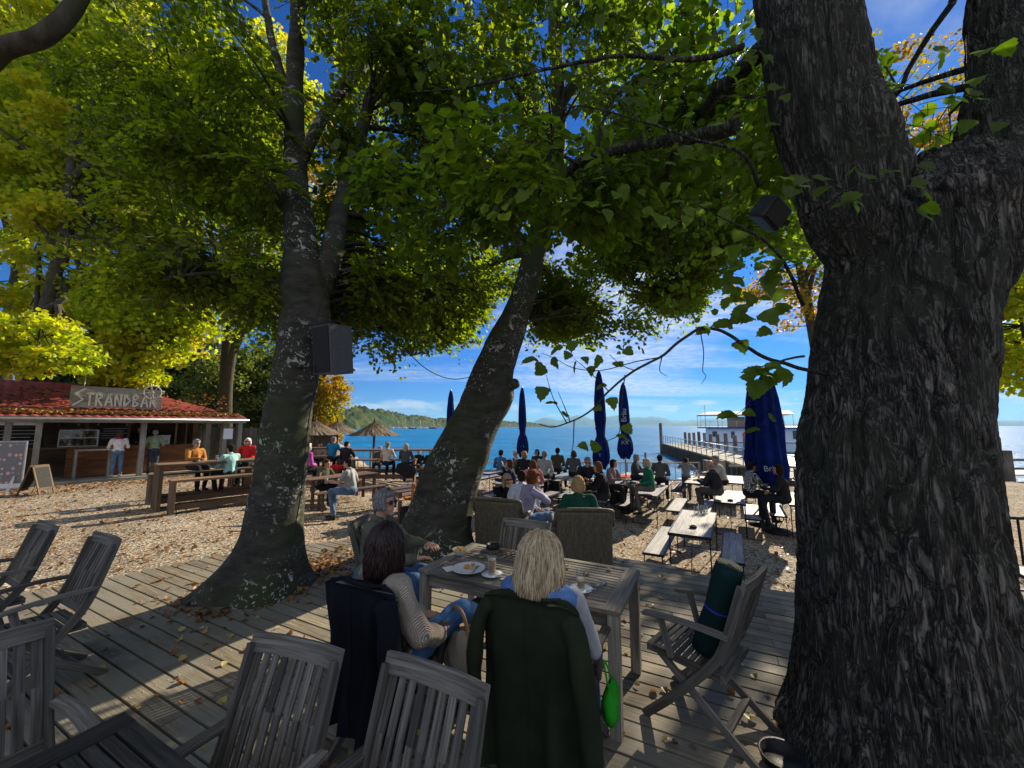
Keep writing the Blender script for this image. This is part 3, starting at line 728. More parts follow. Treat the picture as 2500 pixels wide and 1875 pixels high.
for k, (x, wdt, hh, z) in enumerate([(2.2, .9, 1.1, 2.8), (5.0, .7, 1.3, 2.7), (11.5, 2.2, 1.5, 2.75), (14.2, 1.1, 1.5, 2.75), (15.8, 1.1, 1.5, 2.75), (18, 1.1, 1.5, 2.75), (20, 1.1, 1.5, 2.75), (22.2, 1.1, 1.5, 2.75)]):
    w_o = MB().box((x, .59, z), wdt, .06, hh).build('window', shw, shp); MB().box((x, .555, z), wdt - .14, .03, hh - .14).build('pane', win, w_o)
MB().box((8.2, .58, 2.55), .95, .08, 1.95).build('door', simple('ship_door', (.14, .05, .03), .5), shp)
mb = MB(); mb.tube([(7.0 + .42 * math.cos(a), .5, 2.7 + .42 * math.sin(a)) for a in np.linspace(0, 2 * math.pi, 20)], .12, 8, cap=False)
lb = mb.build('lifebuoy', simple('lifebuoy_red', (.75, .07, .02), .5)); lb.location = shp.location; lb.rotation_euler = shp.rotation_euler; lb.scale = (.85,) * 3; tag(lb, 'round red lifebuoy hanging on the white ship cabin wall', 'lifebuoy')
mb = MB()
for z in np.arange(1.7, 3.9, .3): mb.tube([(9.6, .5, z), (10.1, .5, z)], .025, 5)
for x in (9.6, 10.1): mb.tube([(x, .5, 1.6), (x, .5, 3.9)], .03, 5)
mb.build('ladder', M['galv'], shp)
mb = MB()
for x in np.arange(0, 26.6, 1.4): mb.tube([(x, .15, 4.0), (x, .15, 5.0)], .03, 5)
for z in (4.35, 4.7, 5.0): mb.tube([(0, .15, z), (26.4, .15, z)], .02, 5)
mb.build('railing', shw, shp)
mb = MB(); mb.add([(-.3, -.1, 6.15), (14, -.1, 6.15), (14, 5.3, 6.15), (-.3, 5.3, 6.15), (1.5, 2.6, 6.75), (14, 2.6, 6.9)], [[0, 1, 5, 4], [2, 3, 4, 5], [3, 0, 4], [1, 2, 5]])
mb.add([(-.3, -.1, 6.05), (14, -.1, 6.05), (14, 5.3, 6.05), (-.3, 5.3, 6.05)], [[3, 2, 1, 0]]); mb.build('awning_roof', simple('canvas_grey', (.55, .55, .56), .8), shp)
mb = MB()
for x in (0, 3.4, 6.9, 10.3, 13.8):
    for y in (.15, 5.0): MB().tube([(x, y, 4), (x, y, 6.1)], .04, 5).build('awning_post', shw, shp)
mb = MB(); mb.box((7, 2.6, 4.9), 4.4, 3.2, 1.8); mb.build('saloon', simple('saloon_wood', (.35, .20, .11), .5), shp)
mb = MB(); mb.lathe([(.42, 6.4), (.42, 8.6), (.48, 8.62), (.48, 8.8), (.001, 8.8)], (9.2, 2.6, 0), 14); mb.build('funnel', shw, shp)
mb = MB(); mb.box((20.5, 2.6, 4.75), 4.2, 3.6, 1.5); mb.build('wheelhouse', simple('wheelhouse_wood', (.30, .06, .03), .5), shp)
mb = MB()
for z in (4.3, 4.7, 5.1, 5.5): mb.box((20.5, .77, z), 4.2, .05, .08)
mb.build('white_trim', shw, shp)
mb = MB()
for x in (18.5, 20.0, 21.2, 22.5): mb.bar((x, .9, 5.5), (x, .9, 7.2), .12, .1, up=(1, 0, 0)); mb.bar((x, 4.2, 5.5), (x, 4.2, 7.2), .12, .1, up=(1, 0, 0))
mb.box((20.5, 2.6, 7.3), 5.0, 4.4, .18); mb.build('wheelhouse_roof', simple('wheelhouse_roof_red', (.25, .05, .03), .5), shp)
mb = MB(); mb.tube([(20, 2.6, 7.3), (20, 2.6, 10)], .06, 6); mb.tube([(19.2, 2.6, 9.2), (20.8, 2.6, 9.2)], .03, 5); mb.build('mast', shw, shp)
mb = MB(); mb.tube([(.8, .2, 4.0), (.8, .2, 7.9)], .04, 5); mb.build('flagpole', M['post'], shp)

# shoreline railing
for (x0, x1, y, lb) in ((-1.5, 9.2, 19.2, 'low pale metal railing along the water behind the beer tables'), (-12.5, -1.7, 19.8, 'low wooden railing along the water behind the thatched parasols')):
    rl = thing('shore_railing', lb, 'railing'); mt = M['galv'] if x0 > -2 else M['post']; mb = MB(); zb = gz((x0 + x1) / 2, y)
    mb.bar((x0, y, zb + .95), (x1, y, zb + .95), .09, .05); mb.bar((x0, y, zb + .12), (x1, y, zb + .12), .05, .06); mb.build('rail', M['post'], rl)
    x = x0
    while x <= x1 + .01: MB().bar((x, y, zb - .3), (x, y, zb + .93), .09, .09, up=(0, 1, 0)).build('post', M['post'], rl); x += 1.78
    mb = MB(); x = x0 + .2
    while x < x1: mb.bar((x, y, zb + .13), (x, y, zb + .93), .03, .03, up=(0, 1, 0)); x += .3
    mb.build('bars', M['post'] if x0 < -2 else M['galv'], rl)
gt = thing('railing_gate', 'pale wooden gate posts between railing and pier', 'gate'); mb = MB()
for x in (9.4, 10.1): mb.bar((x, 18.9, -.2), (x, 18.9, 1.0), .5, .12, up=(1, 0, 0))
mb.build('post', M['post'], gt); MB().bar((10.3, 18.6, .75), (13.8, 18.0, .75), .08, .1).bar((10.3, 18.6, .2), (13.8, 18.0, .2), .05, .06).build('rail', M['post'], gt)
mb = MB()
for k in range(16): x = 10.4 + k * .22; mb.bar((x, 18.58 - k * .038, .2), (x, 18.58 - k * .038, .75), .05, .03, up=(0, 1, 0))
mb.build('bars', M['fence'], gt)
# moored sailing boats
for i, (sx, d, mh, lb) in enumerate([(957, 430, 0, 'low white motor boat moored leftmost below the wooded hill'), (988, 420, 11, 'white sailing boat with tall mast moored second from left on the lake'), (1007, 440, 12, 'largest moored sailing boat with blue hull and tall mast'), (1039, 455, 9, 'white sailing boat with short mast moored near the leaning tree'), (1057, 470, 10, 'blue covered sailing boat moored close to the leaning trunk'), (972, 500, 10, 'tiny sailing boat with bare mast moored behind the others'), (1025, 520, 11, 'small distant sailing boat with thin mast under the dark woods')]):
    p = Q(sx, 1050, d); b = thing('sailing_boat' if mh else 'motor_boat', lb, 'boat', (p.x, p.y, -.95), rad(rng.uniform(-25, 25)), 'boats moored on the lake')
    mb = MB(); Lb = 4.5; n = 8; vs = []
    for k in range(n + 1):
        f = k / n; x = -Lb + 2 * Lb * f; wd = 1.3 * math.sin(math.pi * min(1, .25 + .75 * (1 - f)) * .5) * (1 - max(0, f - .5) ** 2 * 3.6)
        vs += [(x, -wd, 1.3), (x, -wd * .6, 0), (x, wd * .6, 0), (x, wd, 1.3)]
    fs = []
    for k in range(n):
        a = k * 4; fs += [[a, a + 4, a + 5, a + 1], [a + 1, a + 5, a + 6, a + 2], [a + 2, a + 6, a + 7, a + 3], [a + 3, a + 7, a + 4, a]]
    fs.append([0, 1, 2, 3]); mb.add(vs, fs); mb.build('hull', hullm if i in (2, 4) else shw, b)
    MB().box((.3, 0, 1.6), 3.6, 1.5, .7).build('cabin', shw if i != 4 else hullm, b, bev=.15)
    if mh: MB().tube([(.5, 0, 1.3), (.5, 0, mh)], .1, 6).build('mast', M['white'], b); MB().tube([(.5, 0, 2.4), (-3.2, 0, 2.4)], .14, 6).build('boom', M['white'], b)

# ================================================================== TREES
BK = {}
BK['beech'] = bark('beech_bark', (.020, .019, .016), (.09, .085, .070), (2.2, 2.2, 6.0), (.46, .47, .43), .58, (.050, .060, .025), .55, .03)
BK['linden'] = bark('linden_bark', (.008, .0075, .007), (.21, .192, .165), (13, 13, 1.7), (.13, .135, .12), .585, (.04, .045, .03), .9, .03, True)
BK['bg'] = bark('brown_bark', (.03, .024, .017), (.11, .095, .07), (7, 7, 2), (.2, .2, .17), .66, (.05, .06, .02), .5, .02)
LF = {}
LF['beech'] = leafmat('beech_leaf', (.062, .096, .009), (.128, .165, .012), (.26, .26, .02), (2.1, 2.3, .4), .68, .45)
LF['linden'] = leafmat('linden_leaf', (.060, .092, .012), (.11, .155, .018), (.21, .23, .03), (2.0, 2.4, .5), .62, 1.3)
LF['maple'] = leafmat('maple_leaf', (.22, .33, .015), (.42, .44, .018), (.62, .40, .015), (1.4, 1.5, .5), .62, .22)
LF['wood'] = leafmat('dark_leaf', (.025, .05, .012), (.065, .095, .022), (.13, .14, .035), (1.4, 1.8, .6), .4, .25)
LF['willow'] = leafmat('pale_leaf', (.10, .15, .03), (.19, .22, .05), (.26, .26, .07), (1.3, 1.5, .6), .4, .3)
LF['gold'] = leafmat('golden_leaf', (.16, .20, .012), (.38, .26, .012), (.50, .16, .015), (1.4, 1.4, .5), .5, .45)

LB = np.array([(0, 0, 0), (.3, .3, .07), (.26, .68, .05), (0, 1, -.08), (-.26, .68, .05), (-.3, .3, .07)]); FBq = [0, 1, 2, 3, 0, 3, 4, 5]
LM = np.array([(0, 0, 0), (.5, .28, .06), (.34, .80, .04), (0, 1, -.1), (-.34, .80, .04), (-.5, .28, .06)])
def norml(a): return a / np.maximum(np.linalg.norm(a, axis=1, keepdims=True), 1e-9)
def leafobj(name, base, d, n, size, mat, tmpl=LB, faces=FBq, parent=None, off=(0, 0, 0)):
    d = norml(d); s = norml(np.cross(d, n)); n = np.cross(s, d); k = len(tmpl); m = len(base)
    size = np.asarray(size).reshape(-1, 1, 1)
    vs = base[:, None, :] + size * (tmpl[None, :, 0:1] * s[:, None, :] + tmpl[None, :, 1:2] * d[:, None, :] + tmpl[None, :, 2:3] * n[:, None, :])
    vs = vs.reshape(-1, 3) - np.asarray(off)
    fl = (np.arange(m)[:, None] * k + np.array(faces)[None, :]).ravel()
    rn = np.repeat(nr.random(m), k)
    o = bpy.data.objects.new(name, npmesh(name, vs, fl, 4, mat, rn)); C.objects.link(o)
    if parent is not None: o.parent = parent
    return o
def twigobj(name, P, Qq, r0, r1, mat, parent=None, off=(0, 0, 0)):
    P = np.asarray(P); Qq = np.asarray(Qq); d = norml(Qq - P); up = np.tile(np.array([0, 0, 1.]), (len(P), 1)); up[np.abs(d[:, 2]) > .9] = (1, 0, 0)
    s = norml(np.cross(d, up)); u = np.cross(s, d); vs = []
    r0 = np.broadcast_to(np.asarray(r0, dtype=float), (len(P),)); r1 = np.broadcast_to(np.asarray(r1, dtype=float), (len(P),))
    for (c, r) in ((P, r0), (Qq, r1)):
        for a in (0, 2.094, 4.189): vs.append(c + r[:, None] * (math.cos(a) * s + math.sin(a) * u))
    vs = np.stack(vs, 1).reshape(-1, 3) - np.asarray(off)
    fl = (np.arange(len(P))[:, None] * 6 + np.array([0, 1, 4, 3, 1, 2, 5, 4, 2, 0, 3, 5])[None, :]).ravel()
    o = bpy.data.objects.new(name, npmesh(name, vs, fl, 4, mat, smooth=True)); C.objects.link(o)
    if parent is not None: o.parent = parent
    return o
def spray_template(r, Lm=.62, nsid=7, step=.055, droop=.35):
    bs, ds, ns, tp, tq = [], [], [], [], []
    def at(x, y): return np.array([x, y, -droop * (x * x + y * y)])
    def twig(p, a, Ln, lv):
        n = max(2, int(Ln / step)); pts = []
        for i in range(n + 1):
            a2 = a + r.uniform(-.06, .06) * i; f = i / n * Ln; pts.append(at(p[0] + math.sin(a2) * f, p[1] + math.cos(a2) * f))
        for i in range(n):
            tp.append(pts[i]); tq.append(pts[i + 1])
            if lv == 0 and i < n * .2: continue
            for sgn in ((-1, 1) if i % 2 else (1,)) if lv == 0 else ((1,) if i % 2 else (-1,)):
                la = a + sgn * r.uniform(.5, 1.1); dz = r.uniform(-.35, .1)
                bs.append(pts[i + 1]); ds.append([math.sin(la), math.cos(la), dz]); ns.append([r.gauss(0, .75), r.gauss(0, .75), 1])
        bs.append(pts[-1]); ds.append([math.sin(a), math.cos(a), -.15]); ns.append([r.uniform(-.3, .3), r.uniform(-.3, .3), 1])
    twig((0, 0), 0, Lm, 0)
    for k in range(nsid):
        f = .15 + .75 * k / nsid; sgn = 1 if k % 2 else -1
        twig((0, Lm * f), sgn * r.uniform(.7, 1.05), Lm * (.62 - .42 * f) * r.uniform(.8, 1.15), 1)
    return [np.array(x, dtype=float) for x in (bs, ds, ns, tp, tq)]
TPL = [spray_template(rng) for _ in range(10)]
TPLS = [spray_template(rng, .5, 4, .085, .45) for _ in range(8)]
def rotm(yw, pt, rl):
    return np.array(Matrix.Rotation(yw, 3, 'Z') @ Matrix.Rotation(pt, 3, 'X') @ Matrix.Rotation(rl, 3, 'Y'))
def inpoly(x, y, poly):
    x = np.asarray(x); y = np.asarray(y); ins = np.zeros(x.shape, bool); n = len(poly); j = n - 1
    for i in range(n):
        xi, yi = poly[i]; xj, yj = poly[j]
        c = ((yi > y) != (yj > y)) & (x < (xj - xi) * (y - yi) / ((yj - yi) or 1e-9) + xi); ins ^= c; j = i
    return ins
K = 1.1302
WIN = [(x * K, y * K) for x, y in [(668, 1200), (690, 830), (768, 815), (772, 740), (800, 795), (835, 812), (865, 772), (945, 772), (1032, 742), (978, 705), (1045, 692), (1062, 660), (1085, 628), (1150, 628), (1140, 712), (1190, 745), (1280, 768), (1400, 735), (1440, 700), (1340, 688), (1298, 650), (1285, 600), (1335, 615), (1400, 682), (1490, 690), (1530, 640), (1575, 555), (1640, 545), (1690, 600), (1740, 700), (1760, 1200)]]
WIN2 = [(x * K, y * K) for x, y in [(425, 430), (520, 400), (612, 430), (612, 600), (540, 590), (440, 560)]]
WIN3 = [(x * K, y * K) for x, y in [(870, 345), (930, 330), (945, 460), (880, 440)]]
KEEPV = [[(x * K, y * K) for x, y in pk] for pk in ([(1110, 560), (1215, 560), (1260, 40), (1165, 40), (1140, 400)], [(600, 225), (672, 225), (690, 560), (605, 560)])]
LIT = [[(-16, 2.8), (-5.8, 3.5), (-4.0, 4.2), (-2.9, 4.9), (-1.7, 5.4), (-1.4, 14), (-1, 20), (-16, 20)],
       [(-1.4, 9.0), (2.5, 8.3), (5, 8.8), (12, 9), (12, 22), (-1.4, 22)], [(-1.1, 2.6), (.3, 1.9), (1.2, 2.9), (-.2, 4.4), (-1.2, 4.2)],
       [(-2.6, 4.9), (-.8, 5.0), (-.8, 3.1), (-1.6, 2.6), (-2.6, 1.7), (-4.2, 1.6), (-3.5, 3.0)]]
LITP = [.985, .95, .85, .99]
def sunkeep(P, r):
    for z0, pl in ((.75, None),):
        k = (P[2] - z0) / SUND.z; x, y = P[0] - SUND.x * k, P[1] - SUND.y * k
        for poly, pb in zip(LIT, LITP):
            if bool(inpoly(x, y, poly)) and r.random() < pb: return False
    for z0 in (1.6, 2.4, 3.2):
        k = (P[2] - z0) / SUND.z; x, y = P[0] - SUND.x * k, P[1] - SUND.y * k
        if k > 0 and math.hypot(x + 2.6, y - 4.75) < .6 and r.random() < .72: return False
    return True
def crown(tree, base, skel, seeds, leaf, leafsz, nsp, matn, tpl, barkm, prune=True, sun=True, reach=.62, r=None, sc_=1.0, tmpl=LB, win2=True, bname='branches'):
    """skel: list of (point, radius) the branches may leave from"""
    r = r or random.Random(5); SP = np.array([tuple(p) for p, _ in skel]); Lb, Ld, Ln_, Ls = [], [], [], []; TP, TQ, R0, R1 = [], [], [], []
    for sd in seeds:
        sd = np.array(sd); dd = SP - sd; dist = np.linalg.norm(dd, axis=1) + np.maximum(0, SP[:, 2] - sd[2] + .3) * 1.4
        j = int(np.argmin(dist)); s = SP[j]; ln = np.linalg.norm(sd - s)
        mid = (s + sd) / 2 + np.array([0, 0, .16 * ln]) + np.array([r.uniform(-.1, .1) * ln for _ in range(3)])
        n = 8; pts = [(1 - t) ** 2 * s + 2 * t * (1 - t) * mid + t * t * sd for t in np.linspace(0, 1, n + 1)]
        rb = min(skel[j][1] * .5, .012 + .012 * ln)
        px, py = proj(np.array(pts)); bad = inpoly(px, py, WIN) if prune else np.zeros(n + 1, bool)
        for i in range(n):
            if bad[i] or bad[i + 1]: continue
            TP.append(pts[i]); TQ.append(pts[i + 1]); R0.append(rb * (1 - i / n) + .005); R1.append(rb * (1 - (i + 1) / n) + .005)
        hd = math.atan2(sd[1] - s[1], sd[0] - s[0]) - math.pi / 2
        for k in range(nsp):
            t = (1 - reach) + reach * (k + r.random()) / nsp; p = (1 - t) ** 2 * s + 2 * t * (1 - t) * mid + t * t * sd
            p = p + np.array([r.gauss(0, .10), r.gauss(0, .10), r.gauss(0, .13)]) * ln * .8
            if prune:
                x, y = proj(p[None, :])
                if inpoly(x + r.gauss(0, 16), y + (22 if x[0] < 1200 else 10) + r.gauss(0, 26), WIN)[0]: continue
                if any(inpoly(x, y, pk)[0] for pk in KEEPV) and r.random() < .8 and p[1] < 6.6: continue
                if win2 and inpoly(x, y, WIN2)[0] and r.random() < .62: continue
                if inpoly(x, y, WIN3)[0] and r.random() < .8: continue
            d0 = np.linalg.norm(p - np.array([0, 0, CAMZ]))
            if d0 < 1.9: continue
            if sun and not sunkeep(p, r): continue
            T = tpl[r.randrange(len(tpl))]; scl = sc_ * r.uniform(.8, 1.2)
            Rm = rotm(hd + r.gauss(0, .95) + (math.pi * .5 if r.random() < .15 else 0), r.gauss(-.34, .42), r.gauss(0, .5))
            b = T[0] * scl @ Rm.T + p
            keep = np.ones(len(b), bool)
            if prune: x, y = proj(b); keep = ~(inpoly(x + r.gauss(0, 14), y + 10 + r.gauss(0, 14), WIN) & (nr.random(len(b)) < .93))
            if keep.sum() == 0: continue
            Lb.append(b[keep]); Ld.append((T[1] @ Rm.T)[keep]); Ln_.append((T[2] @ Rm.T)[keep]); Ls.append(leafsz * nr.uniform(.7, 1.2, keep.sum()))
            a = T[3] * scl @ Rm.T + p; c = T[4] * scl @ Rm.T + p
            if keep.mean() > .8: TP += list(a); TQ += list(c); R0 += [.0035] * len(a); R1 += [.0025] * len(a)
    b = np.concatenate(Lb); print(tree.name, 'leaves', len(b))
    leafobj('crown', b, np.concatenate(Ld), np.concatenate(Ln_), np.concatenate(Ls), LF[matn], tmpl, parent=tree, off=base)
    twigobj(bname, np.array(TP), np.array(TQ), np.array(R0), np.array(R1), barkm, tree, base)
def finetrunk(name, path, radii, seg, rings, disp, mat, parent, base, mb=None, sx=1.0):
    pts = catm(path, rings); rr = []
    n = len(radii)
    for i in range(len(pts)):
        a = i / (len(pts) - 1) * (n - 1); k = min(int(a), n - 2); f = a - k; f = f * f * (3 - 2 * f) * .5 + f * .5; rr.append(radii[k] * (1 - f) + radii[k + 1] * f)
    vs = []; N_ = len(pts)
    for i, p in enumerate(pts):
        for k in range(seg):
            th = 2 * math.pi * k / seg; d = V((math.cos(th), math.sin(th), 0))
            q = p + d * rr[i]; vs.append(tuple(q + d * disp(q, d, i / (N_ - 1), p)))
    fl = []
    for i in range(N_ - 1):
        for k in range(seg): k2 = (k + 1) % seg; fl += [i * seg + k, i * seg + k2, (i + 1) * seg + k2, (i + 1) * seg + k]
    vs = np.array(vs) - np.array(tuple(base)); o = bpy.data.objects.new(name, npmesh(name, vs, fl, 4, mat, smooth=True)); C.objects.link(o); o.parent = parent
    return pts, rr
def cw(dx, dy, wdt, Y):      # centre and radius of a limb seen at a place of the picture, standing at distance Y
    P = Q(dx * K, dy * K, Y); u = P.x / Y; return P, wdt * K / 2 / F * Y / math.sqrt(1 + u * u)

# -- tree one: straight beech by the deck
r1s = [cw(*a) for a in [(560, 1275, 158, 4.75), (584, 1180, 138, 4.75), (595, 1100, 126, 4.75), (608, 1000, 114, 4.75), (622, 900, 107, 4.75), (641, 800, 104, 4.75), (658, 700, 112, 4.75), (660, 610, 112, 4.8), (650, 510, 78, 4.9), (640, 400, 60, 5.0), (636, 260, 48, 5.1), (640, 100, 42, 5.2), (650, -80, 34, 5.3)]]
b1 = V((r1s[0][0].x, r1s[0][0].y, .6)); r1s[0] = (V((r1s[0][0].x, r1s[0][0].y, .55)), r1s[0][1] * 1.1)
T1 = thing('beech_tree', 'straight grey beech trunk with pale lichen carrying a loudspeaker left of centre', 'tree', b1)
def d1(q, d, f, p):
    z = q.z - .7; fl = max(0, 1 - z / .75) ** 2.2
    lobe = max(0, d.dot(V((-.93, -.36, 0)).normalized())) ** 5 * .36 + max(0, d.dot(V((.8, .6, 0)))) ** 6 * .16 + max(0, d.dot(V((.55, -.8, 0)))) ** 6 * .14 + max(0, d.dot(V((-.2, .98, 0)))) ** 6 * .25
    return fl * lobe + fl * .06 + .018 * noise.noise(q * 2.2) + .006 * noise.noise(q * 11) + .03 * math.exp(-((q.z - 3.9) / .12) ** 2) * max(0, d.x)
pt1, rr1 = finetrunk('trunk', [a[0] for a in r1s], [a[1] for a in r1s], 72, 14, d1, BK['beech'], T1, b1)
lim1 = [[(658, 690, 70, 4.85), (700, 600, 60, 4.9), (722, 520, 52, 5.0), (738, 440, 40, 5.15), (775, 300, 32, 5.4), (830, 120, 24, 5.8), (880, -60, 16, 6.2)],
        [(640, 470, 40, 4.95), (560, 380, 26, 5.1), (480, 300, 20, 5.3), (380, 220, 14, 5.6)], [(648, 350, 34, 5.0), (720, 220, 26, 5.4), (820, 120, 18, 6.2), (950, 60, 12, 7.2)],
        [(650, 640, 26, 4.8), (560, 600, 16, 4.6), (460, 590, 10, 4.4), (360, 600, 7, 4.3)], [(640, 250, 30, 5.1), (590, 100, 22, 5.2), (560, -80, 16, 5.4)]]
def limbs(defs, tree, base, matn, skel, seg=12):
    for df in defs:
        cs = [cw(*a) for a in df]; mb = MB(); pp = catm([c[0] for c in cs], 6); rr = lerpl([c[1] for c in cs], 6)
        mb.tube([p + V((noise.noise(p * 3), noise.noise(p * 3 + V((9, 9, 9))), 0)) * .02 for p in pp], rr, seg); mb.build('limb', BK[matn], tree, off=base)
        skel += list(zip(pp[2:], rr[2:]))
sk1 = [(p, r) for p, r in zip(pt1, rr1) if p.z > 3.6]
limbs(lim1, T1, b1, 'beech', sk1)
def seeds_in(ells, n, r, ok=None):
    out = []; tot = sum(e[6] for e in ells)
    for e in ells:
        k = 0; want = int(n * e[6] / tot); tries = 0
        while k < want and tries < want * 30:
            tries += 1; v = V((r.gauss(0, 1), r.gauss(0, 1), r.gauss(0, 1))).normalized() * (r.random() ** .45)
            P = (e[0] + v.x * e[3], e[1] + v.y * e[4], e[2] + v.z * e[5])
            if ok is None or ok(P): out.append(P); k += 1
    return out
rA = random.Random(21)
def vis(P, mar=250):
    x, y = proj(np.array([P])); return (-mar < x[0] < 2500 + mar) and (y[0] > -mar)
s1 = seeds_in([(-3.0, 5.8, 7.0, 3.6, 2.8, 2.8, 1.0), (-3.6, 5.2, 4.9, 1.9, 1.2, .5, .28), (-2.2, 5.8, 4.8, 1.5, 1.2, .45, .25), (-1.4, 7.4, 5.3, 1.7, 1.3, .9, .35), (-1.2, 7.8, 4.5, 1.5, 1.0, .45, .25), (-4.6, 6.2, 5.9, 1.4, 1.6, .8, .2), (-5.2, 5.8, 8.0, 1.8, 1.5, 2.0, .45), (-1.5, 5.4, 8.6, 2.2, 1.6, 1.6, .35)], 150, rA, vis)
crown(T1, b1, sk1, s1, 'beech', .086, 12, 'beech', TPL, BK['beech'], r=rA)

# -- tree two: leaning beech
r2s = [cw(*a) for a in [(928, 1195, 160, 6.35), (945, 1130, 140, 6.35), (962, 1060, 130, 6.35), (988, 985, 124, 6.35), (1022, 920, 116, 6.4), (1050, 860, 110, 6.4), (1066, 800, 94, 6.45), (1090, 740, 82, 6.5), (1118, 670, 66, 6.5), (1142, 600, 54, 6.5), (1166, 500, 50, 6.6), (1192, 400, 46, 6.7), (1207, 250, 38, 6.8), (1200, 100, 32, 6.9), (1190, -60, 24, 7.0)]]
b2 = V((r2s[0][0].x, r2s[0][0].y, .4)); r2s[0] = (V((r2s[0][0].x - .05, r2s[0][0].y, .35)), r2s[0][1] * 1.15)
T2 = thing('leaning_beech_tree', 'thick beech trunk leaning to the right with white lichen patches in the middle', 'tree', b2)
kn = Q(1092 * K, 862 * K, 6.35)
def d2(q, d, f, p):
    z = q.z - .6; fl = max(0, 1 - z / .8) ** 2
    dd = (q - kn).length
    return fl * (.12 + .25 * max(0, d.dot(V((-.9, -.4, 0)))) ** 4) + .03 * noise.noise(q * 1.6) + .008 * noise.noise(q * 9) + .05 * math.exp(-(dd / .28) ** 2) + .035 * max(0, d.x) * math.exp(-((q.z - 1.9) / .5) ** 2) * (1 + noise.noise(V((q.x * 9, q.y * 9, q.z * 2))))
pt2, rr2 = finetrunk('trunk', [a[0] for a in r2s], [a[1] for a in r2s], 72, 12, d2, BK['beech'], T2, b2)
mb = MB(); P = Q(1100 * K, 836 * K, 6.3); P2_ = Q(1114 * K, 828 * K, 6.15); mb.tube([P - V((.12, 0, .02)), P, P2_, P2_ + V((.03, -.02, .01))], [.09, .075, .085, .05], 12); mb.build('branch_stub', BK['beech'], T2, off=b2)
lim2 = [[(1150, 560, 40, 6.5), (1060, 440, 24, 6.7), (960, 340, 16, 7.0), (860, 270, 10, 7.4)], [(1180, 440, 38, 6.65), (1270, 330, 26, 7.0), (1370, 230, 18, 7.5), (1480, 130, 10, 8.2)],
        [(1200, 330, 32, 6.7), (1120, 200, 22, 6.6), (1040, 90, 14, 6.6), (980, -60, 10, 6.6)], [(1206, 230, 30, 6.8), (1300, 110, 22, 6.8), (1400, 0, 14, 7.0)], [(1172, 480, 30, 6.6), (1240, 500, 18, 7.2), (1330, 560, 12, 8.0), (1400, 640, 7, 8.6)], [(1160, 540, 24, 6.5), (1090, 560, 14, 7.1), (1000, 620, 9, 7.6), (930, 700, 6, 7.9)]]
sk2 = [(p, r) for p, r in zip(pt2, rr2) if p.z > 4.0]
limbs(lim2, T2, b2, 'beech', sk2)
s2 = seeds_in([(.4, 7.0, 7.6, 3.8, 2.8, 2.8, 1.0), (1.2, 8.2, 5.5, 2.2, 1.3, .9, .45), (1.3, 8.6, 4.8, 1.6, .9, .4, .3), (-.8, 8.0, 5.0, 1.4, 1.0, .8, .35), (3.4, 8.6, 6.3, 1.7, 1.3, 1.2, .4), (2.6, 9, 5.3, 1.2, .9, .5, .2), (2.3, 7.7, 4.9, 1.7, .8, .4, .3), (3.9, 8.6, 5.6, 1.3, .9, .6, .25), (.6, 7.0, 9.3, 3.0, 2.0, 1.5, .3)], 175, rA, vis)
crown(T2, b2, sk2, s2, 'beech', .086, 13, 'beech', TPL, BK['beech'], r=rA)

# -- the big linden on the right
rLs = [cw(*a) for a in [(1985, 2300, 640, 2.35), (1985, 1900, 600, 2.35), (1980, 1659, 500, 2.35), (1950, 1400, 478, 2.35), (1925, 1200, 450, 2.35), (1910, 1000, 430, 2.35), (1920, 850, 405, 2.35), (1942, 700, 415, 2.35), (1975, 580, 480, 2.38), (1985, 480, 540, 2.4), (1990, 390, 420, 2.42)]]
bL = V((rLs[0][0].x, rLs[0][0].y, ZD)); rLs[0] = (V((bL.x, bL.y, ZD - .1)), .62)
TL = thing('big_linden_tree', 'massive forked linden trunk with deeply furrowed dark bark filling the right side', 'tree', bL)
kn1, kn2 = Q(1690 * K, 1000 * K, 2.2), Q(1700 * K, 895 * K, 2.2)
def furrow(q, k=1.0):
    s = V((q.x * 10, q.y * 10, q.z * 1.5)) * k; a = noise.noise(s + V((noise.noise(q * 3), 0, 0)) * 1.5); b = noise.noise(s * 2.1 + V((5, 5, 5)))
    return -.036 * max(0, 1 - abs(a) * 4.0) + .010 * b + .004 * noise.noise(q * 40)
def dL(q, d, f, p):
    fl = max(0, 1 - (q.z - ZD) / .7) ** 2
    w_ = .045 * noise.noise(V((q.x * 1.6, q.y * 1.6, q.z * .9)))
    return fl * (.12 + .12 * abs(noise.noise(d * 2))) + w_ + furrow(q) + .09 * math.exp(-((q - kn1).length / .10) ** 2) + .08 * math.exp(-((q - kn2).length / .13) ** 2) * (1 + noise.noise(q * 14))
ptL, rrL = finetrunk('trunk', [a[0] for a in rLs], [a[1] for a in rLs], 300, 34, dL, BK['linden'], TL, bL)
def dl2(q, d, f, p): return .03 * noise.noise(q * 1.8) + furrow(q, 1.1) * .8
skL = []
for df in ([(1950, 700, 150, 2.36), (1915, 600, 230, 2.38), (1868, 470, 300, 2.4), (1815, 330, 300, 2.42), (1765, 180, 272, 2.45), (1735, 0, 262, 2.5), (1725, -200, 230, 2.6), (1760, -520, 190, 2.8), (1850, -1000, 130, 3.1)],
           [(2000, 700, 150, 2.4), (2050, 600, 240, 2.4), (2120, 480, 320, 2.4), (2170, 330, 300, 2.42), (2190, 180, 290, 2.45), (2190, 0, 280, 2.5), (2230, -250, 240, 2.6), (2330, -600, 170, 2.8)]):
    cs = [cw(*a) for a in df]; pp, rr = finetrunk('limb', [a[0] for a in cs], [a[1] for a in cs], 160, 18, dl2, BK['linden'], TL, bL); skL += [(p, r) for p, r in zip(pp, rr) if p.z > 5.0][::6]
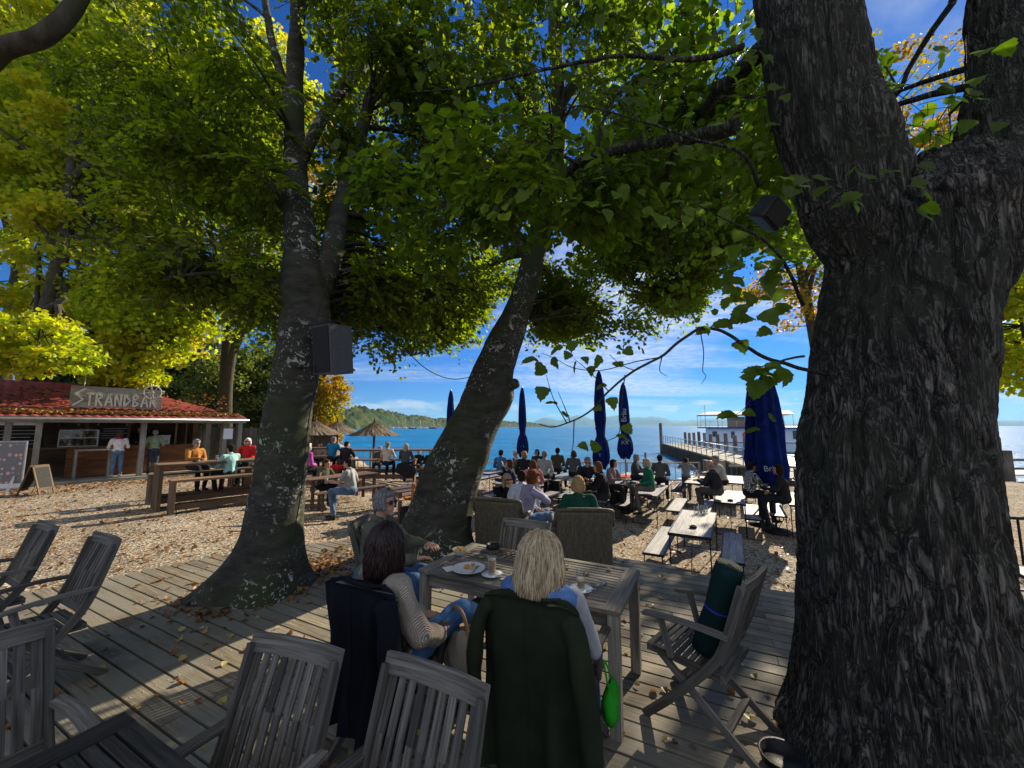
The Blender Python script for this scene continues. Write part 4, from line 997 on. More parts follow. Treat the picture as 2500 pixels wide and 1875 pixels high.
limL = [[V((1.75, 2.45, 5.0)), V((1.0, 3.2, 5.9)), V((.2, 4.2, 6.4)), V((-.8, 5.2, 6.6))], [V((1.8, 2.6, 5.4)), V((2.4, 4.5, 6.6)), V((3.4, 6.5, 7.2)), V((4.4, 8.5, 7.2))], [V((3.2, 2.5, 5.9)), V((4.9, 3.2, 7.9)), V((6.5, 5.5, 8.6)), V((8, 8.5, 8.6))],
        [V((2.0, 2.2, 6.0)), V((1.0, 1.0, 7.2)), V((-.5, -.2, 8.0)), V((-2, -1, 8.2))], [V((3.3, 2.6, 6.6)), V((5, 2.7, 8.5)), V((7, 2.7, 9.2))], [V((1.9, 2.6, 6.5)), V((2.3, 4.0, 8.5)), V((2.6, 5.5, 10.5)), V((3, 7, 11.6))], [V((2.4, 2.6, 7)), V((4.2, 4.6, 9.5)), V((6, 7, 11.5))]]
limL[0] = [V((1.62, 2.5, 4.75)), V((1.05, 3.0, 5.0)), V((.35, 3.7, 5.1)), V((-.6, 4.3, 4.95)), V((-1.6, 4.6, 4.8))]
for i_, pts_ in enumerate(limL):
    pp = catm(pts_, 7); rr = lerpl([.07, .055, .04, .025] if i_ else [.06, .045, .035, .022, .012], 7); mb = MB(); mb.tube([p + V((noise.noise(p * 2), noise.noise(p * 2 + V((7, 7, 7))), noise.noise(p * 2 + V((3, 0, 7))))) * .08 for p in pp], rr, 10); mb.build('limb', BK['linden'], TL, off=bL); skL += list(zip(pp[4:], rr[4:]))
rB = random.Random(33)
def near_ok(P): return (V(P) - V((0, 0, CAMZ))).length > 2.6
sL = seeds_in([(2.5, 5.0, 7.6, 1.4, 1.2, 1.1, .4), (.9, 3.6, 5.4, 2.4, 1.2, .7, .55), (3.2, 6.3, 6.3, 2.4, 2.2, 1.5, .6), (5.2, 8.6, 6.8, 2.6, 2.2, 1.8, .8), (1.5, 4, 9, 4.5, 4, 2.5, .6), (6.5, 9.5, 9.5, 3, 3, 2.5, .6)], 120, rB, near_ok)
crown(TL, bL, skL, sL, 'linden', .105, 13, 'linden', TPLS, BK['linden'], r=rB, sc_=1.25, tmpl=LM)

# hanging linden shoots with large toothed leaves, against the sky and the trunk
def toothed():
    pts = []; n = 9
    for i in range(n + 1):
        t = i / n; x = .56 * math.sin(math.pi * min(1, (t * .93 + .05)) ** .62) * (1 - .12 * t); y = -.12 * math.sin(t * math.pi) * (1 - t) + t * 1.02
        if 0 < i < n: x += .03 * (1 if i % 2 else -1); y += .025 * (1 if i % 2 else -1)
        pts.append((max(x, 0) if i not in (0, n) else 0, y))
    return pts
TP_ = toothed()
def bigleaf(mb, base, d, nrm, s, curl=.25, mi=0):
    d = V(d).normalized(); sd = d.cross(V(nrm)).normalized(); n = sd.cross(d); base = V(base)
    def pos(x, y): return base + (sd * x + d * y + n * (abs(x) * .35 - curl * y * y - .15 * x * x * 3 + .04 * math.sin(9 * y + 5 * x))) * s
    mids = [pos(0, TP_[i][1] if 0 < i < len(TP_) - 1 else (0 if i == 0 else 1.05)) for i in range(len(TP_))]
    for sg in (-1, 1):
        vs = []; 
        for i, (x, y) in enumerate(TP_): vs += [mids[i], pos(sg * x * .5, y), pos(sg * x, y)]
        fs = []
        for i in range(len(TP_) - 1):
            a = i * 3; fs += [[a, a + 3, a + 4, a + 1], [a + 1, a + 4, a + 5, a + 2]]
        mb.add(vs, fs, None, mi, True)
def shoot(pts, r0, leaves, tw=(), name='shoot'):
    """pts in (disp x, disp y, Y)"""
    mb = MB(); W3 = [Q(x * K, y * K, Y) for x, y, Y in pts]; pp = catm(W3, 5); pp = [p + V((noise.noise(p * 9), noise.noise(p * 9 + V((4, 4, 4))), noise.noise(p * 9 + V((8, 1, 4))))) * .008 for p in pp]
    mb.tube(pp, [r0 * (1 - .8 * i / (len(pp) - 1)) for i in range(len(pp))], 6)
    for t_ in tw:
        q = catm([Q(x * K, y * K, Y) for x, y, Y in t_], 4); mb.tube(q, [.0032 * (1 - .6 * i / (len(q) - 1)) for i in range(len(q))], 5)
    o = mb.build(name, BK['linden'], TL, off=bL); mb = MB()
    for (x, y, Y, s, ang) in leaves:
        P = Q(x * K, y * K, Y); a = rad(ang); d = V((math.cos(a), rng.uniform(-.5, .5), math.sin(a))); nrm = V((rng.uniform(-.5, .5), -.55 + rng.uniform(-.5, .4), .75))
        bigleaf(mb, P, d, nrm, s, rng.uniform(.1, .4))
    if leaves: mb.build('leaves', LF['linden'], o, off=bL)
shoot([(1790, 810, 2.3), (1725, 795, 2.25), (1655, 772, 2.2), (1610, 745, 2.15), (1560, 716, 2.1), (1512, 711, 2.05), (1470, 735, 2.0), (1425, 772, 1.95), (1370, 800, 1.95), (1315, 845, 1.95), (1280, 885, 1.95), (1230, 912, 1.95), (1195, 922, 1.95), (1165, 915, 1.95)], .012,
      [(1512, 705, 2.05, .085, -20), (1525, 712, 2.05, .06, 200), (1300, 770, 1.95, .075, 230), (1285, 760, 1.95, .06, 150), (1245, 780, 1.95, .07, 250), (1275, 790, 1.95, .06, -80), (1310, 830, 1.95, .06, 200), (1330, 792, 1.95, .06, 40), (1355, 768, 1.95, .055, 80),
       (1170, 812, 1.95, .085, 100), (1175, 835, 1.95, .08, 250), (1205, 872, 1.95, .07, 170), (1215, 895, 1.95, .05, 0), (1160, 775, 1.95, .09, 190), (1190, 775, 1.95, .07, -40), (1230, 760, 1.95, .05, 240), (1330, 940, 1.95, .08, -10), (1290, 955, 1.95, .07, 250), (1270, 965, 1.95, .06, 170), (1350, 935, 1.95, .06, 60),
       (1318, 858, 1.95, .07, -70), (1300, 880, 1.95, .05, 190), (1240, 735, 1.95, .07, 250), (1215, 748, 1.95, .08, 200), (1260, 770, 1.95, .05, -60), (1390, 765, 1.95, .04, 100)],
      tw=[[(1425, 772, 1.95), (1370, 782, 1.95), (1300, 800, 1.95), (1240, 795, 1.95), (1200, 775, 1.95), (1170, 762, 1.95)], [(1512, 711, 2.05), (1520, 760, 2.05), (1518, 800, 2.03), (1525, 812, 2.0), (1515, 830, 2.0)], [(1430, 770, 1.95), (1425, 800, 1.95), (1440, 812, 1.95)],
          [(1225, 915, 1.95), (1195, 860, 1.95), (1180, 810, 1.95)], [(1232, 912, 1.95), (1220, 880, 1.95), (1205, 845, 1.95)], [(1240, 910, 1.95), (1238, 960, 1.95), (1232, 990, 1.95)], [(1350, 810, 1.95), (1345, 850, 1.95), (1340, 900, 1.95), (1335, 940, 1.95), (1300, 955, 1.95), (1285, 960, 1.95)],
          [(1315, 845, 1.95), (1270, 800, 1.95), (1240, 775, 1.95)], [(1370, 800, 1.95), (1345, 790, 1.95), (1320, 770, 1.95)]])
shoot([(1735, 660, 2.3), (1715, 610, 2.2), (1690, 560, 2.1), (1650, 520, 2.05), (1600, 490, 2.0), (1560, 470, 2.0), (1500, 440, 2.0)], .012,
      [(1700 + rng.uniform(-150, 10), 560 + rng.uniform(-90, 130), rng.uniform(2.0, 2.3), rng.uniform(.07, .11), rng.uniform(160, 300)) for _ in range(26)] + [(rng.uniform(1560, 1700), rng.uniform(560, 740), 2.15, rng.uniform(.08, .12), rng.uniform(160, 300)) for _ in range(14)])
shoot([(1735, 770, 2.2), (1690, 780, 2.1), (1660, 800, 2.05), (1640, 830, 2.05)], .008,
      [(rng.uniform(1625, 1720), rng.uniform(775, 825), rng.uniform(1.9, 2.1), rng.uniform(.07, .1), rng.uniform(150, 260)) for _ in range(12)] + [(1590, 895, 2.2, .11, 182), (1630, 890, 2.1, .07, 190), (1640, 925, 2.1, .08, 200), (1660, 900, 2.1, .06, -20)], tw=[[(1640, 830, 2.05), (1610, 880, 2.1), (1590, 895, 2.15)], [(1660, 800, 2.05), (1670, 880, 2.1), (1645, 920, 2.1)]])
shoot([(1730, 470, 2.15), (1780, 440, 1.95), (1860, 400, 1.85), (1960, 380, 1.8)], .008, [(rng.uniform(1700, 2000), rng.uniform(340, 470), rng.uniform(1.75, 1.95), rng.uniform(.07, .1), rng.uniform(-60, 240)) for _ in range(20)])
shoot([(2050, 250, 2.1), (2100, 200, 1.9), (2160, 150, 1.85)], .008, [(rng.uniform(2020, 2200), rng.uniform(90, 290), rng.uniform(1.8, 1.95), rng.uniform(.07, .1), rng.uniform(-60, 240)) for _ in range(13)])
shoot([(1640, 400, 2.2), (1600, 330, 2.1), (1500, 300, 2.1), (1380, 260, 2.2), (1250, 230, 2.3), (1120, 260, 2.4)], .013, [(rng.uniform(1250, 1700), rng.uniform(60, 480), rng.uniform(2.1, 2.7), rng.uniform(.06, .10), rng.uniform(150, 330)) for _ in range(110)],
      tw=[[(1500, 300, 2.1), (1420, 340, 2.2), (1300, 380, 2.3), (1200, 400, 2.4)], [(1380, 260, 2.2), (1300, 180, 2.3), (1200, 120, 2.4), (1080, 100, 2.5)], [(1600, 330, 2.1), (1560, 400, 2.1), (1480, 440, 2.1)], [(1250, 230, 2.3), (1160, 300, 2.4), (1060, 330, 2.5)]])
shoot([(1605, 100, 2.4), (1500, 130, 2.4), (1350, 120, 2.5), (1180, 150, 2.6), (1000, 190, 2.7), (880, 200, 2.8)], .022, [(rng.uniform(850, 1600), rng.uniform(0, 260), rng.uniform(2.4, 3.0), rng.uniform(.07, .11), rng.uniform(150, 330)) for _ in range(80)],
      tw=[[(1350, 120, 2.5), (1250, 60, 2.6), (1100, 30, 2.7), (950, 40, 2.8)], [(1180, 150, 2.6), (1050, 110, 2.7), (930, 90, 2.8)], [(1500, 130, 2.4), (1400, 200, 2.5), (1280, 240, 2.6)]])

# -- limb of a tree outside the frame at top left
bT = V((-5.6, 1.9, gz(-5.6, 1.9))); TT = thing('overhanging_tree', 'dark bare limb arching into the top left corner from a tree outside the frame', 'tree', bT)
MB().tube(catm([bT, V((-5.55, 1.9, 3)), V((-5.4, 1.95, 5)), V((-5.2, 2, 8))], 6), lerpl([.42, .33, .27, .18], 6), 16).build('trunk', BK['bg'], TT, off=bT)
MB().tube(catm([V((-5.4, 1.95, 4.4)), Q(-160, 190, 2.5), Q(10, 118, 2.45), Q(110, 85, 2.45), Q(190, 0, 2.5), Q(220, -120, 2.6), Q(240, -300, 2.8)], 8), lerpl([.12, .075, .062, .058, .052, .045, .03], 8), 12).build('limb', BK['bg'], TT, off=bT)

# -- background trees
def bgtree(name, label, base, trunk, tr, ells, nleaf, lsz, matn, seed, group=None, forks=4, flat=.5, prune=False, bk='bg', nclump=60, cr=.55, sun=False):
    r = random.Random(seed); rn = np.random.default_rng(seed); base = V(base)
    T = thing(name, label, 'tree', base, 0, group); pts = catm(trunk, 6); rr = [tr * (1 - .7 * i / (len(pts) - 1)) for i in range(len(pts))]
    MB().tube(pts, rr, 12).build('trunk', BK[bk], T, off=base)
    mb = MB(); ends = []
    cl = seeds_in(ells, nclump, r)
    if sun: cl = [c for c in cl if sunkeep(c, r)]; nleaf = int(nleaf * len(cl) / nclump)
    TP, TQ, R0, R1 = [], [], [], []
    SP = np.array([tuple(p) for p in pts[3:]])
    tops = []
    for k in range(forks * 2):
        c = cl[r.randrange(len(cl))]; s = pts[r.randrange(len(pts) // 3, len(pts) - 1)]; m = s.lerp(V(c), .5) + V((0, 0, (V(c) - s).length * .1)); q = catm([s, m, V(c)], 5)
        r0_ = tr * r.uniform(.28, .5); mb.tube(q, [r0_ * (1 - .8 * i / (len(q) - 1)) for i in range(len(q))], 7); tops += [tuple(x) for x in q[2:]]
    mb.build('limb', BK[bk], T, off=base)
    SP = np.concatenate([SP, np.array(tops)])
    bs = []; per = nleaf // len(cl)
    for c in cl:
        c = np.array(c); j = np.argmin(np.linalg.norm(SP - c, axis=1)); TP.append(SP[j]); TQ.append(c); R0.append(tr * .12); R1.append(tr * .04)
        x = rn.normal(0, 1, (per, 3)); x = norml(x) * (rn.random((per, 1)) ** .4) * np.array([1, 1, flat]) * cr * r.uniform(.7, 1.5)
        x[:, 2] -= .25 * (x[:, 0] ** 2 + x[:, 1] ** 2) / cr; bs.append(c + x)
    b = np.concatenate(bs); n = len(b)
    if prune:
        x, y = proj(b); k = ~(inpoly(x, y, WIN2) & (rn.random(n) < .85)); b = b[k]; n = len(b)
    d = rn.normal(0, 1, (n, 3)); d[:, 2] -= .5; nn = rn.normal(0, .55, (n, 3)); nn[:, 2] += 1
    leafobj('crown', b, d, nn, lsz * rn.uniform(.7, 1.3, n), LF[matn], LM, parent=T, off=base)
    twigobj('branches', TP, TQ, R0, R1, BK[bk], T, base)
    return T
def Z(x, y): return gz(x, y)
gm = 'yellowing maples behind the bar'
bgtree('maple_tree', 'yellow green maple with dark twin trunks at the far left edge', (-19.6, 15.8, .6), [(-19.6, 15.8, .4), (-19.9, 15.8, 5), (-19.4, 15.8, 10), (-19.6, 15.9, 17)], .38, [(-21.0, 17.2, 14, 4.6, 2.6, 8.0, 1), (-17.6, 17.4, 7.0, 2.6, 1.8, 2.4, .5)], 52000, .17, 'maple', 1, gm, 8, .55, nclump=210, cr=.9)
bgtree('maple_tree', 'forked maple with bright yellow leaves second from the left edge', (-17.8, 18.2, .6), [(-17.8, 18.2, .4), (-18.2, 18.2, 6), (-18.4, 18.2, 10), (-17.2, 18.2, 18)], .34, [(-17.8, 19.4, 13.8, 3.4, 2.6, 6.5, 1), (-16.2, 17.2, 8, 2.2, 2, 1.8, .35)], 40000, .17, 'maple', 2, gm, 8, .55, prune=True, nclump=160, cr=.9)
bgtree('maple_tree', 'orange tipped maple leaning over the bar roof beside the sky gap', (-14.9, 20.5, .6), [(-14.9, 20.5, .4), (-15.2, 20.5, 5), (-14.7, 20.5, 9), (-13.6, 20.3, 15)], .28, [(-14.8, 21.4, 12.2, 2.5, 2.0, 3.6, 1), (-12.8, 20, 17, 3.2, 2.5, 3.5, .6)], 26000, .16, 'gold', 3, gm, 7, .55, prune=True, nclump=110, cr=.9)
bgtree('maple_tree', 'low hanging maple dropping yellow green leaves onto the roof at left', (-20.2, 12.8, .6), [(-20.2, 12.8, .4), (-19.2, 12.9, 4), (-17.6, 13.2, 6.0), (-16, 13.4, 7.2)], .26, [(-16.6, 12.9, 5.5, 2.3, 1.3, 1.1, 1), (-15.8, 12.8, 4.8, 1.6, 1.1, .6, .4)], 5600, .14, 'maple', 4, gm, 5, .36, nclump=115, cr=.42)
bgtree('maple_tree', 'tallest yellow maple filling the top left corner behind the bare limb', (-25.5, 19, .6), [(-25.5, 19, .4), (-25.3, 19, 8), (-25.0, 19, 16), (-24.6, 19, 25)], .42, [(-24.5, 18.5, 21, 6.5, 3, 6.5, 1)], 50000, .2, 'maple', 6, gm, 8, .55, nclump=260, cr=1.1)
bgtree('maple_tree', 'green yellow maple high above the bar sign behind the straight beech', (-17.0, 23, .6), [(-17, 23, .4), (-17.3, 23, 8), (-17.0, 23, 16), (-16.6, 23, 25)], .36, [(-17.5, 22.5, 22, 5.5, 3, 6.0, 1)], 28000, .2, 'maple', 7, gm, 7, .55, nclump=130, cr=1.1, prune=True)
kinds = ['tall dark green tree standing behind the bar roof', 'grey green tree with thin trunk behind the bar', 'slender dark tree in the wood behind the bar']
for i in range(13):
    sx = 160 + i * 42; Y = 26 + (i * 37 % 9); p = Q(sx, 900, Y); h = rng.uniform(8.5, 12.5) if i < 9 else rng.uniform(7.5, 9.8)
    m = 'willow' if i in (5, 9, 10, 12) else 'wood'
    lb = {'willow': 'pale green feathery tree in the wood behind the bar, %s tree from the left' % ORD[i], 'wood': 'tall dark green tree behind the bar roof, %s tree of the wood from the left' % ORD[i]}[m]
    bgtree('woodland_tree', lb, (p.x, Y, .4), [(p.x, Y, .2), (p.x + rng.uniform(-.3, .3), Y, h * .5), (p.x + rng.uniform(-.5, .5), Y, h)], .16, [(p.x, Y, h * .62, 1.9, 1.9, h * .36, 1), (p.x, Y, h * .32, 1.5, 1.5, h * .2, .35)], 9500, .17, m, 50 + i, 'pale feathery trees behind the bar' if m == 'willow' else 'dark trees of the wood behind the bar', 4, .7, nclump=70, cr=.7)
bgtree('golden_tree', 'orange and yellow autumn tree by the thatched parasols at the shore', (-15.2, 30, .3), [(-15.2, 30, .1), (-15.2, 30, 3), (-15, 30, 6)], .2, [(-14.6, 29.5, 4.6, 2.0, 2, 2.6, 1), (-14.4, 29, 2.0, 1.5, 1.5, 1.2, .35)], 15000, .15, 'gold', 90, None, 5, .6, nclump=80, cr=.6)
for i in range(6):
    p = Q(130 + i * 100, 1040, 24 + i * .8); hh = 2.4
    bgtree('shrub', 'dark leafy shrub beneath the trees behind the bar, %s from the left' % ORD[i], (p.x, p.y, .4), [(p.x, p.y, .3), (p.x, p.y, 1.5), (p.x, p.y, 2.4)], .06, [(p.x, p.y, 2.3, 2.0, 1.2, 1.8, 1)], 5000, .15, 'wood', 120 + i, 'shrubs behind the bar', 2, .7, nclump=30, cr=.7)
bgtree('autumn_tree', 'sparse orange brown tree on the shore behind the big linden trunk', (13.4, 16.5, 0), [(13.4, 16.5, -.2), (13.3, 16.4, 4), (12.6, 16, 8), (12, 16, 13)], .3, [(12.3, 15.8, 9.5, 3.0, 2.6, 3.0, 1), (16, 15, 15, 3, 3, 4.5, 1)], 11000, .12, 'gold', 95, None, 5, .6, nclump=110, cr=.6, sun=True)
bgtree('autumn_tree', 'yellow green tree overhanging the dock at the right edge', (17.5, 12.5, 0), [(17.5, 12.5, -.2), (17.4, 12.5, 5), (16.8, 12.4, 10)], .3, [(16.0, 12.2, 7, 2.6, 2.5, 2.6, 1), (15, 12, 4.6, 1.4, 1.4, 1.0, .25)], 14000, .13, 'maple', 96, None, 4, .6, nclump=80, cr=.6, sun=True)

# -- fallen leaves
def litter(name, label, n, pos, mat, size, zf):
    b = np.array([pos() for _ in range(n)]); m = len(b); bb = np.array([(x, y, zf(x, y)) for x, y in b])
    d = nr.normal(0, 1, (m, 3)); d[:, 2] = nr.normal(0, .25, m); nn = nr.normal(0, .35, (m, 3)); nn[:, 2] += 1
    o = leafobj(name, bb, d, nn, size * nr.uniform(.6, 1.3, m), mat, LM * np.array([1, 1, 2.2]) + np.array([0, 0, .05])); tag(o, label, 'fallen leaves', kind='stuff'); return o
LF['dry'] = leafmat('dry_leaf', (.10, .045, .018), (.26, .12, .04), (.46, .27, .06), (1.2, 1.2, .8), .2, 3.)
LF['dryy'] = leafmat('yellow_fallen_leaf', (.42, .30, .03), (.45, .36, .10), (.5, .45, .3), (1.2, 1.2, .8), .2, 3.)
def inside(pl): return lambda x, y: bool(inpoly(x, y, pl))
ind = inside(DECK)
def pg():
    while True:
        x, y = rng.uniform(-17, 9), rng.uniform(3.5, 20)
        if ind(x, y): continue
        p0 = V((x, y, 0)) - V((BO.x, BO.y, 0)); dist = -p0.dot(CN)
        if rng.random() < (.9 if 0 < dist < 2.6 else .22): 
            if dist < 0 : continue
            return x, y
litter('ground_leaves', 'brown autumn leaves scattered over the gravel', 7000, pg, LF['dry'], .07, lambda x, y: gz(x, y) + .02 + .035 * noise.noise(V((x * .9, y * .9, 0))))
def pdk():
    while True:
        r_ = rng.random()
        if r_ < .45: x, y = b1.x + .55 + rng.gauss(0, .5), b1.y + .75 + rng.gauss(0, .35)
        elif r_ < .62: a = rng.uniform(0, 6.28); q = rng.gauss(.6, .12); x, y = b1.x + math.cos(a) * q - .1, b1.y + math.sin(a) * q
        else: x, y = rng.uniform(-5, 3.3), rng.uniform(1, 6.5)
        if ind(x, y): return x, y
litter('deck_leaves', 'small brown autumn leaves scattered on the wooden deck', 1150, pdk, LF['dry'], .055, lambda x, y: ZD + .012)
litter('deck_leaves', 'yellow and cream fallen leaves scattered on the wooden deck', 130, lambda: (rng.uniform(-3.2, 2.4), rng.uniform(1.2, 4.2)), LF['dryy'], .055, lambda x, y: ZD + .013)
m_ = []
def proof():
    s = rng.uniform(SL, SR - .2); y = abs(rng.gauss(.0, .55)) + .05 if rng.random() < .9 else rng.uniform(1.3, 3); p = BO + CB * s + CN * y; m_.append((s, y)); return p.x, p.y
def zroof(x, y):
    p = V((x, y, 0)) - V((BO.x, BO.y, 0)); yy = p.dot(CN); return (ZE + (yy + .35) / 1.5 * .28 + .05) if yy < 1.12 else (ZE + .36 + (yy - 1.1) / 2.5 * 1.09 + .05)
litter('roof_leaves', 'thick band of orange leaves lying on the red bar roof', 5200, proof, LF['dry'], .11, zroof)

# ================================================================== FURNITURE
def put(o, x, y, z, rz=0.): o.location = (x, y, z); o.rotation_euler = (0, 0, rz); return o
# folding teak armchair, local +Y is the way the sitter faces
def make_chair():
    t = thing('folding_armchair', 'folding teak armchair', 'chair'); W = .235
    def post(x):
        pts = catm([(x, .30, 0), (x, .08, .22), (x, -.13, .46), (x, -.22, .62), (x, -.33, .97)], 4)
        mb = MB()
        mb.sweep(pts, .026, .052, up=(0, 1, 0)); return mb
    bf = thing; 
    for x in (-W, W): post(x).build('leg', M['teak'], t, bev=.003)
    for x in (-W + .03, W - .03): MB().bar((x, .22, .44), (x, -.02, .25), .024, .045, up=(0, 1, 0)).bar((x, -.02, .25), (x, -.36, 0), .024, .045, up=(0, 1, 0)).build('leg', M['teak'], t, bev=.003)
    br = MB()
    top = catm([(-W - .014, -.338, .967), (-.1, -.352, .969), (.1, -.352, .969), (W + .014, -.338, .967)], 3)
    br.sweep(top, .026, .078, up=(0, -.3, 1))
    br.bar((-W, -.195, .52), (W, -.195, .52), .024, .05, up=(0, -.3, 1)); mb = br
    for k in range(9):
        x = -W + .034 + k * (2 * W - .068) / 8; mb.bar((x, -.197, .53), (x, -.265, .75), .034, .012, up=(0, 1, 0)); mb.bar((x, -.265, .748), (x, -.343, .95), .034, .012, up=(0, 1, 0))
    mb.build('backrest', M['teak'], t, bev=.002)
    mb = MB()
    for x in (-W + .015, W - .015): mb.bar((x, .25, .435), (x, -.2, .415), .024, .045)
    mb.bar((-W, .25, .435), (W, .25, .435), .035, .045); mb.bar((-W, -.2, .415), (W, -.2, .415), .03, .04)
    for k in range(10):
        y = .205 - k * .043; mb.bar((-W + .03, y, .448 - .001 * k), (W - .03, y, .448 - .001 * k), .03, .014)
    mb.build('seat', M['teak'], t, bev=.002)
    for s in (-1, 1):
        x = s * (W + .02); mb = MB(); q = catm([(x, -.25, .675), (x + s * .012, -.05, .685), (x + s * .01, .12, .675), (x, .27, .655)], 3)
        mb.sweep(q, .055, .022)
        mb.bar((x - s * .005, .16, .66), (x - s * .01, .10, .43), .022, .04, up=(0, 1, 0)); mb.build('armrest', M['teak'], t, bev=.003)
    MB().bar((-W, .09, .21), (W, .09, .21), .022, .04, up=(0, 1, 0)).bar((-W + .03, -.2, .125), (W - .03, -.2, .125), .022, .04, up=(0, 1, 0)).build('stretcher', M['teak'], t, bev=.002)
    return t
CH0 = make_chair(); first = [True]
def chair(x, y, d, label, z=ZD, sc=1.0, group='folding teak armchairs on the deck'):
    o = CH0 if first[0] else ctree(CH0); first[0] = False
    put(o, x, y, z, yaw(d)); o.scale = (sc, sc, sc); o['label'] = label; o['category'] = 'chair'; o['group'] = group; return o
nA = -A; nB = -B
def ctr(P, d, back=.34): return P.x + d.x * back, P.y + d.y * back
def midG(a, b, z): return (G(*a, z) + G(*b, z)) / 2
P = midG((1793, 1434), (1890, 1403), 1.70); dC1 = V((-.70, .71, 0)).normalized(); c1 = ctr(P, dC1); chair(*c1, dC1, 'empty folding teak armchair holding the rolled green mat, right of the main table')
P = midG((950, 1600), (1195, 1685), 1.70); c2 = ctr(P, nA); chair(*c2, nA, 'slatted teak chair nearest the camera, in front of the dark olive coat', sc=.965)
dC3 = V((-.30, -.95, 0)).normalized(); P = midG((627, 1554), (836, 1594), 1.70); c3 = ctr(P, dC3); chair(*c3, dC3, 'slatted teak chair at bottom left of the black jacket, second from the camera', sc=.965)
P = midG((215, 1313), (303, 1335), 1.70); c5 = ctr(P, nA); chair(*c5, nA, 'teak armchair with light streak on its back, right of two at left edge')
P = midG((83, 1283), (147, 1300), 1.70); c4 = ctr(P, nA); chair(*c4, nA, 'teak armchair farthest left standing on the deck beside the gravel')
P = G(138, 1535, 1.70) - A * .26; c6 = ctr(P, B); chair(*c6, B, 'slatted teak chair at the end of the near table in the bottom left corner')
P = midG((1230, 1279), (1342, 1290), 1.70); c8 = ctr(P, nA); chair(*c8, nA, 'empty teak chair on the far side of the main table')
P = (G(800, 1421, 1.70) + G(975, 1475, 1.70)) / 2; cP2 = ctr(P, A); chair(*cP2, A, 'teak armchair under the black jacket where the dark haired woman sits', sc=.975)
P = (G(1189, 1464, 1.70) + G(1411, 1499, 1.70)) / 2; cP3 = ctr(P, A); chair(*cP3, A, 'teak armchair under the olive coat where the blond woman sits', sc=.975)
hP1 = G(937, 1212, 1.96); dP1 = V((.93, -.05, 0)).normalized(); chair(hP1.x + .12, hP1.y + .0, dP1, 'teak armchair of the grey haired woman at the left end of the table')

# main table
NL, FL_, FR_, NR_ = G(1018, 1386, 1.5), G(1156, 1325, 1.5), G(1567, 1397, 1.5), G(1510, 1489, 1.5)
tc_ = (NL + FL_ + FR_ + NR_) / 4; ly = yaw(A)
def deck_table(name, label, x, y, Lx, Wy, mat, rz):
    t = thing(name, label, 'table', (x, y, ZD), rz, 'slatted teak tables on the deck'); mb = MB(); z = .735
    for s in (-1, 1): mb.bar((s * (Lx / 2 - .055), -Wy / 2, z), (s * (Lx / 2 - .055), Wy / 2, z), .11, .028)
    for s in (-1, 1): mb.bar((-Lx / 2 + .111, s * (Wy / 2 - .03), z - .001), (Lx / 2 - .111, s * (Wy / 2 - .03), z - .001), .058, .028)
    n = int((Wy - .13) / .048)
    for k in range(n): y_ = -Wy / 2 + .088 + k * (Wy - .176) / (n - 1); mb.bar((-Lx / 2 + .112, y_, z - .002), (Lx / 2 - .112, y_, z - .002), .040, .022)
    mb.build('tabletop', mat, t, bev=.003)
    mb = MB()
    for s in (-1, 1): mb.bar((-Lx / 2 + .06, s * (Wy / 2 - .05), .67), (Lx / 2 - .06, s * (Wy / 2 - .05), .67), .022, .085); mb.bar((s * (Lx / 2 - .05), -Wy / 2 + .06, .67), (s * (Lx / 2 - .05), Wy / 2 - .06, .67), .022, .085)
    mb.build('apron', mat, t)
    for a in (-1, 1):
        for b in (-1, 1): MB().bar((a * (Lx / 2 - .045), b * (Wy / 2 - .045), 0), (a * (Lx / 2 - .045), b * (Wy / 2 - .045), .72), .072, .072, up=(0, 1, 0)).build('leg', mat, t, bev=.004)
    return t
MT = deck_table('teak_table', 'long slatted teak table with coffee glasses and a cake plate', tc_.x, tc_.y, 1.60, .80, M['teak2'], math.atan2(B.y, B.x))
cn = G(305, 1735, 1.5); Lt, Wt = 1.5, .85; cen = cn + B * Lt / 2 - A * Wt / 2
NTB = deck_table('teak_table', 'dark slatted teak table in the bottom left corner', cen.x, cen.y, Lt, Wt, M['teakdark'], math.atan2(B.y, B.x))

# things on the main table
ceram = simple('white_ceramic', (.75, .75, .73), .2, 0, .04, 2, 0, .5); ztab = 1.5
def lobj(name, mb, mat, P, label, cat, rz=0, group=None, bev=0): o = mb.build(name, mat, None, bev=bev); put(o, P[0], P[1], P[2], rz); return tag(o, label, cat, group)
def S5(x, y): return 800 + x / 2.289, 1150 + y / 2.289
P = G(*S5(787, 556), ztab + .01)
pl = thing('plate', 'white round plate with remains of a cake on the main table', 'plate', P); MB().lathe([(.001, .004), (.085, .004), (.13, .02), (.133, .024), (.128, .024), (.085, .010), (.001, .010)], seg=32).build('dish', ceram, pl)
mb = MB(); mb.bar((.04, -.11, .02), (.06, .02, .018), .012, .003); mb.bar((.06, .02, .018), (.07, .06, .016), .022, .003); lobj('fork', mb, M['galv'], P, 'small steel fork lying on the white plate', 'fork')
mb = MB(); 
for k in range(9): mb.ell((rng.gauss(0, .016), rng.gauss(0, .014), .015 + rng.uniform(0, .018)), (.018, .015, .012), None, 8, 6)
lobj('cake', mb, cakem, P + V((.005, .02, .0)), 'half eaten piece of fruit cake on the white plate', 'cake')
P = G(*S5(738, 470), ztab); mb = MB(); mb.lathe([(.001, 0), (.03, 0), (.05, .02), (.066, .052), (.069, .055), (.064, .054), (.046, .024), (.001, .012)], seg=24)
for k in range(6): pass
lobj('bowl', mb, ceram, P, 'small white bowl filled with orange and yellow sweets on the table', 'bowl')
sw1 = simple('sweets', (.85, .42, .03), .5, 0, .5, 40); mb = MB()
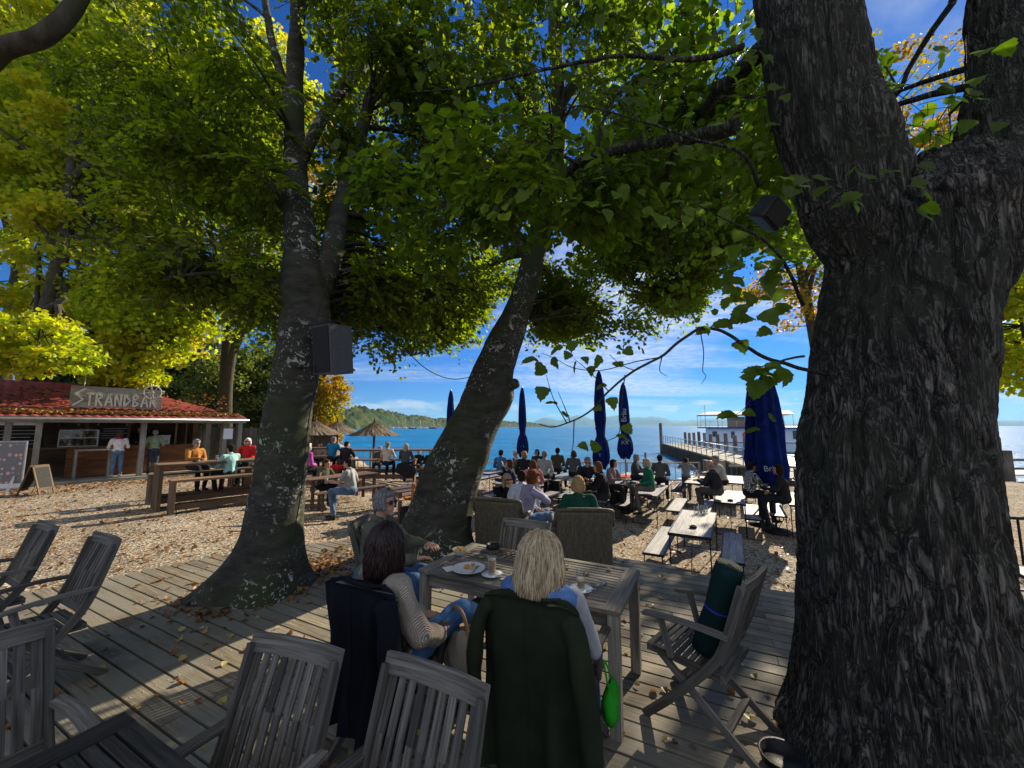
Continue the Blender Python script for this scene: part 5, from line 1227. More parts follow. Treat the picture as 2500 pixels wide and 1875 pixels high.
for k in range(26): mb.ell((rng.gauss(0, .024), rng.gauss(0, .024), .042 + rng.uniform(0, .018)), rng.uniform(.007, .012), None, 6, 5)
lobj('sweets', mb, sw1, P, 'orange and yellow sweets heaped in the white bowl', 'sweets')
def ashtray(P, lb): 
    mb = MB(); mb.lathe([(.001, 0), (.055, 0), (.062, .008), (.060, .042), (.045, .042), (.042, .015), (.001, .012)], seg=20); return lobj('ashtray', mb, M['dark'], P, lb, 'ashtray')
ashtray(G(*S5(922, 432), ztab), 'round black ashtray on the main table near the empty chair')
def latte(P, lb1, lb2, lb3, fill):
    s = thing('saucer', lb1, 'saucer', P); MB().lathe([(.001, .002), (.05, .002), (.08, .014), (.082, .017), (.05, .008), (.001, .008)], seg=28).build('dish', ceram, s)
    g = thing('latte_glass', lb2, 'glass', V(P) + V((0, 0, .009))); MB().lathe([(.001, 0), (.028, 0), (.030, .008), (.029, .02), (.034, .13), (.036, .135), (.034, .136), (.0325, .13), (.027, .022), (.001, .014)], seg=24).build('glass', M['glass'], g)
    cf = simple('milky_coffee', (.42, .25, .13), .35, 0, .25, 22, 0); fm = simple('milk_foam', (.75, .66, .52), .7, 0, .2, 60)
    MB().lathe([(.001, .016), (.026, .018), (.0285, .05), (.0285 + fill * .03, fill), (.001, fill)], seg=20).build('coffee', cf, g); MB().lathe([(.001, fill), (.030, fill + .001), (.031, fill + .012), (.012, fill + .015), (.001, fill + .012)], seg=18).build('foam', fm, g)
    mb = MB(); mb.tube([(.03, -.055, .016), (.075, -.03, .02), (.10, -.02, .022)], [.006, .003, .003], 6); lobj('spoon', mb, M['galv'], P, lb3, 'spoon')
latte(G(*S5(918, 585), ztab), 'white saucer under the fuller latte glass', 'tall latte macchiato glass standing right of the cake plate', 'teaspoon lying on the saucer of the fuller latte', .105)
latte(G(*S5(1415, 668), ztab), 'white saucer under the half empty latte glass', 'half empty latte glass right of the blond woman', 'teaspoon lying on the saucer of the half empty latte', .06)
nap = simple('paper_napkin', (.78, .78, .74), .9, 0, .05)
for xy, rz, lb in (((700, 545), .5, 'folded white paper napkin under the edge of the cake plate'), ((1030, 600), .9, 'folded paper napkin beside the latte glass in front of the blond woman')):
    lobj('napkin', MB().box((0, 0, .003), .14, .11, .004), nap, G(*S5(*xy), ztab), lb, 'napkin', rz)
mb = MB(); mb.tube([(-.05, 0, .02), (0, .012, .022), (.05, 0, .02)], .004, 6); mb.ell((-.03, 0, .018), (.024, .008, .018)); mb.ell((.03, 0, .018), (.024, .008, .018)); mb.tube([(-.055, 0, .02), (-.05, .09, .012)], .003, 5); mb.tube([(.055, 0, .02), (.05, .09, .012)], .003, 5)
lobj('folded_glasses', mb, M['galv'], G(*S5(1535, 648), ztab), 'pair of glasses lying near the right end of the table', 'glasses', .6)
for i, (x, y) in enumerate(((1005, 467), (850, 490), (970, 455), (1355, 540), (1460, 570), (1570, 545))):
    bl = MB(); bigleaf(bl, (0, 0, .008), (math.cos(i), math.sin(i), .05), (0, 0, 1), .05, .1); lobj('dry_leaf', bl, LF['dryy'] if i < 2 else LF['dry'], G(*S5(x, y), ztab), ('pale yellow withered leaf near the ashtray on the table', 'cream withered leaf right of the sweets bowl', 'brown withered leaf by the black ashtray', 'brown leaf right of the blond woman at the far edge', 'reddish leaf above the half empty latte', 'dry leaf near the right end of the table top')[i], 'leaf', 0, 'withered leaves on the main table')

# loudspeaker, cables, lamp, bowl by the trunk
sp0 = Q(815, 855, 4.35)
LS = thing('loudspeaker', 'large grey loudspeaker box bracketed to the straight beech trunk', 'loudspeaker', (sp0.x + .0, sp0.y, sp0.z), rad(34)); gm_ = simple('speaker_grey', (.085, .085, .09), .5, 0, .15, 20); LS.rotation_euler = (rad(6), 0, rad(-28)); LS.scale = (.86, .86, .86)
mb = MB(); mb.add([(-.20, -.17, -.32), (.16, -.17, -.32), (.16, .17, -.32), (-.20, .17, -.32), (-.20, -.17, .32), (.16, -.17, .32), (.16, .17, .32), (-.20, .17, .32)], [[3, 2, 1, 0], [4, 5, 6, 7], [0, 1, 5, 4], [1, 2, 6, 5], [2, 3, 7, 6], [3, 0, 4, 7]])
mb.build('cabinet', gm_, LS, bev=.008); MB().box((-.02, -.176, 0), .31, .012, .60).build('grille', simple('speaker_grille', (.02, .02, .022), .7, 0, .3, 200, .6), LS)
MB().bar((-.2, .1, -.2), (-.42, .22, -.22), .04, .03).bar((-.2, .1, .2), (-.42, .22, .22), .04, .03).build('bracket', M['steel'], LS)
cabm = simple('black_cable', (.02, .02, .02), .6)
def cable(pts, r, lb): mb = MB(); mb.tube(catm(pts, 8), r, 6); b_ = V(pts[0]); return tag(mb.build('cable', cabm), lb, 'cable')
cable([Q(795, 700, 4.38), Q(770, 800, 4.33), Q(768, 930, 4.27), Q(750, 1050, 4.27), Q(735, 1200, 4.22), Q(712, 1330, 4.12), Q(705, 1400, 4.05)], .006, 'thin black cable running down the straight beech trunk below the loudspeaker')
cable([Q(860, 790, 4.5), Q(960, 830, 5.0), Q(1040, 900, 5.6), Q(1100, 925, 6.0), Q(1153, 920, 6.2)], .006, 'black cable sagging between the loudspeaker and the leaning trunk')
cable([Q(-40, 255, 7), Q(150, 370, 7), Q(300, 445, 7), Q(420, 510, 7), Q(560, 590, 6.5), Q(690, 640, 5.1)], .008, 'long overhead cable crossing the maples at upper left')
mb = MB(); mb.lathe([(.001, .05), (.05, .05), (.055, .03), (.035, 0), (.001, 0)], seg=14)
fl_ = thing('floodlight', 'boxy grey floodlight fixed under the left limb of the big linden', 'floodlight', Q(1880, 520, 2.05), 0); fl_.rotation_euler = (rad(35), rad(20), rad(30))
MB().box((0, 0, 0), .16, .11, .13).build('housing', M['steel'], fl_, bev=.012); MB().box((0, -.058, 0), .13, .01, .10).build('lens', M['dark'], fl_); MB().bar((.08, 0, 0), (.2, .06, .06), .03, .03).build('bracket', M['steel'], fl_)
mb = MB(); mb.lathe([(.001, 0), (.10, 0), (.115, .02), (.12, .055), (.125, .058), (.112, .055), (.10, .02), (.001, .015)], seg=28)
P = G(1915, 1868, ZD + .01); lobj('metal_bowl', mb, M['steel'], P, 'flat dark bowl on the deck at the foot of the big linden', 'bowl')

# rolled mat on the right chair
d = dC1; sdv = V((d.y, -d.x, 0))
def mat_roll():
    t = thing('rolled_mat', 'rolled green mat with cream inside standing on the right armchair', 'mat')
    base = V((c1[0], c1[1], ZD)) - d * .04 - sdv * .06 + V((0, 0, .46)); top = base - d * .18 + V((0, 0, .56)) 
    t.location = base; ax = (top - base); gr = fabric('mat_green', (.008, .030, .030), .3); cr = simple('mat_cream', (.42, .36, .22), .9, 0, .1)
    mb = MB(); n = 8; mb.tube([ax * (i / n) for i in range(n + 1)], [.078, .080, .080, .079, .071, .077, .081, .082, .081], 24, cap=True); mb.build('roll', gr, t)
    s_, d_, u_ = frame(ax); 
    mb = MB()
    vs = []; fs = []; m = 90
    for i in range(m + 1):
        a = i / m * 2 * math.pi * 5; r = .078 - i / m * .06; c = ax + d_ * .001
        for rr_, h in ((r, .004), (r - .0065, .004)): vs.append(c + (s_ * math.cos(a) + u_ * math.sin(a)) * rr_ + d_ * (h + .006 * (1 if rr_ == r else .4)))
    for i in range(m): fs.append([2 * i, 2 * i + 2, 2 * i + 3, 2 * i + 1])
    mb.add(vs, fs); mb.build('spiral', cr, t)
    mb = MB(); mb.tube([ax * .50 - d_ * .008, ax * .50 + d_ * .008], .0745, 20); mb.build('strap', simple('blue_strap', (.02, .04, .35), .6), t)
mat_roll()

# ---------------------------------------------------------------- beer garden
def beer_table_obj(Lx=2.1, Wy=.66):
    t = thing('beer_table', '', 'table'); mb = MB(); n = 5
    for k in range(n): mb.bar((-Wy / 2 + .012 + (k + .5) * (Wy - .024) / n, -Lx / 2 + .012, .755), (-Wy / 2 + .012 + (k + .5) * (Wy - .024) / n, Lx / 2 - .012, .755), (Wy - .024) / n - .003, .024)
    mb.build('tabletop', M['planks'], t, bev=.002)
    mb = MB()
    for s in (-1, 1): mb.bar((s * Wy / 2, -Lx / 2, .747), (s * Wy / 2, Lx / 2, .747), .012, .05); mb.bar((-Wy / 2, s * Lx / 2, .747), (Wy / 2, s * Lx / 2, .747), .012, .05)
    mb.build('steel_rim', M['steel'], t)
    for y in (-Lx / 2 + .04, Lx / 2 - .04):
        for x in (-Wy / 2 + .02, Wy / 2 - .02): MB().tube([(x, y, 0), (x, y, .73)], .011, 6).build('leg', M['steel'], t)
        MB().tube([(-Wy / 2 + .02, y, .02), (Wy / 2 - .02, y, .02)], .008, 5).tube([(0, y, .02), (0, y * .5, .72)], .007, 5).build('brace', M['steel'], t)
    return t
def beer_bench_obj(Lx=1.95, Wy=.33):
    t = thing('beer_bench', '', 'bench'); mb = MB(); n = 3
    for k in range(n): x = -Wy / 2 + .01 + (k + .5) * (Wy - .02) / n; mb.bar((x, -Lx / 2 + .01, .462), (x, Lx / 2 - .01, .462), (Wy - .02) / n - .003, .022)
    mb.build('seat', M['planks'], t, bev=.002); mb = MB()
    for s in (-1, 1): mb.bar((s * Wy / 2, -Lx / 2, .455), (s * Wy / 2, Lx / 2, .455), .01, .04); mb.bar((-Wy / 2, s * Lx / 2, .455), (Wy / 2, s * Lx / 2, .455), .01, .04)
    mb.build('steel_rim', M['steel'], t)
    for y in (-Lx / 2 + .04, Lx / 2 - .04):
        for x in (-Wy / 2 + .02, Wy / 2 - .02): MB().tube([(x, y, 0), (x, y, .44)], .010, 6).build('leg', M['steel'], t)
        MB().tube([(-Wy / 2 + .02, y, .02), (Wy / 2 - .02, y, .02)], .007, 5).build('brace', M['steel'], t)
    return t
BT0, BB0 = beer_table_obj(), beer_bench_obj(); used = {0: False, 1: False}
def S3(x, y): return 1200 + x / 3.16, 900 + y / 3.16
def zg(x, y): return gz(x, y)
TBL = []
def btab(xy, lb, bench=None, P=None, dz=0):
    """xy: middle of the near short edge of the top"""
    if P is None:
        z = .05; 
        for _ in range(4): p = G(*S3(*xy), z + .77); z = zg(p.x, p.y)
        P = p + TA * 1.05
    else: z = zg(P[0], P[1])
    o = BT0 if not used[0] else ctree(BT0); used[0] = True; put(o, P[0], P[1], z, yaw(TA)); tag(o, lb, 'table', 'steel framed beer tables'); TBL.append((V((P[0], P[1], z)), lb)); return V((P[0], P[1], z))
def bben(lb, P=None, xy=None, d=TA):
    if P is None:
        z = .05
        for _ in range(4): p = G(*S3(*xy), z + .47); z = zg(p.x, p.y)
        P = p + d * .97
    o = BB0 if not used[1] else ctree(BB0); used[1] = True; put(o, P[0], P[1], zg(P[0], P[1]), yaw(d)); tag(o, lb, 'bench', 'steel framed beer benches'); return o
tabs = {}
tabs[1] = btab((1523, 1283), 'nearest beer table with glass mugs and a black ashtray on pale boards')
tabs[2] = btab((1175, 975), 'beer table with empty pale top and small box, left of the nearest table')
tabs[3] = btab((1838, 1036), 'beer table with a black ashtray on its near edge beside the blue parasols')
tabs[4] = btab((680, 915), 'beer table in front of the auburn woman in black')
tabs[5] = btab((1575, 885), 'beer table holding tall beer glasses before the bald man')
tabs[6] = btab((1000, 850), 'beer table with a red blanket over its end')
bben('front bench left of the nearest beer table', xy=(1243, 1410)); bben('front bench right of the nearest beer table', xy=(1860, 1492))
bben('bench between the empty beer table and the nearest table', xy=(1397, 1096)); bben('bench behind the glass mugs on the nearest table', xy=(1630, 1106))
bben('bench right of the beer table by the blue parasols', xy=(2022, 1162)); bben('bench left of the empty beer table', xy=(990, 1052)); bben('short looking bench beyond the empty beer table near the railing', xy=(1424, 945))
bben('bluish bench left of the auburn woman table', xy=(545, 985)); bben('bench at which the plaid shirt man sits', xy=(2010, 990))
rest = [((0.3, 11.0), 'far'), ((1.7, 13.3), ''), ((2.9, 12.2), ''), ((-.5, 13.9), ''), ((2.6, 15.3), ''), ((4.9, 14.3), ''), ((.9, 16.0), ''), ((7.6, 13.6), ''), ((7.3, 10.0), '')]
words = ['beer table of the woman in the pink hoodie', 'beer table in the left middle of the lakeside rows', 'beer table behind the man with sunglasses and black jacket', 'leftmost beer table behind the leaning trunk', 'beer table before the standing grey jacket man', 'beer table beside the woman in the green cardigan', 'beer table closest to the lake railing on the left', 'beer table right of the bald man near the pier gate', 'beer table of the plaid shirt man behind the blue parasols']
bw_ = ['pink hoodie woman', 'left middle table', 'sunglasses man', 'leaning trunk', 'standing grey jacket man', 'green cardigan woman', 'lake railing', 'pier gate', 'plaid shirt man']
for (p, _), lb, bn in zip(rest, words, bw_):
    btab(None, lb, P=p)
    for s in (-1, 1): bben('pale beer bench on the %s side of the table by the %s' % ('left' if s < 0 else 'right', bn), P=(p[0] + TB.x * .55 * s, p[1] + TB.y * .55 * s))
for k, nm in ((4, 'auburn woman'), (5, 'bald man'), (6, 'red blanket')):
    for s in (-1, 1): q = tabs[k] + TB * .56 * s; bben('pale beer bench %s of the table by the %s' % ('left' if s < 0 else 'right', nm), P=(q.x, q.y))
def glass_item(name, P, lb, cat, h=.14, r=.035, beer=None, handle=False, fill=.8, group=None):
    g = thing(name, lb, cat, P, rng.uniform(0, 6), group); MB().lathe([(.001, 0), (r, 0), (r, h), (r * .93, h), (r * .9, .012), (.001, .012)], seg=16).build('glass', M['glass'], g)
    if beer is not None: MB().lathe([(.001, .014), (r * .88, .014), (r * .9, h * fill), (.001, h * fill)], seg=14).build('drink', beer, g)
    if handle: MB().tube([(r, 0, h * .85), (r + .035, 0, h * .75), (r + .035, 0, h * .3), (r, 0, h * .2)], .007, 6).build('handle', M['glass'], g)
    return g
beerm = simple('golden_beer', (.75, .34, .02), .15, 0, .15, 3, 0); apm = simple('orange_drink', (.8, .2, .02), .2, 0, .2, 3, 0)
zt_ = lambda k: tabs[k].z + .77
P = G(*S3(1630, 1125), zt_(1))
for i, (a, b) in enumerate(((0, 0), (-.11, .05), (.1, .08), (.02, .14))): glass_item('beer_mug', P + V((a, b, 0)), ('nearest', 'leftmost', 'rightmost', 'farthest')[i] + ' empty glass mug of the cluster on the nearest beer table', 'mug', .16, .045, None, True, group='empty beer mugs on the nearest table')
ashtray(G(*S3(1556, 1228), zt_(1)), 'square looking black ashtray on the nearest beer table'); ashtray(G(*S3(1843, 1022), zt_(3)), 'black ashtray on the edge of the beer table by the parasols'); ashtray(G(*S3(1240, 888), zt_(2)), 'small black ashtray at the far end of the empty beer table')
glass_item('wheat_beer_glass', G(*S3(1582, 830), zt_(5)), 'tall full wheat beer glass on the bald man table', 'glass', .24, .04, beerm, fill=.9); glass_item('beer_glass', G(*S3(1600, 850), zt_(5)), 'short half full beer glass beside the tall wheat beer', 'glass', .16, .04, beerm, fill=.6)
glass_item('beer_glass', G(*S3(735, 885), zt_(4)), 'half full beer glass on the auburn woman table', 'glass', .17, .035, beerm, fill=.35); glass_item('drink_glass', G(*S3(710, 888), zt_(4)), 'dark drink glass next to the half full beer glass', 'glass', .1, .035, M['dark'])
p = V((-.1, 12.6, zg(-.1, 12.6) + .77)); glass_item('drink_glass', p + V((.1, -.6, 0)), 'orange aperitif glass on the pink hoodie woman table', 'glass', .15, .04, apm, fill=.8)
mb = MB()
q = tabs[6]; vs = []; nxx, nyy = 10, 14
for j in range(nyy + 1):
    for i in range(nxx + 1):
        u_, v_ = i / nxx - .5, j / nyy; x = u_ * .6; 
        if v_ < .55: y, z = -.5 + v_ * 1.6 - .4, .80
        else: y, z = -.9 + 0 * v_, .80
        x2 = -.34 - (0 if v_ > .5 else (0.5 - v_) * .3); z2 = .79 if v_ > .5 else .79 - (.5 - v_) * 1.2; xx = (v_ - .5) * 1.1 - .30 if v_ > .5 else x2
        vs.append(tuple(q + TB * xx + TA * (u_ * .75 - .5) + V((0, 0, z2 + .02 * noise.noise(V((i * .7, j * .6, 0)))))))
mb.add(vs, [[j * (nxx + 1) + i, j * (nxx + 1) + i + 1, (j + 1) * (nxx + 1) + i + 1, (j + 1) * (nxx + 1) + i] for j in range(nyy) for i in range(nxx)], None, 0, True)
o = mb.build('red_blanket', fabric('blanket_red', (.55, .03, .01), .3)); o.modifiers.new('t', 'SOLIDIFY').thickness = .012; tag(o, 'red blanket hanging over the corner of a beer table', 'blanket')

# dark bike-like basket plant/backpack between benches
bp = thing('backpack', 'round dark green backpack resting on a beer bench in the left rows', 'backpack', G(*S3(475, 900), .6)); mb = MB(); mb.ell((0, 0, 0), (.28, .2, .30), None, 14, 10); mb.ell((0, -.15, -.05), (.17, .1, .15), None, 12, 8); mb.build('bag', fabric('backpack_green', (.02, .03, .018), .5), bp)
MB().tube([(-.1, .18, .2), (-.12, .27, 0), (-.1, .18, -.2)], .02, 6).tube([(.1, .18, .2), (.12, .27, 0), (.1, .18, -.2)], .02, 6).build('straps', M['dark'], bp)

# heavy high tables and benches
def high_set(name, label, cat, P, d, Ln, W, H, mat, rail=True, n=3, grp=None):
    t = thing(name, label, cat, (P.x, P.y, zg(P.x, P.y) - .02), math.atan2(d.y, d.x), grp); mb = MB()
    for k in range(n): y = -W / 2 + (k + .5) * W / n; mb.bar((-.06, y, H - .03), (Ln + .06, y, H - .03), W / n - .006, .055)
    mb.build('tabletop' if cat == 'table' else 'seat', mat, t, bev=.005)
    for x in (0, Ln):
        mb = MB()
        for k in range(n): y = -W / 2 + (k + .5) * W / n; mb.bar((x, y, 0), (x, y, H - .06), .08, W / n - .008, up=(0, 1, 0))
        mb.build('leg', mat, t, bev=.004)
    mb = MB(); mb.bar((0, W * .30, H * .22), (Ln, W * .30, H * .22), .045, .13)
    if rail: mb.bar((0, -W * .30, H * .22), (Ln, -W * .30, H * .22), .045, .13)
    mb.build('foot_rail', mat, t, bev=.004); return t
HT = G(378, 1247, .6); hb = G(415, 1258, .6)
HT1 = high_set('high_table', 'high brown plank table by the bar with a plate and glasses', 'table', HT, CB, 2.3, .75, 1.12, M['oak'], grp='heavy high tables'); HT1.location.z = .6
HB1 = high_set('high_bench', 'high brown bench in front of the table by the bar', 'bench', hb, CB, 2.0, .36, .80, M['oak'], n=1, grp='heavy high benches'); HB1.location.z = .6
q = HT + CN * 1.0; hb2 = high_set('high_bench', 'high bench behind the plank table where the man in mustard sits', 'bench', q, CB, 2.2, .36, .80, M['oak'], n=1, grp='heavy high benches'); hb2.location.z = .6
def S2(x, y): return 700 + x / 3.687, 900 + y / 3.687
tX = V((1, .05, 0)).normalized()
HT2 = high_set('high_table', 'long high brown table facing the lake left of the leaning trunk', 'table', V((-6.6, 16.0, 0)), tX, 3.4, .7, 1.12, M['brownbench'], grp='heavy high tables')
HB2 = high_set('high_bench', 'long high bench carrying the beige jacket and blond long haired sitters', 'bench', V((-6.1, 15.0, 0)), tX, 2.35, .36, .85, M['brownbench'], n=1, grp='heavy high benches')
HT3 = high_set('high_table', 'high brown table before the man in the teal shirt', 'table', V((-9.3, 16.6, 0)), tX, 2.3, .7, 1.12, M['brownbench'], grp='heavy high tables')
HB3 = high_set('high_bench', 'high bench under the teal shirt and black shirt men', 'bench', V((-9.0, 15.5, 0)), tX, 2.1, .36, .85, M['brownbench'], n=1, grp='heavy high benches')
# brown picnic tables with benches
def picnic(P, d, lb, grp):
    z = zg(P.x, P.y); t = thing('picnic_table', lb, 'table', (P.x, P.y, z), math.atan2(d.y, d.x), grp); mb = MB()
    for k in range(4): mb.bar((0, -.3 + .2 * k, .745), (2.0, -.3 + .2 * k, .745), .192, .035)
    mb.build('tabletop', M['brownbench'], t, bev=.003)
    for x in (.12, 1.88):
        for y in (-.3, .3): MB().bar((x, y, 0), (x, y, .725), .07, .07, up=(0, 1, 0)).build('leg', M['brownbench'], t)
        MB().bar((x, -.3, .66), (x, .3, .66), .05, .07).build('crossbar', M['brownbench'], t)
    for s, nm in ((-1, 'near'), (1, 'far')):
        b = thing('plank_bench', '%s brown bench of the %s' % (nm, lb.replace('brown ', '')), 'bench', t.location + CN * 0, math.atan2(d.y, d.x), 'brown plank benches'); off_ = V((-d.y, d.x, 0)) * .72 * s; b.location = V((P.x, P.y, z)) + off_; mb = MB()
        for k in range(2): mb.bar((0, -.08 + .16 * k, .44), (2.0, -.08 + .16 * k, .44), .152, .03)
        mb.build('seat', M['brownbench'], b, bev=.003)
        for x in (.15, 1.85):
            for y in (-.1, .1): MB().bar((x, y, 0), (x, y, .425), .06, .06, up=(0, 1, 0)).build('leg', M['brownbench'], b)
    return t
PTa = G(755, 1186, 1.1); picnic(PTa + CN * .35, CB, 'brown picnic table of the grey T-shirt man', 'brown picnic tables')
picnic(V((-3.0, 9.6, 0)), CB, 'brown picnic table behind the leaning trunk', 'brown picnic tables')
picnic(V((-9.0, 12.6, 0)), CB, 'brown picnic table beyond the straight beech', 'brown picnic tables')
glass_item('drink_glass', G(*S2(355, 1035), 1.13), 'pale tumbler on the picnic table in front of the olive jacket man', 'glass', .18, .045, simple('pale_drink', (.5, .5, .5), .3))

# thatched parasols
th = wood('thatch', (.09, .065, .04), (.34, .26, .17), .95, .9, streak=90.)
def thatched(P, lb, sc_=1.0):
    t = thing('thatched_parasol', lb, 'parasol', P, rng.uniform(0, 3), 'thatched parasols on the shore'); MB().tube([(0, 0, 0), (0, 0, 2.3)], .06, 10).build('pole', M['oak'], t)
    mb = MB(); r_ = random.Random(3); seg = 72
    prof = [(.05, 2.95), (.16, 2.80), (.5, 2.62), (.9, 2.42), (1.22, 2.24)]; vs = []
    for j, (r, z) in enumerate(prof):
        for k in range(seg): a = 2 * math.pi * k / seg; jit = 1 + (r_.uniform(-.07, .07) if j == len(prof) - 1 else r_.uniform(-.02, .02)); vs.append((r * jit * math.cos(a), r * jit * math.sin(a), z + r_.uniform(-.02, .02)))
    fs = []; uv = []
    for j in range(len(prof) - 1):
        for k in range(seg): k2 = (k + 1) % seg; fs.append([j * seg + k, j * seg + k2, (j + 1) * seg + k2, (j + 1) * seg + k]); uv.append([(j * .3, k * .1), (j * .3, k * .1 + .1), (j * .3 + .3, k * .1 + .1), (j * .3 + .3, k * .1)])
    mb.add(vs, fs, uv, 0, False)
    for k in range(420):
        a = r_.uniform(0, 6.283); r = r_.uniform(.1, 1.12); z = 2.95 - r * .56; d_ = V((math.cos(a), math.sin(a), -.52 - r_.uniform(-.1, .12))); p = V((r * math.cos(a), r * math.sin(a), z + .01)); q = p + d_ * r_.uniform(.12, .26); s_ = V((-math.sin(a), math.cos(a), 0)) * .012
        mb.add([p - s_, p + s_, q], [[0, 1, 2]], [[(0, k), (0, k + .1), (.3, k)]])
    mb.tube([(0, 0, 2.88), (0, 0, 3.06), (.02, 0, 3.12)], [.05, .04, .025], 8)
    mb.build('thatch_roof', th, t)
    return t
for sx, sy, Y, lb in ((915, 1022, 19.8, 'thatched parasol standing alone rightmost against the lake'), (825, 1021, 21.5, 'thatched parasol in the middle overlapped by its left neighbour'), (772, 1018, 19.0, 'thatched parasol beside the straight beech trunk')):
    P = Q(sx, sy, Y); thatched((P.x, Y, P.z - 3.1), lb)

# closed blue parasols
def txt(s, size, mat, name, parent, mtx, depth=.003):
    c = bpy.data.curves.new('t', 'FONT'); c.body = s; c.size = size; c.extrude = depth; c.align_x = 'CENTER'; c.align_y = 'CENTER'
    o = bpy.data.objects.new('t', c); C.objects.link(o); dg = bpy.context.evaluated_depsgraph_get(); m = bpy.data.meshes.new_from_object(o.evaluated_get(dg)); bpy.data.objects.remove(o)
    m.transform(mtx); m.materials.clear(); m.materials.append(mat); o = bpy.data.objects.new(name, m); C.objects.link(o); o.parent = parent; return o
def parasol(top, bottom_z, H, R_, lb, rz=0., text=None):
    t = thing('closed_parasol', lb, 'parasol', (top.x, top.y, bottom_z), rz, 'closed blue parasols'); hh = top.z - bottom_z
    MB().tube([(0, 0, 0), (0, 0, hh + .02)], .024, 10).build('pole', M['galv'], t); MB().lathe([(.001, .12), (.05, .12), (.3, .06), (.32, .0), (.001, 0)], seg=16).build('base', M['dark'], t)
    z0 = hh - H; prof = [(0, .55), (.06, .88), (.15, 1.0), (.3, .96), (.5, .86), (.75, .66), (.93, .42), (1, .15)] if H > 2.5 and R_ > .22 else [(0, .6), (.04, .92), (.1, 1.05), (.18, .98), (.26, .80), (.32, .56), (.37, .60), (.5, .72), (.7, .66), (.88, .48), (.96, .3), (1, .1)]; seg = 64; vs = []
    for j, (f, r) in enumerate(prof):
        for k in range(seg):
            a = 2 * math.pi * k / seg; w_ = 1 + .22 * math.cos(8 * a + f * 2) * (1 - f * .4) * (1 if not .28 < f < .4 else .4) + .07 * math.sin(3 * a + f * 6 + rz); vs.append((R_ * r * w_ * math.cos(a), R_ * r * w_ * math.sin(a), z0 + f * H + (.06 * math.cos(4 * a + rz) if j == 0 else 0)))
    mb = MB(); mb.add(vs, [[j * seg + k, j * seg + (k + 1) % seg, (j + 1) * seg + (k + 1) % seg, (j + 1) * seg + k] for j in range(len(prof) - 1) for k in range(seg)], None, 0, True)
    mb.add(vs[-seg:], [list(range(seg))]); cn_ = mb.build('canopy', M['hblue'], t)
    MB().tube([(R_ * .66 * math.cos(a), R_ * .66 * math.sin(a), z0 + H * .395 + .03 * math.sin(a)) for a in np.linspace(0, 6.283, 20)], .018, 6, cap=False).build('strap', M['hblue'], t)
    if text:
        for (s, sz, m_) in text: txt(s, sz * .85, M['letter'], 'lettering', cn_, m_)
    return t
M['letter'] = simple('faded_white_print', (.45, .48, .55), .8)
def tm(a, r, z, roll=0, tilt=0):   # lettering on the side facing the camera
    return Matrix.Rotation(a, 4, 'Z') @ Matrix.Translation((0, -r, z)) @ Matrix.Rotation(rad(90) - tilt, 4, 'X') @ Matrix.Rotation(roll, 4, 'Z')
def PT(sx, sy, Y): return Q(sx, sy, Y)
def pz(P): return zg(P.x, P.y)
for sx, sy, Y, H, R_, lb, T_ in (
    (1101, 952, 13.0, 2.3, .17, 'closed blue parasol half hidden behind the leaning trunk', None),
    (1275, 945, 13.5, 2.4, .17, 'closed blue parasol just right of the leaning trunk', 'B'),
    (1462, 905, 11.0, 2.75, .20, 'closed blue parasol left of the lettered one, partly behind the twigs', 'B'),
    (1521, 935, 12.5, 2.4, .21, 'closed blue parasol with white vertical lettering in the middle', 'V'),
    (1836, 925, 10.4, 2.55, .26, 'left of the two big closed blue parasols beside the linden trunk', None),
    (1868, 905, 9.8, 2.9, .33, 'right of the two big closed blue parasols, with white script near its hem', 'S')):
    P = PT(sx, sy, Y); zb = pz(P); h0 = P.z - zb - H; ang = math.atan2(P.x, P.y); tx = None
    if T_ == 'B': tx = [('||||', .13, tm(-ang, R_ * 1.02, h0 + H * .14, rad(20)))]
    if T_ == 'V': tx = [('Bräu', .27, tm(-ang, R_ * 1.02, h0 + H * .56, rad(90))), ('XX', .2, tm(-ang, R_ * 1.12, h0 + H * .2, 0))]
    if T_ == 'S': tx = [('Bräu', .22, tm(-ang, R_ * 1.22, h0 + H * .16, rad(8)))]
    parasol(P, zb, H, R_, lb, 0, tx)

# right edge: black railing, table and bench, dock
rx = [G(2440, 1330, .0), V((9.5, 7.6, 0))]
rl = thing('black_railing', 'black steel railing right of the big linden trunk', 'railing'); p0, p1 = V((5.9, 6.6, 0)), V((10.5, 5.2, 0)); mb = MB(); mb.bar(p0 + V((0, 0, 1.25)), p1 + V((0, 0, 1.25)), .05, .04); mb.bar(p0 + V((0, 0, .2)), p1 + V((0, 0, .2)), .04, .03); mb.build('rail', M['steel'], rl)
mb = MB()
for k in range(24): q = p0.lerp(p1, k / 23); mb.bar(q + V((0, 0, .2)), q + V((0, 0, 1.24)), .022, .022, up=(0, 1, 0))
mb.build('bars', M['steel'], rl)
btab(None, 'beer table at the far right edge behind the black railing', P=(6.3, 4.3)); bben('beer bench at the far right edge beside the black railing', P=(5.75, 4.6))
dk = thing('boat_dock', 'dark timber dock on thick piles at the right edge of the lake', 'dock', (24, 22, -.95)); mb = MB()
for k in range(60): mb.bar((-2 + k * .25, -1.2, 1.0), (-2 + k * .25, 1.2, 1.0), .22, .06)
mb.build('deck_boards', M['planks'], dk)
for k in range(8): MB().tube([(-1.8 + k * 2, -1.3, -1), (-1.8 + k * 2, -1.3, 2.3)], .22, 10).build('pile', pierm, dk)
mb = MB()
for z in (1.35, 1.8): mb.bar((-2, -1.3, z), (13, -1.3, z), .05, .12)
mb.build('rails', pierm, dk)
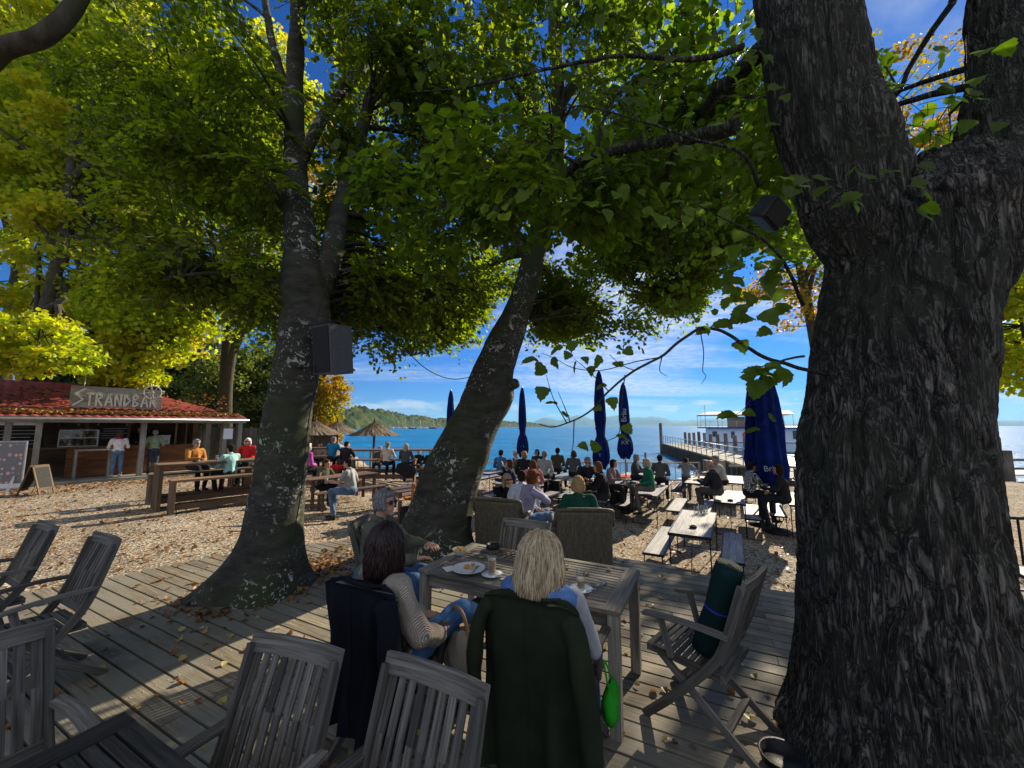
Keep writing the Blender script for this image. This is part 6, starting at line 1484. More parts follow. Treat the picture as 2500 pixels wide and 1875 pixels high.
# wicker armchairs
wk = NT('wicker'); v = wk.co('UV', (1, 1, 1)); bt = wk.a('ShaderNodeTexBrick', i_Scale=1.0); bt.inputs['Brick Width'].default_value = .05; bt.inputs['Row Height'].default_value = .013; bt.inputs['Mortar Size'].default_value = .0022
bt.inputs['Color1'].default_value = (.12, .105, .075, 1); bt.inputs['Color2'].default_value = (.21, .185, .125, 1); bt.inputs['Mortar'].default_value = (.015, .013, .01, 1); wk.l(v, bt.inputs[0]); wk.bsdf(bt.outputs[0], .6, 0, bt.outputs['Fac'], -.8, .004, .3); M['wicker'] = wk.m
def wicker(x, y, d, z, lb):
    t = thing('wicker_armchair', lb, 'armchair', (x, y, z), yaw(d), 'wicker armchairs on the gravel')
    MB().bar((-.36, -.34, .12), (-.36, -.40, .92), .10, .5 * 0 + .10, up=(0, 1, 0)) 
    mb = MB(); mb.bar((0, -.36, .06), (0, -.42, .76), .74, .09, up=(0, 1, 0)); mb.build('backrest', M['wicker'], t, bev=.03)
    for s in (-1, 1): mb = MB(); mb.bar((s * .345, -.32, .29), (s * .345, .36, .29), .09, .46); mb.build('armrest', M['wicker'], t, bev=.03)
    mb = MB(); mb.bar((0, -.31, .21), (0, .34, .21), .60, .24); mb.build('seat', M['wicker'], t, bev=.02)
    for s in (-1, 1): pass
    rb_ = catm([(-.39, .36, .54), (-.39, -.3, .56), (-.37, -.42, .72), (-.30, -.43, .78), (.30, -.43, .78), (.37, -.42, .72), (.39, -.3, .56), (.39, .36, .54)], 4); MB().tube(rb_, .028, 8).build('edging', M['wicker'], t)
    return t
W2d = V((.05, 1, 0)).normalized(); W1d = V((.30, .95, 0)).normalized()
w2p = V((.985, 5.72, 0)); w1p = V((-.10, 6.42, 0))
wicker(w2p.x, w2p.y, W2d, ZD, 'wicker armchair seen from behind with the blond person in green'); wicker(w1p.x, w1p.y, W1d, ZD, 'wicker armchair turned sideways with the lilac sweater person')

# ================================================================== PEOPLE
def remesh(mb, name, mat, parent, vox, it=4, fold=0., fs=6., seed=0, extra=None, off=None):
    m0 = mb.mesh('tmp', mat); o = bpy.data.objects.new('tmp', m0); C.objects.link(o)
    md = o.modifiers.new('r', 'REMESH'); md.mode = 'VOXEL'; md.voxel_size = vox; md.use_smooth_shade = True
    sm = o.modifiers.new('s', 'SMOOTH'); sm.iterations = it; sm.factor = .5
    dg = bpy.context.evaluated_depsgraph_get(); me = bpy.data.meshes.new_from_object(o.evaluated_get(dg)); bpy.data.objects.remove(o); bpy.data.meshes.remove(m0)
    me.name = name; me.materials.clear(); me.materials.append(mat)
    if fold:
        n = len(me.vertices); co = np.empty(n * 3, dtype=np.float32); me.vertices.foreach_get('co', co); no = np.empty(n * 3, dtype=np.float32); me.vertices.foreach_get('normal', no); co = co.reshape(-1, 3); no = no.reshape(-1, 3)
        dsp = np.array([noise.noise(V((float(c[0]) * fs, float(c[1]) * fs, float(c[2]) * fs * .55)) + V((seed, seed * 2, 0))) for c in co]); dsp = 1 - 2 * np.abs(dsp); co += no * ((dsp - .4) * fold)[:, None]; me.vertices.foreach_set('co', co.ravel())
    me.polygons.foreach_set('use_smooth', np.ones(len(me.polygons), dtype=bool)); me.update()
    if extra is not None:      # fingers and the like joined to the same mesh
        import bmesh
        bm = bmesh.new(); bm.from_mesh(me); t_ = extra.mesh('x', mat); bm.from_mesh(t_); bm.to_mesh(me); bm.free(); bpy.data.meshes.remove(t_); me.polygons.foreach_set('use_smooth', np.ones(len(me.polygons), dtype=bool))
    o = bpy.data.objects.new(name, me); C.objects.link(o); o.parent = parent; return o
def cone(mb, p, q, r1, r2, seg=10):
    p, q = V(p), V(q); mb.ell(p, r1, None, seg, 6); mb.ell(q, r2, None, seg, 6); mb.tube([p, q], [r1, r2], seg)
def hand(mb, ex, H, F_, up, side, near):
    """H wrist, F_ direction of the fingers, up = back of the hand"""
    F_ = V(F_).normalized(); S = F_.cross(V(up)).normalized(); U = S.cross(F_); R_ = Matrix((S, F_, U)).transposed()
    mb.ell(H + F_ * .045, (.040, .050, .018), R_, 8, 6)
    for i, (sx, ln) in enumerate(((-.030, .062), (-.010, .074), (.011, .068), (.031, .052))):
        p = H + F_ * .085 + S * sx; q = p + F_ * ln * .55 - U * .012; r = q + F_ * ln * .35 - U * .028; ex.tube([p - F_ * .015, q, r], [.0092, .0085, .007], 6)
    t0 = H + F_ * .02 + S * (-.036 * side); ex.tube([t0, t0 + F_ * .03 + S * (-.028 * side) - U * .008, t0 + F_ * .062 + S * (-.03 * side) - U * .016], [.012, .010, .008], 6)
HC = {'grey': (.20, .19, .18), 'white': (.55, .53, .50), 'blond': (.34, .23, .11), 'ashblond': (.36, .30, .22), 'brown': (.07, .035, .018), 'dark': (.02, .014, .011), 'auburn': (.14, .048, .018), 'black': (.012, .01, .01), 'bald': (.45, .25, .17)}
HM = {k: (fabric('hair_' + k, c, .35, None, .5, 0, 120) if k != 'bald' else M['skin']) for k, c in HC.items()}
CM = {}
def cloth(c, rib=None):
    k = (c, rib)
    if k not in CM: CM[k] = fabric('cloth_%d' % len(CM), c, .3, rib, .35 if not rib else .8)
    return CM[k]
JEAN = (.04, .08, .17); DARKT = (.02, .02, .024)
def person(label, pos, d, hs=.47, stand=False, top=(.1, .1, .1), legs=DARKT, shoe=(.03, .025, .02), hair='brown', style='short', lean=.08, yw=0., pt=0., arms=('lap', 'lap'), sleeve=1, group=None, scale=1., foot=0., vox=.016, glasses=False, rib=None, extra_hat=None, legdir=0., near=False, cap=None, cross=False, bulk=1.):
    """pos: ground point under the hips; hs: seat height above pos.z; foot: height of the feet above pos.z"""
    t = thing('person', label, 'person', pos, yaw(d), group); t.scale = (scale,) * 3
    P = V((0, 0, .94)) if stand else V((0, 0, hs + .09)); up = V((0, math.sin(lean), math.cos(lean))); fw = V((0, math.cos(lean), -math.sin(lean)))
    Cc, Nn = P + up * .30, P + up * .49; Hc = Nn + up * .145 + V((0, .03, 0)) + V((0, math.sin(max(pt, 0)) * .05, -max(0, pt) * .02))
    RH = Matrix.Rotation(yw, 3, 'Z') @ Matrix.Rotation(-pt, 3, 'X')
    S = {s: Nn - up * .055 + V((s * .185, 0, 0)) for s in (-1, 1)}; E_, H_, HF = {}, {}, {}
    for s, a in ((-1, arms[0]), (1, arms[1])):
        if a == 'table': E_[s] = S[s] + V((s * .07, .13, -.24)); H_[s] = P + V((s * .12, .44, .22)); HF[s] = V((-s * .6, .8, 0))
        elif a == 'lap': E_[s] = S[s] + V((s * .08, .0, -.28)); H_[s] = P + V((s * .10, .26, .10)); HF[s] = V((-s * .7, .6, -.1))
        elif a == 'chin': E_[s] = S[s] + V((s * .02, .24, -.17)); H_[s] = Hc + RH @ V((s * .05, .085, -.15)); HF[s] = V((-s * .2, .15, 1))
        elif a == 'face': E_[s] = S[s] + V((s * .12, .20, -.10)); H_[s] = Hc + RH @ V((s * .07, .16, -.07)); HF[s] = V((-s * .3, .1, 1))
        elif a == 'down': E_[s] = S[s] + V((s * .06, -.02, -.28)); H_[s] = S[s] + V((s * .07, .06, -.53)); HF[s] = V((0, .15, -1))
        elif a == 'counter': E_[s] = S[s] + V((s * .08, .06, -.27)); H_[s] = P + V((s * .16, .38, .18)); HF[s] = V((-s * .3, 1, 0))
        elif a == 'back': E_[s] = S[s] + V((s * .12, -.10, -.26)); H_[s] = S[s] + V((s * .14, .08, -.46)); HF[s] = V((0, .6, -.6))
        else: E_[s], H_[s], HF[s] = S[s] + V(a[0]), S[s] + V(a[1]), V(a[2])
    K_, An, Th = {}, {}, {}
    for s in (-1, 1):
        Th[s] = P + V((s * .09, .02, -.03))
        if stand: K_[s] = V((s * .10, .03, .50)); An[s] = V((s * .11, -.02, .09))
        else:
            a = legdir * s; K_[s] = P + V((s * (.12 + a), .44, -.02)); K_[s].z = max(K_[s].z, foot + .44) if hs - foot < .5 else P.z - .03
            An[s] = V((K_[s].x + s * .01, K_[s].y - .03 + (.05 if s > 0 else -.08), foot + .09))
    if cross: K_ = {1: P + V((.10, .43, .14)), -1: P + V((-.02, .44, .02))}; An = {1: P + V((.0, .80, -.07)), -1: V((.04, .44, .09))}
    sk, ex = MB(), MB()
    sk.ell(Hc + RH @ V((0, -.008, .02)), (.074, .094, .098), RH, 14, 10); sk.ell(Hc + RH @ V((0, .022, -.052)), (.054, .066, .062), RH, 12, 8)
    sk.ell(Hc + RH @ V((0, .088, -.012)), (.013, .020, .026), RH, 8, 6); sk.ell(Hc + RH @ V((0, .072, -.096)), (.024, .02, .02), RH, 8, 6)
    for s in (-1, 1): sk.ell(Hc + RH @ V((s * .078, -.008, -.008)), (.012, .02, .032), RH, 8, 6)
    sk.ell(Hc + RH @ V((0, .082, -.058)), (.024, .012, .008), RH, 8, 5)
    cone(sk, Nn - up * .02, Hc + V((0, -.02, -.05)), .056, .050); sk.ell(Cc, (.150, .095, .17)); sk.ell(P + V((0, 0, .02)), (.145, .10, .12)); cone(sk, P, Cc, .11, .12)
    for s in (-1, 1):
        cone(sk, Nn - up * .04, S[s], .05, .048); cone(sk, S[s], E_[s], .046, .036); cone(sk, E_[s], H_[s], .036, .025); hand(sk, ex, H_[s], HF[s], (0, -.3, 1) if abs(HF[s].normalized().z) < .8 else (0, -1, 0), s, near)
        cone(sk, Th[s], K_[s], .075, .05); cone(sk, K_[s], An[s], .048, .034); sk.ell(An[s] + V((0, .07, -.05)), (.036, .10, .03))
    body = remesh(sk, 'body', M['skin'], t, vox * .8, 2, extra=ex)
    tp = MB(); tp.ell(Cc + up * .02, (.180, .125, .175), None, 14, 10); cone(tp, P + up * .05, Cc, .135, .14, 12); tp.ell(P + up * .04, (.172, .135, .12), None, 14, 8); tp.ell(Nn - up * .03, (.10, .075, .05), None, 10, 6)
    if style != 'tee': tp.ell(Nn + up * .012 - fw * .01, (.075, .072, .035), None, 10, 6)
    for s in (-1, 1):
        cone(tp, Nn - up * .055 + V((s * .06, 0, 0)), S[s], .062, .064); 
        if sleeve >= 1: cone(tp, S[s], E_[s], .064 * bulk, .054 * bulk); cone(tp, E_[s], E_[s].lerp(H_[s], .93), .053 * bulk, .040 * bulk)
        else: cone(tp, S[s], S[s].lerp(E_[s], .62), .064, .060)
    remesh(tp, 'top', cloth(top, rib), t, vox, 3, .016, 7, rng.uniform(0, 50))
    tr = MB(); tr.ell(P + V((0, -.01, -.01)), (.175, .145, .125), None, 12, 8)
    for s in (-1, 1): cone(tr, Th[s], K_[s], .094, .070); cone(tr, K_[s], K_[s].lerp(An[s], .93), .068, .055)
    remesh(tr, 'trousers', cloth(legs), t, vox, 3, .012, 9, rng.uniform(0, 50))
    for s in (-1, 1):
        sh = MB(); sh.ell(An[s] + V((0, .075, -.055)), (.048, .125, .040), None, 10, 8); cone(sh, An[s] + V((0, .0, -.045)), An[s] + V((0, 0, .02)), .050, .044); remesh(sh, 'shoe', cloth(shoe), t, .014, 2)
    hr = MB(); HE = lambda c, r: hr.ell(Hc + RH @ V(c), r, RH, 14, 10)
    if style != 'bald':
        HE((0, -.026, .036), (.088, .092, .094)); HE((0, .022, .078), (.066, .066, .036))
        if style in ('short', 'tee'): HE((0, -.055, -.015), (.078, .060, .075))
        if style in ('bob', 'curly'):
            HE((0, -.045, -.03), (.098, .072, .105))
            for s in (-1, 1): HE((s * .078, -.005, -.03), (.026, .05, .075))
        if style == 'long':
            HE((0, -.055, -.06), (.095, .065, .14)); HE((0, -.075, -.17), (.088, .045, .12))
            for s in (-1, 1): HE((s * .078, .0, -.06), (.026, .045, .11))
        if style == 'bun': HE((0, -.12, .05), (.045, .045, .045)); HE((0, -.055, -.01), (.08, .06, .07))
        if style == 'curly':
            for k in range(30): v_ = V((rng.gauss(0, 1), rng.gauss(-.6, 1), rng.gauss(.2, 1))).normalized(); HE((v_.x * .09, -.03 + v_.y * .085 if v_.y < .2 else -.01, .015 + v_.z * .095), (.026,) * 3)
        remesh(hr, 'hair', HM[hair], t, vox * .8, 1, .008, 28, rng.uniform(0, 50))
    else:
        for s in (-1, 1): HE((s * .066, -.04, -.015), (.018, .05, .035))
        HE((0, -.085, -.03), (.06, .022, .03)); remesh(hr, 'hair', HM[hair], t, vox * .7, 1, .004, 28)
    ey = MB()
    if glasses:
        for s in (-1, 1): ey.ell(Hc + RH @ V((s * .034, .088, .012)), (.029, .010, .021), RH, 10, 6)
        for s in (-1, 1): ey.tube([Hc + RH @ V((s * .06, .082, .015)), Hc + RH @ V((s * .08, 0, .012))], .004, 5)
        ey.build('sunglasses', M['dark'], t)
    else:
        for s in (-1, 1): ey.ell(Hc + RH @ V((s * .032, .083, .012)), (.011, .008, .007), RH, 8, 5)
        ey.build('eyes', M['dark'], t)
    if cap:
        hc = MB(); hc.ell(Hc + RH @ V((0, -.01, .065)), (.094, .104, .075), RH, 14, 8); hc.ell(Hc + RH @ V((0, .10, .055)), (.065, .07, .012), RH, 12, 6); remesh(hc, 'cap', cloth(cap), t, .010, 1)
    return t, dict(P=P, S=S, E=E_, H=H_, Hc=Hc, RH=RH, up=up, N=Nn, K=K_, An=An)
def at_head(sx, sy, d, hs=.47, Y=None, lean=.08, stand=False, zbase=None):
    """hip ground point for a person whose head centre is seen at (sx, sy)"""
    hh = (.94 if stand else hs + .09) + .49 * math.cos(lean) + .15
    if Y is not None: H = Q(sx, sy, Y); z = H.z - hh if zbase is None else zbase; hsx = hs
    else:
        z = .05
        for _ in range(6): H = G(sx, sy, z + hh); z = zg(H.x, H.y)
    q = H - V((d.x, d.y, 0)) * (math.sin(lean) * .6 + .03)
    return V((q.x, q.y, z))
def seated(sx, sy, d, label, Y=None, hs=.47, ground=None, **kw):
    d = V(d).normalized(); ln = kw.get('lean', .08); p = at_head(sx, sy, d, hs, Y, ln)
    if Y is not None and sx > 1200: Y *= .89; p = at_head(sx, sy, d, hs, Y, ln)
    if Y is not None:   # seat stays where the head needs it; feet reach the ground
        g = zg(p.x, p.y) if ground is None else ground; hs2 = hs + p.z - g
        if hs2 < .36: hs2 = .40
        if hs2 > .62 and kw.get('foot') is None: kw['foot'] = max(0., hs2 - .62)
        p = V((p.x, p.y, g)); hs = hs2
    if not kw.get('foot'): kw['foot'] = 0.
    return person(label, p, d, hs=hs, **kw)
g1 = None
R_, L_ = TB, -TB
# bar side
def bar_person(sx, sy, d, lb, Y, zb, **kw): H = Q(sx, sy, Y); k = (H.z - zb) / 1.58; return person(lb, V((H.x, H.y, zb)) , V(d).normalized(), stand=True, scale=clamp(k, .92, 1.08), lean=.02, **kw)
p_ = BO + CB * Fz(293, 1061, .15)[0] + CN * .0; bar_person(293, 1061, CN, 'woman in white jacket with red scarf and jeans standing at the bar counter', p_.y, .76, top=(.72, .66, .62), legs=(.10, .17, .26), shoe=(.5, .45, .4), hair='brown', style='bob', arms=('counter', 'counter'))
sc_o = MB(); 
p_ = BO + CB * Fz(380, 1055, .2)[0] + CN * .1; bar_person(380, 1057, CN, 'person in light green jacket standing at the bar behind a wooden post', p_.y, .76, top=(.22, .27, .16), legs=(.04, .05, .07), hair='grey', style='short', arms=('counter', 'counter'))
p_ = BO + CB * Fz(342, 1049, 2.0)[0] + CN * 2.0; bar_person(342, 1049, -CN, 'bar worker in black behind the counter', p_.y, .80, top=(.015, .015, .018), hair='brown', style='short', arms=('down', 'counter'))
p_ = BO + CB * Fz(484, 1052, 1.9)[0] + CN * 1.9; bar_person(484, 1052, -CN, 'person with blond hair and grey striped top at the right end of the bar counter', p_.y, .80, top=(.25, .26, .28), hair='blond', style='bob', arms=('counter', 'down'))
d_ = (CB * -.1 - CN).normalized()
H = HT + CN * 1.0 + CB * 1.35; seated(481, 1082, (CB * .35 - CN), 'man in mustard sweater and sunglasses on the high bench by the bar', Y=H.y - .05, hs=.8, ground=.6, top=(.38, .17, .04), legs=DARKT, hair='grey', style='short', glasses=True, arms=('lap', 'table'), foot=.22)
H = hb + CB * 1.75; seated(562, 1095, (CN * .9 - CB * .4), 'woman in mint green hoodie seen from behind on the high bench by the bar', Y=H.y + .05, hs=.8, ground=.6, top=(.30, .52, .48), legs=DARKT, shoe=(.35, .02, .03), hair='dark', style='short', arms=('table', 'table'), foot=.22)
seated(605, 1078, (-CB * .6 - CN), 'grey haired woman in red top with sunglasses right of the bar table', Y=12.6, hs=.8, ground=.6, top=(.62, .03, .03), hair='white', style='bob', glasses=True, foot=.2)
# picnic side
seated(753, 1091, (.5, .86, 0), 'person in magenta top half hidden behind the straight beech', Y=11.6, top=(.42, .08, .32), hair='white', style='bob')
F0 = V((.05, 1, 0))
seated(815, 1078, F0, 'balding man in teal shirt seen from behind, facing the lake', Y=15.4, hs=.85, top=(.015, .17, .30), hair='grey', style='short', sleeve=0, arms=('table', 'table'), yw=-.5, scale=1.05)
seated(847.8, 1085, F0, 'dark haired man in black shirt with red bag at his waist, facing the lake', Y=14.8, hs=.85, top=(.02, .022, .03), hair='dark', style='short', arms=('table', 'table'), yw=-.7)
seated(947, 1087, F0, 'person in cream jacket with cap seen from behind on the long high bench', Y=15.0, hs=.85, top=(.52, .46, .34), hair='blond', style='short', cap=(.25, .2, .13), arms=('table', 'table'), yw=-.4)
seated(992, 1090, F0, 'long haired blond woman in dark grey top on the long high bench', Y=15.0, hs=.85, top=(.06, .065, .07), hair='ashblond', style='long', arms=('table', 'table'), yw=-.4)
seated(927, 1100, (0, -1, 0), 'blond person facing the camera across the lakeside high table', Y=17.6, hs=.6, top=(.1, .08, .06), hair='blond', style='bob')
seated(1023, 1103, (0, -1, 0), 'white haired person in black near the leaning trunk by the lake', Y=17.8, hs=.6, top=(.02, .02, .02), hair='white', style='short')
seated(1052, 1103, (.3, -1, 0), 'dark haired person in black directly left of the leaning trunk by the lake', Y=17.4, hs=.6, top=(.02, .02, .025), hair='dark', style='short')
seated(780, 1098, (0, -1, 0), 'small brown haired person beyond the purple top near the shore', Y=18.2, hs=.6, top=(.3, .22, .15), hair='brown', style='bob')
seated(797, 1131, (CB * .25 - CN * .9), 'man in olive jacket facing the camera at the picnic table', Y=11.2, top=(.10, .095, .055), legs=DARKT, hair='brown', style='short', arms=('table', 'table'), yw=.5, lean=.2)
seated(849, 1131, (CN * .75 - CB * .65), 'man in light grey T-shirt and jeans seen from behind on the picnic bench', Y=9.7, top=(.30, .31, .31), legs=(.10, .16, .25), hair='dark', style='short', sleeve=0, arms=('table', 'back'), lean=.12)
seated(1024, 1160, (-.9, -.3, 0), 'child in orange jacket behind the leaning trunk', Y=8.6, hs=.45, top=(.45, .15, .03), hair='brown', style='curly', arms=('face', 'table'), scale=.9)
# beer garden
seated(1224, 1106, TA, 'man in blue shirt seen from behind near the leaning trunk', Y=15.8, top=(.06, .15, .32), hair='dark', style='short')
seated(1258, 1107, L_, 'grey haired man in brown coat left of the lakeside rows', Y=16.4, top=(.16, .14, .12), hair='grey', style='bald')
seated(1281, 1110, TA, 'curly blond person in black seen from behind by the first parasol', Y=14.6, top=(.02, .02, .022), hair='blond', style='curly')
seated(1311, 1104, -TA, 'dark haired person with sunglasses facing the camera by the lake', Y=16.8, top=(.03, .03, .035), hair='dark', style='bob', glasses=True)
seated(1330, 1110, TA, 'grey haired man in pale grey jacket seen from behind', Y=13.9, top=(.32, .32, .30), hair='grey', style='short')
seated(1362, 1101, TA, 'dark haired person in olive jacket in the back row', Y=16.2, top=(.06, .06, .035), hair='dark', style='short')
seated(1401, 1108, TA, 'person in dark grey jacket left of the twig shadowed parasol', Y=15.2, top=(.08, .08, .085), hair='brown', style='bob')
seated(1243, 1132, (TB * -.8 + TA * -.3), 'brown haired woman in navy holding her head', Y=12.2, top=(.02, .025, .05), hair='brown', style='bob', arms=('table', 'face'), yw=.2)
seated(1301, 1133, (TA * .9 - TB * .4), 'woman in pink hoodie and black vest with strawberry blond hair', Y=11.8, top=(.50, .17, .20), hair='auburn', style='bob', arms=('table', 'table'))
seated(1238, 1170, (TB * .7 - TA * .5), 'blond woman in black with sunglasses resting her chin on her hands', Y=8.9, top=(.012, .012, .014), hair='ashblond', style='long', glasses=True, arms=('chin', 'chin'), lean=.25, vox=.012)
seated(1272, 1163, (TB * -.3 + TA * .3), 'dark haired man in pale blue shirt behind the auburn person', Y=8.7, top=(.45, .55, .68), hair='dark', style='short', arms=('lap', 'back'), vox=.012, hs=.47)
person('auburn short haired person in lilac sweater and jeans in the side turned wicker chair', at_head(1286, 1183, W1d, .34, 6.6, .22, zbase=ZD), (W1d * .5 + V((.86, -.1, 0))).normalized(), hs=.34, top=(.36, .34, .48), legs=(.10, .17, .28), hair='auburn', style='curly', arms=('lap', 'chin'), lean=.2, pt=.35, yw=-.2, vox=.011, rib=None, near=True)
person('blond person in dark green jacket seen from behind in the wicker armchair', at_head(1411, 1207, W2d, .33, 5.75, .05, zbase=ZD), W2d, hs=.33, top=(.012, .07, .045), hair='blond', style='bob', arms=('lap', 'lap'), lean=.02, vox=.011)
seated(1434, 1126, (TB * .4 - TA * .8), 'grey haired man in black jacket and sunglasses bending over the table', Y=11.6, top=(.02, .02, .024), hair='grey', style='short', glasses=True, arms=('table', 'table'), lean=.25, pt=.3)
seated(1460, 1139, (TB * -.8 + TA * -.35), 'auburn bobbed woman in black at the table with the beer glass', Y=10.3, top=(.014, .013, .015), hair='auburn', style='bob', arms=('table', 'table'), lean=.15, pt=.2)
seated(1498, 1131, (TB * .9 - TA * .2), 'dark haired person in greyish pink sweater behind the red blanket', Y=12.6, top=(.24, .17, .18), hair='dark', style='bob', arms=('table', 'table'), lean=.2)
seated(1554, 1117, TB, 'grey haired person in dark vest near the railing', Y=15.0, top=(.06, .06, .07), hair='grey', style='bob', arms=('table', 'table'))
seated(1577, 1130, (TB * -.7 - TA * .4), 'grey blond woman in green cardigan beside the red blanket', Y=12.0, top=(.02, .17, .09), hair='ashblond', style='bob', arms=('lap', 'lap'), legs=(.12, .11, .09))
seated(1611, 1119, TA, 'dark haired man in brown jacket seen from behind near the railing', Y=14.2, top=(.11, .10, .085), hair='dark', style='short')
H = Q(1673, 1114, 14.0); person('man in grey jacket standing and raising both hands to his face', V((H.x, H.y, zg(H.x, H.y))), TA, stand=True, scale=.86, top=(.20, .20, .20), legs=(.1, .1, .1), hair='dark', style='short', arms=('face', 'face'))
seated(1746, 1121, (-.9, .3, 0), 'grey haired man in cream coat at the tall beer glass table', Y=13.2, top=(.42, .40, .34), hair='grey', style='short', arms=('table', 'table'), lean=.25)
seated(1733, 1134, (TB * -.95 + TA * .3), 'balding man in dark jacket sitting at the tall beer glass table', Y=11.3, top=(.028, .03, .032), legs=(.08, .075, .065), hair='grey', style='bald', arms=('table', 'table'), lean=.2)
seated(1838, 1139, (TB * .9 + TA * .35), 'man in black and white plaid shirt left of the big parasols', Y=11.2, top=(.16, .15, .14), legs=DARKT, hair='dark', style='short', arms=('table', 'table'), lean=.15)
seated(1899, 1146, (TB * -.9, )[0], 'person in black jacket between the big parasols and the linden', Y=10.2, top=(.02, .02, .022), hair='dark', style='bob', arms=('table', 'lap'))
# plaid: crossing bands are woven into the shirt of that man
for o in bpy.data.objects:
    if o.get('label', '').startswith('man in black and white plaid'):
        t = NT('plaid'); v = t.co(); a_ = t.a('ShaderNodeTexWave', i_Scale=9.); a_.bands_direction = 'X'; t.l(v, a_.inputs[0]); b_ = t.a('ShaderNodeTexWave', i_Scale=9.); b_.bands_direction = 'Z'; t.l(v, b_.inputs[0])
        c_ = t.mix(1., t.ramp(a_.outputs[0], [(.4, .12), (.6, .9)]), t.ramp(b_.outputs[0], [(.4, .12), (.6, .9)]), 'MULTIPLY'); t.bsdf(c_, .9)
        for ch in o.children:
            if ch.name.startswith('top'): ch.data.materials[0] = t.m

# ---------------------------------------------------------------- the three people at the main table
def strands(parent, name, mat, Hc, RH, rx, ry, rz_, length, n, width, wave, r, droop_y=-.02, part=.02, thick=.0035, flare=.0, col2=None):
    mb = MB()
    for k in range(n):
        a = r.uniform(math.radians(-118), math.radians(118)); 
        # starts near the crown, runs over the skull and falls at the back and sides
        x = math.sin(a); y = -math.cos(a); lay = r.uniform(.96, 1.06); pts = []
        st = r.uniform(.02, .45)
        for j in range(12):
            f = st + (1 - st) * j / 11
            if f < .5:
                ph = f / .5 * math.pi * .5; rr_ = math.sin(ph); z = math.cos(ph)
                p = V((x * rr_ * rx, y * rr_ * ry + part * (1 - rr_), z * rz_)) * lay
            else:
                g = (f - .5) / .5; L__ = length * r.uniform(.995, 1.005)
                p = V((x * rx * (1 + flare * math.sin(g * math.pi) - width * g), y * ry * (1 + flare * .6 * math.sin(g * 2.5)) + droop_y * g, -g * L__ * (1 - .18 * abs(x) ** 2 * 0))) * 1.0
                p = V((p.x * lay, p.y * lay, p.z)); p += V((math.sin(g * 7 + k) * wave, math.cos(g * 6 + k * 2) * wave, 0)) * g
            pts.append(Hc + RH @ (p + V((noise.noise(V((k * .37, j * .45, 0))), noise.noise(V((k * .37, j * .45, 9))), noise.noise(V((k * .37, j * .45, 5))))) * .012))
        mb.tube(pts, [thick * (1 if j < 9 else (1 - (j - 8) * .28)) for j in range(12)], 4, cap=False)
    return mb.build(name, mat, parent)
def hairmat(name, c0, c1, sp_=.5):
    t = NT(name); v = t.co('UV', (.8, 60, 1)); u = t.a('ShaderNodeTexCoord'); sx = t.a('ShaderNodeSeparateXYZ'); t.l(u.outputs['UV'], sx.inputs[0]); n = t.a('ShaderNodeTexWhiteNoise'); n.noise_dimensions = '1D'
    fl = t.a('ShaderNodeMath', operation='FLOOR'); t.l(sx.outputs[0], fl.inputs[0]); t.l(fl.outputs[0], n.inputs['W']); c = t.ramp(n.outputs[0], [(0, c0), (1, c1)]); t.bsdf(c, .38, 0, spec=sp_); return t.m
rS = random.Random(9)
ZS = ZD + .45
# woman with blond hair (right)
hd3 = G(1320, 1372, 1.955)
P3, J3 = person('woman with long grey blond hair and blue denim shirt seen from behind at the table', V((cP3[0], cP3[1], ZD)) - A * .13 + B * .0, A, hs=.455, top=(.33, .34, .37), legs=JEAN, hair='ashblond', style='short', arms=('lap', ((.10, .06, -.27), (.02, .30, -.36), (-.6, .6, 0))), lean=-.17, vox=.009, scale=.99, near=True)
strands(P3, 'long_hair', hairmat('grey_blond_strands', (.22, .14, .065), (.72, .58, .37)), J3['Hc'] + V((0, 0, .035)), Matrix.Identity(3), .116, .120, .108, .235, 1500, .0, .006, rS, -.045, .02, .0030, .16)
hd = MB(); Np = J3['N']
for s in (-1, 1): cone(hd, Np + V((s * .06, -.02, -.02)), Np + V((s * .165, -.02, -.05)), .066, .072, 12)
hd.ell(Np + V((0, -.075, -.08)), (.19, .075, .12), None, 16, 10); hd.tube([Np + V((-.16, -.02, -.005)), Np + V((-.1, -.10, -.0)), Np + V((0, -.125, -.01)), Np + V((.1, -.10, 0)), Np + V((.16, -.02, -.005))], .03, 8)
remesh(hd, 'denim_hood', fabric('denim', (.10, .19, .40), .3, None, .6), P3, .010, 3, .012, 12, 3)
# woman with dark hair (left), knees crossed and turned
P2, J2 = person('woman with dark hair in beige knit sweater and jeans, legs crossed, seen from behind', V((cP2[0], cP2[1], ZD)) - A * .10 + B * .03, (A * .93 + B * .36).normalized(), hs=.45, top=(.50, .42, .34), legs=(.07, .16, .33), hair='dark', style='short', arms=('lap', ((.13, .08, -.24), (.02, .27, -.33), (-.6, .7, 0))), lean=-.16, vox=.009, rib=70., bulk=1.32, yw=.35, near=True, cross=True, scale=.99, shoe=(.02, .02, .02))
strands(P2, 'dark_hair', hairmat('dark_strands', (.006, .004, .004), (.035, .010, .009), .5), J2['Hc'] + V((0, 0, .035)), J2['RH'], .104, .112, .110, .215, 1200, .10, .006, rS, .0, .02, .003, .12)
cl_ = MB(); cl_.tube([J2['N'] + V((.085 * math.cos(a), .08 * math.sin(a), .01)) for a in np.linspace(0, 6.283, 18)], .018, 8, cap=False); cl_.build('shirt_collar', fabric('collar_blue', (.32, .42, .68), .15), P2)
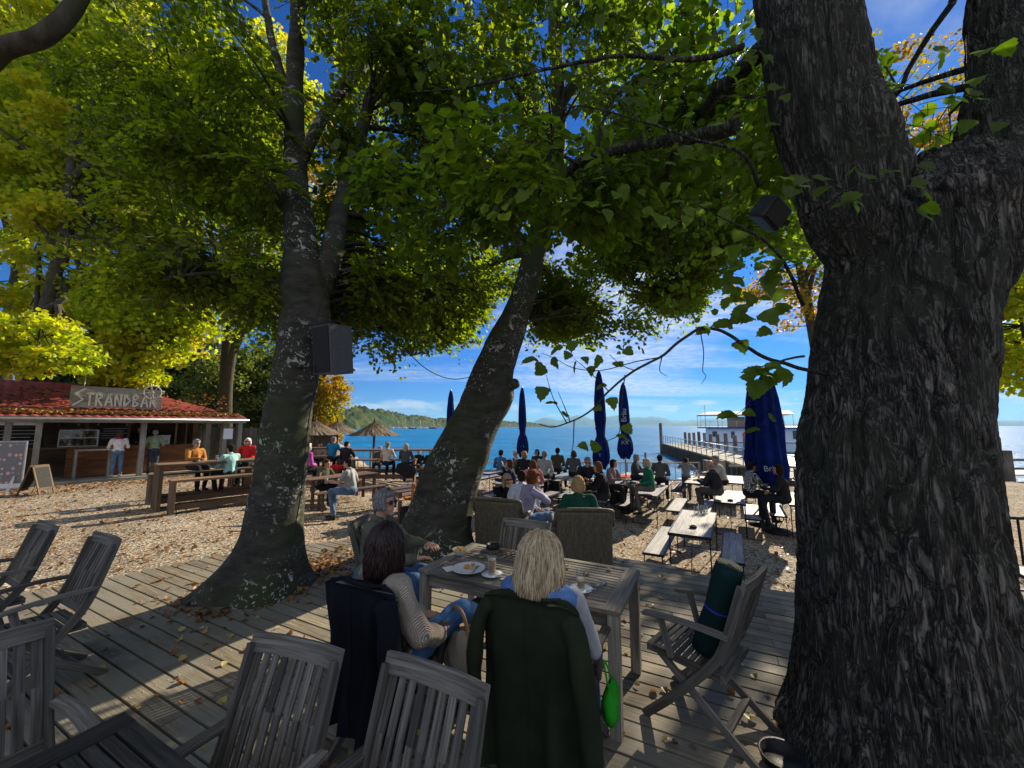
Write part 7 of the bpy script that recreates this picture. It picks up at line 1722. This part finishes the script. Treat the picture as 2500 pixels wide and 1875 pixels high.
# grey haired woman at the end of the table
P1, J1 = person('grey haired woman in olive coat with sunglasses at the left end of the table', at_head(940, 1213, dP1, .46, 3.72, .12), dP1, hs=.46, top=(.115, .12, .085), legs=(.05, .10, .22), hair='grey', style='short', arms=(((-.10, .16, -.22), (.06, .42, -.20), (.5, .8, 0)), ((.10, .14, -.24), (-.06, .40, -.26), (-.5, .8, 0))), lean=.12, vox=.009, glasses=True, yw=-.25, near=True)
P1.location.z = ZD
strands(P1, 'grey_hair', hairmat('grey_strands', (.05, .048, .048), (.36, .35, .34)), J1['Hc'] + V((0, -.005, .03)), J1['RH'], .092, .102, .100, .085, 1100, -.02, .006, rS, .02, .03, .0026, .06)

# jackets hung over the chair backs
def coat(label, cx, d, colr, w_top, w_bot, zt, zb, name, sl=(True, True), rough=None, back=.0, thick=.09, seed=1, cmat=None):
    t = thing(name, label, 'coat', (cx[0], cx[1], ZD), yaw(d)); mb = MB(); nz, na = 34, 64; vs = []
    for i in range(nz + 1):
        f = i / nz; z = zt - (zt - zb) * f; yb_ = -.36 + .16 * min(1, f * 2.0) * .55 - back * f; hw = (w_top + (w_bot - w_top) * f ** 1.2) / 2; th_ = thick * (.62 + .38 * math.sin(min(1, f * 5) * math.pi / 2)) * (1 + f * .5)
        for k in range(na):
            a = 2 * math.pi * k / na; cx_ = math.copysign(abs(math.cos(a)) ** .55, math.cos(a)); sy_ = math.copysign(abs(math.sin(a)) ** .8, math.sin(a))
            fo = (.03 + .05 * f) * noise.noise(V((cx_ * 3.2 + seed, f * 1.1, sy_ + seed))) * f ** .4 * 2 + .007 * noise.noise(V((cx_ * 11, f * 9, seed)))
            zz = z - (.035 * abs(cx_) ** 3.0 * max(0, 1 - f * 2.2)) + (.02 * noise.noise(V((cx_ * 2, 3, seed))) if i == 0 else 0)
            vs.append((cx_ * hw * (1 + fo * .5), yb_ + sy_ * (th_ + fo), zz))
    fs = [[i * na + k, i * na + (k + 1) % na, (i + 1) * na + (k + 1) % na, (i + 1) * na + k] for i in range(nz) for k in range(na)]
    fs.append(list(range(na))); mb.add(vs, fs, None, 0, True); cm = cmat or fabric('coat_%s' % name + str(seed), colr, .25, None, .5)
    o = mb.build('body', cm, t); sm_ = MB(); sm_.tube([V(vs[i * na + na * 3 // 4]) + V((0, -.001, 0)) for i in range(1, nz)], .0025, 5); sm_.build('back_seam', cm, t)
    for s, ok in zip((-1, 1), sl):
        if not ok: continue
        x0 = s * w_top / 2; pts = [V((x0 * .80, -.37, zt - .05)), V((x0 * 1.0, -.40, zt - .13)), V((x0 * 1.10, -.41, zt - .28)), V((x0 * 1.17, -.39, zt - .45)), V((x0 * 1.20, -.36, zt - .62)), V((x0 * 1.18, -.34, zt - .70))]; pp = catm(pts, 4); mbs = MB()
        rs = [.060 + .012 * noise.noise(p * 9 + V((seed, 0, 0))) for p in pp]; rs[0] = .04; mbs.tube(pp, rs, 16, flat=.72); sl_ = mbs.build('sleeve', cm, t)
    mb = MB(); mb.tube(catm([(-.15, -.30, zt - .012), (-.08, -.355, zt - .004), (.08, -.355, zt - .004), (.15, -.30, zt - .012)], 5), .016, 8, flat=.6); mb.build('collar', cm, t)
    return t
coat('long dark olive wool coat draped over the chair back of the blond woman', cP3, A, (.022, .028, .015), .54, .62, 1.008, .10, 'hanging_coat', seed=3, thick=.075)
coat('black jacket draped over the chair back of the dark haired woman', cP2, A, (.008, .009, .014), .54, .62, 1.008, .20, 'hanging_jacket', sl=(False, True), seed=8, thick=.075)
# handbag, green bag
hbp = V((cP2[0], cP2[1], ZD)) + B * .35 + A * .16
bg_ = thing('handbag', 'pale beige leather handbag with tan strap hanging between the two women', 'handbag', hbp + V((0, 0, .42)), yaw(A + B * .5)); mb = MB(); mb.ell((0, 0, 0), (.16, .075, .14), None, 20, 14); mb.ell((0, 0, .08), (.13, .05, .09), None, 16, 10); remesh(mb, 'bag', fabric('bag_beige', (.30, .26, .20), .2, None, .3), bg_, .010, 2, .02, 9, 2)
MB().tube(catm([(-.12, 0, .10), (-.07, -.02, .30), (.07, -.02, .30), (.14, 0, .08)], 6), .011, 6).build('strap', simple('tan_leather', (.32, .19, .08), .5), bg_)
mb = MB(); mb.ell((0, 0, 0), (.035, .07, .11), None, 14, 10); mb.ell((0, 0, -.07), (.042, .08, .07), None, 14, 10); gb = thing('green_bag', 'bright green cloth bag hanging at the right side of the olive coat', 'bag', V((cP3[0], cP3[1], ZD)) + B * .33 + A * .0 + V((0, 0, .40)), yaw(A)); remesh(mb, 'bag', fabric('bag_green', (.02, .26, .015), .35), gb, .012, 2, .025, 8, 5)
MB().tube(catm([(-.0, -.05, .08), (-.03, -.02, .20), (0, .05, .08)], 5), .006, 6).build('handle', simple('green_strap', (.03, .35, .02), .6), gb)
# white jacket's red scarf; red bag; dark jackets on the bench
for o in bpy.data.objects:
    if o.get('label', '').startswith('woman in white jacket'):
        mb = MB(); mb.tube([(.095 * math.cos(a), .085 * math.sin(a) + .03, 1.43 + .01 * math.sin(3 * a)) for a in np.linspace(0, 6.283, 16)], .034, 8, cap=False); mb.build('scarf', cloth((.45, .02, .05)), o)
P = Q(1030, 1150, 14.85); mb = MB(); mb.ell((0, 0, .1), (.4, .17, .08)); mb.ell((.1, -.17, -.12), (.3, .07, .26)); mb.ell((-.2, -.15, -.05), (.2, .06, .18))
jk = thing('dark_jacket', 'dark jackets piled on the end of the long high bench', 'jacket', (-4.0, 14.95, .2 + .86)); remesh(mb, 'cloth', cloth((.02, .02, .024)), jk, .02, 2, .04, 6, 3)
jr = thing('red_bag', 'red bag lying on the bench beside the man in black shirt', 'bag', (-6.75, 15.1, 1.0)); mb = MB(); mb.ell((0, 0, .06), (.28, .14, .10)); remesh(mb, 'bag', cloth((.55, .02, .03)), jr, .02, 2, .03, 7, 2); MB().tube([(-.15, 0, .12), (0, 0, .24), (.15, 0, .12)], .012, 6).build('handle', M['dark'], jr)
mb = MB(); mb.ell((0, 0, .0), (.28, .2, .1)); mb.ell((.1, -.12, -.1), (.2, .08, .2)); q = tabs[4] + TB * .56; jb = thing('black_jacket', 'black jacket heaped on the bench beside the auburn woman', 'jacket', (q.x - .1, q.y - .55, q.z + .55)); remesh(mb, 'cloth', cloth((.014, .014, .016)), jb, .02, 2, .04, 6, 9)
pl2 = thing('plate', 'white plate on the high table by the bar', 'plate', HT + CB * 1.5 + V((0, 0, 1.135))); pl2.location.z = .6 + 1.125; MB().lathe([(.001, .004), (.1, .004), (.14, .02), (.13, .02), (.09, .01), (.001, .01)], seg=24).build('dish', ceram, pl2)
for k in range(2): g_ = glass_item('beer_glass', HT + CB * (1.15 + .25 * k) + CN * (.1 * k), ('small beer glass near the man in mustard on the high table', 'small glass beside the plate on the high table')[k], 'glass', .15, .035, beerm, fill=.6); g_.location.z = .6 + 1.122
ash2 = ashtray(HT + CB * .7, 'black ashtray on the high table by the bar'); ash2.location.z = .6 + 1.122
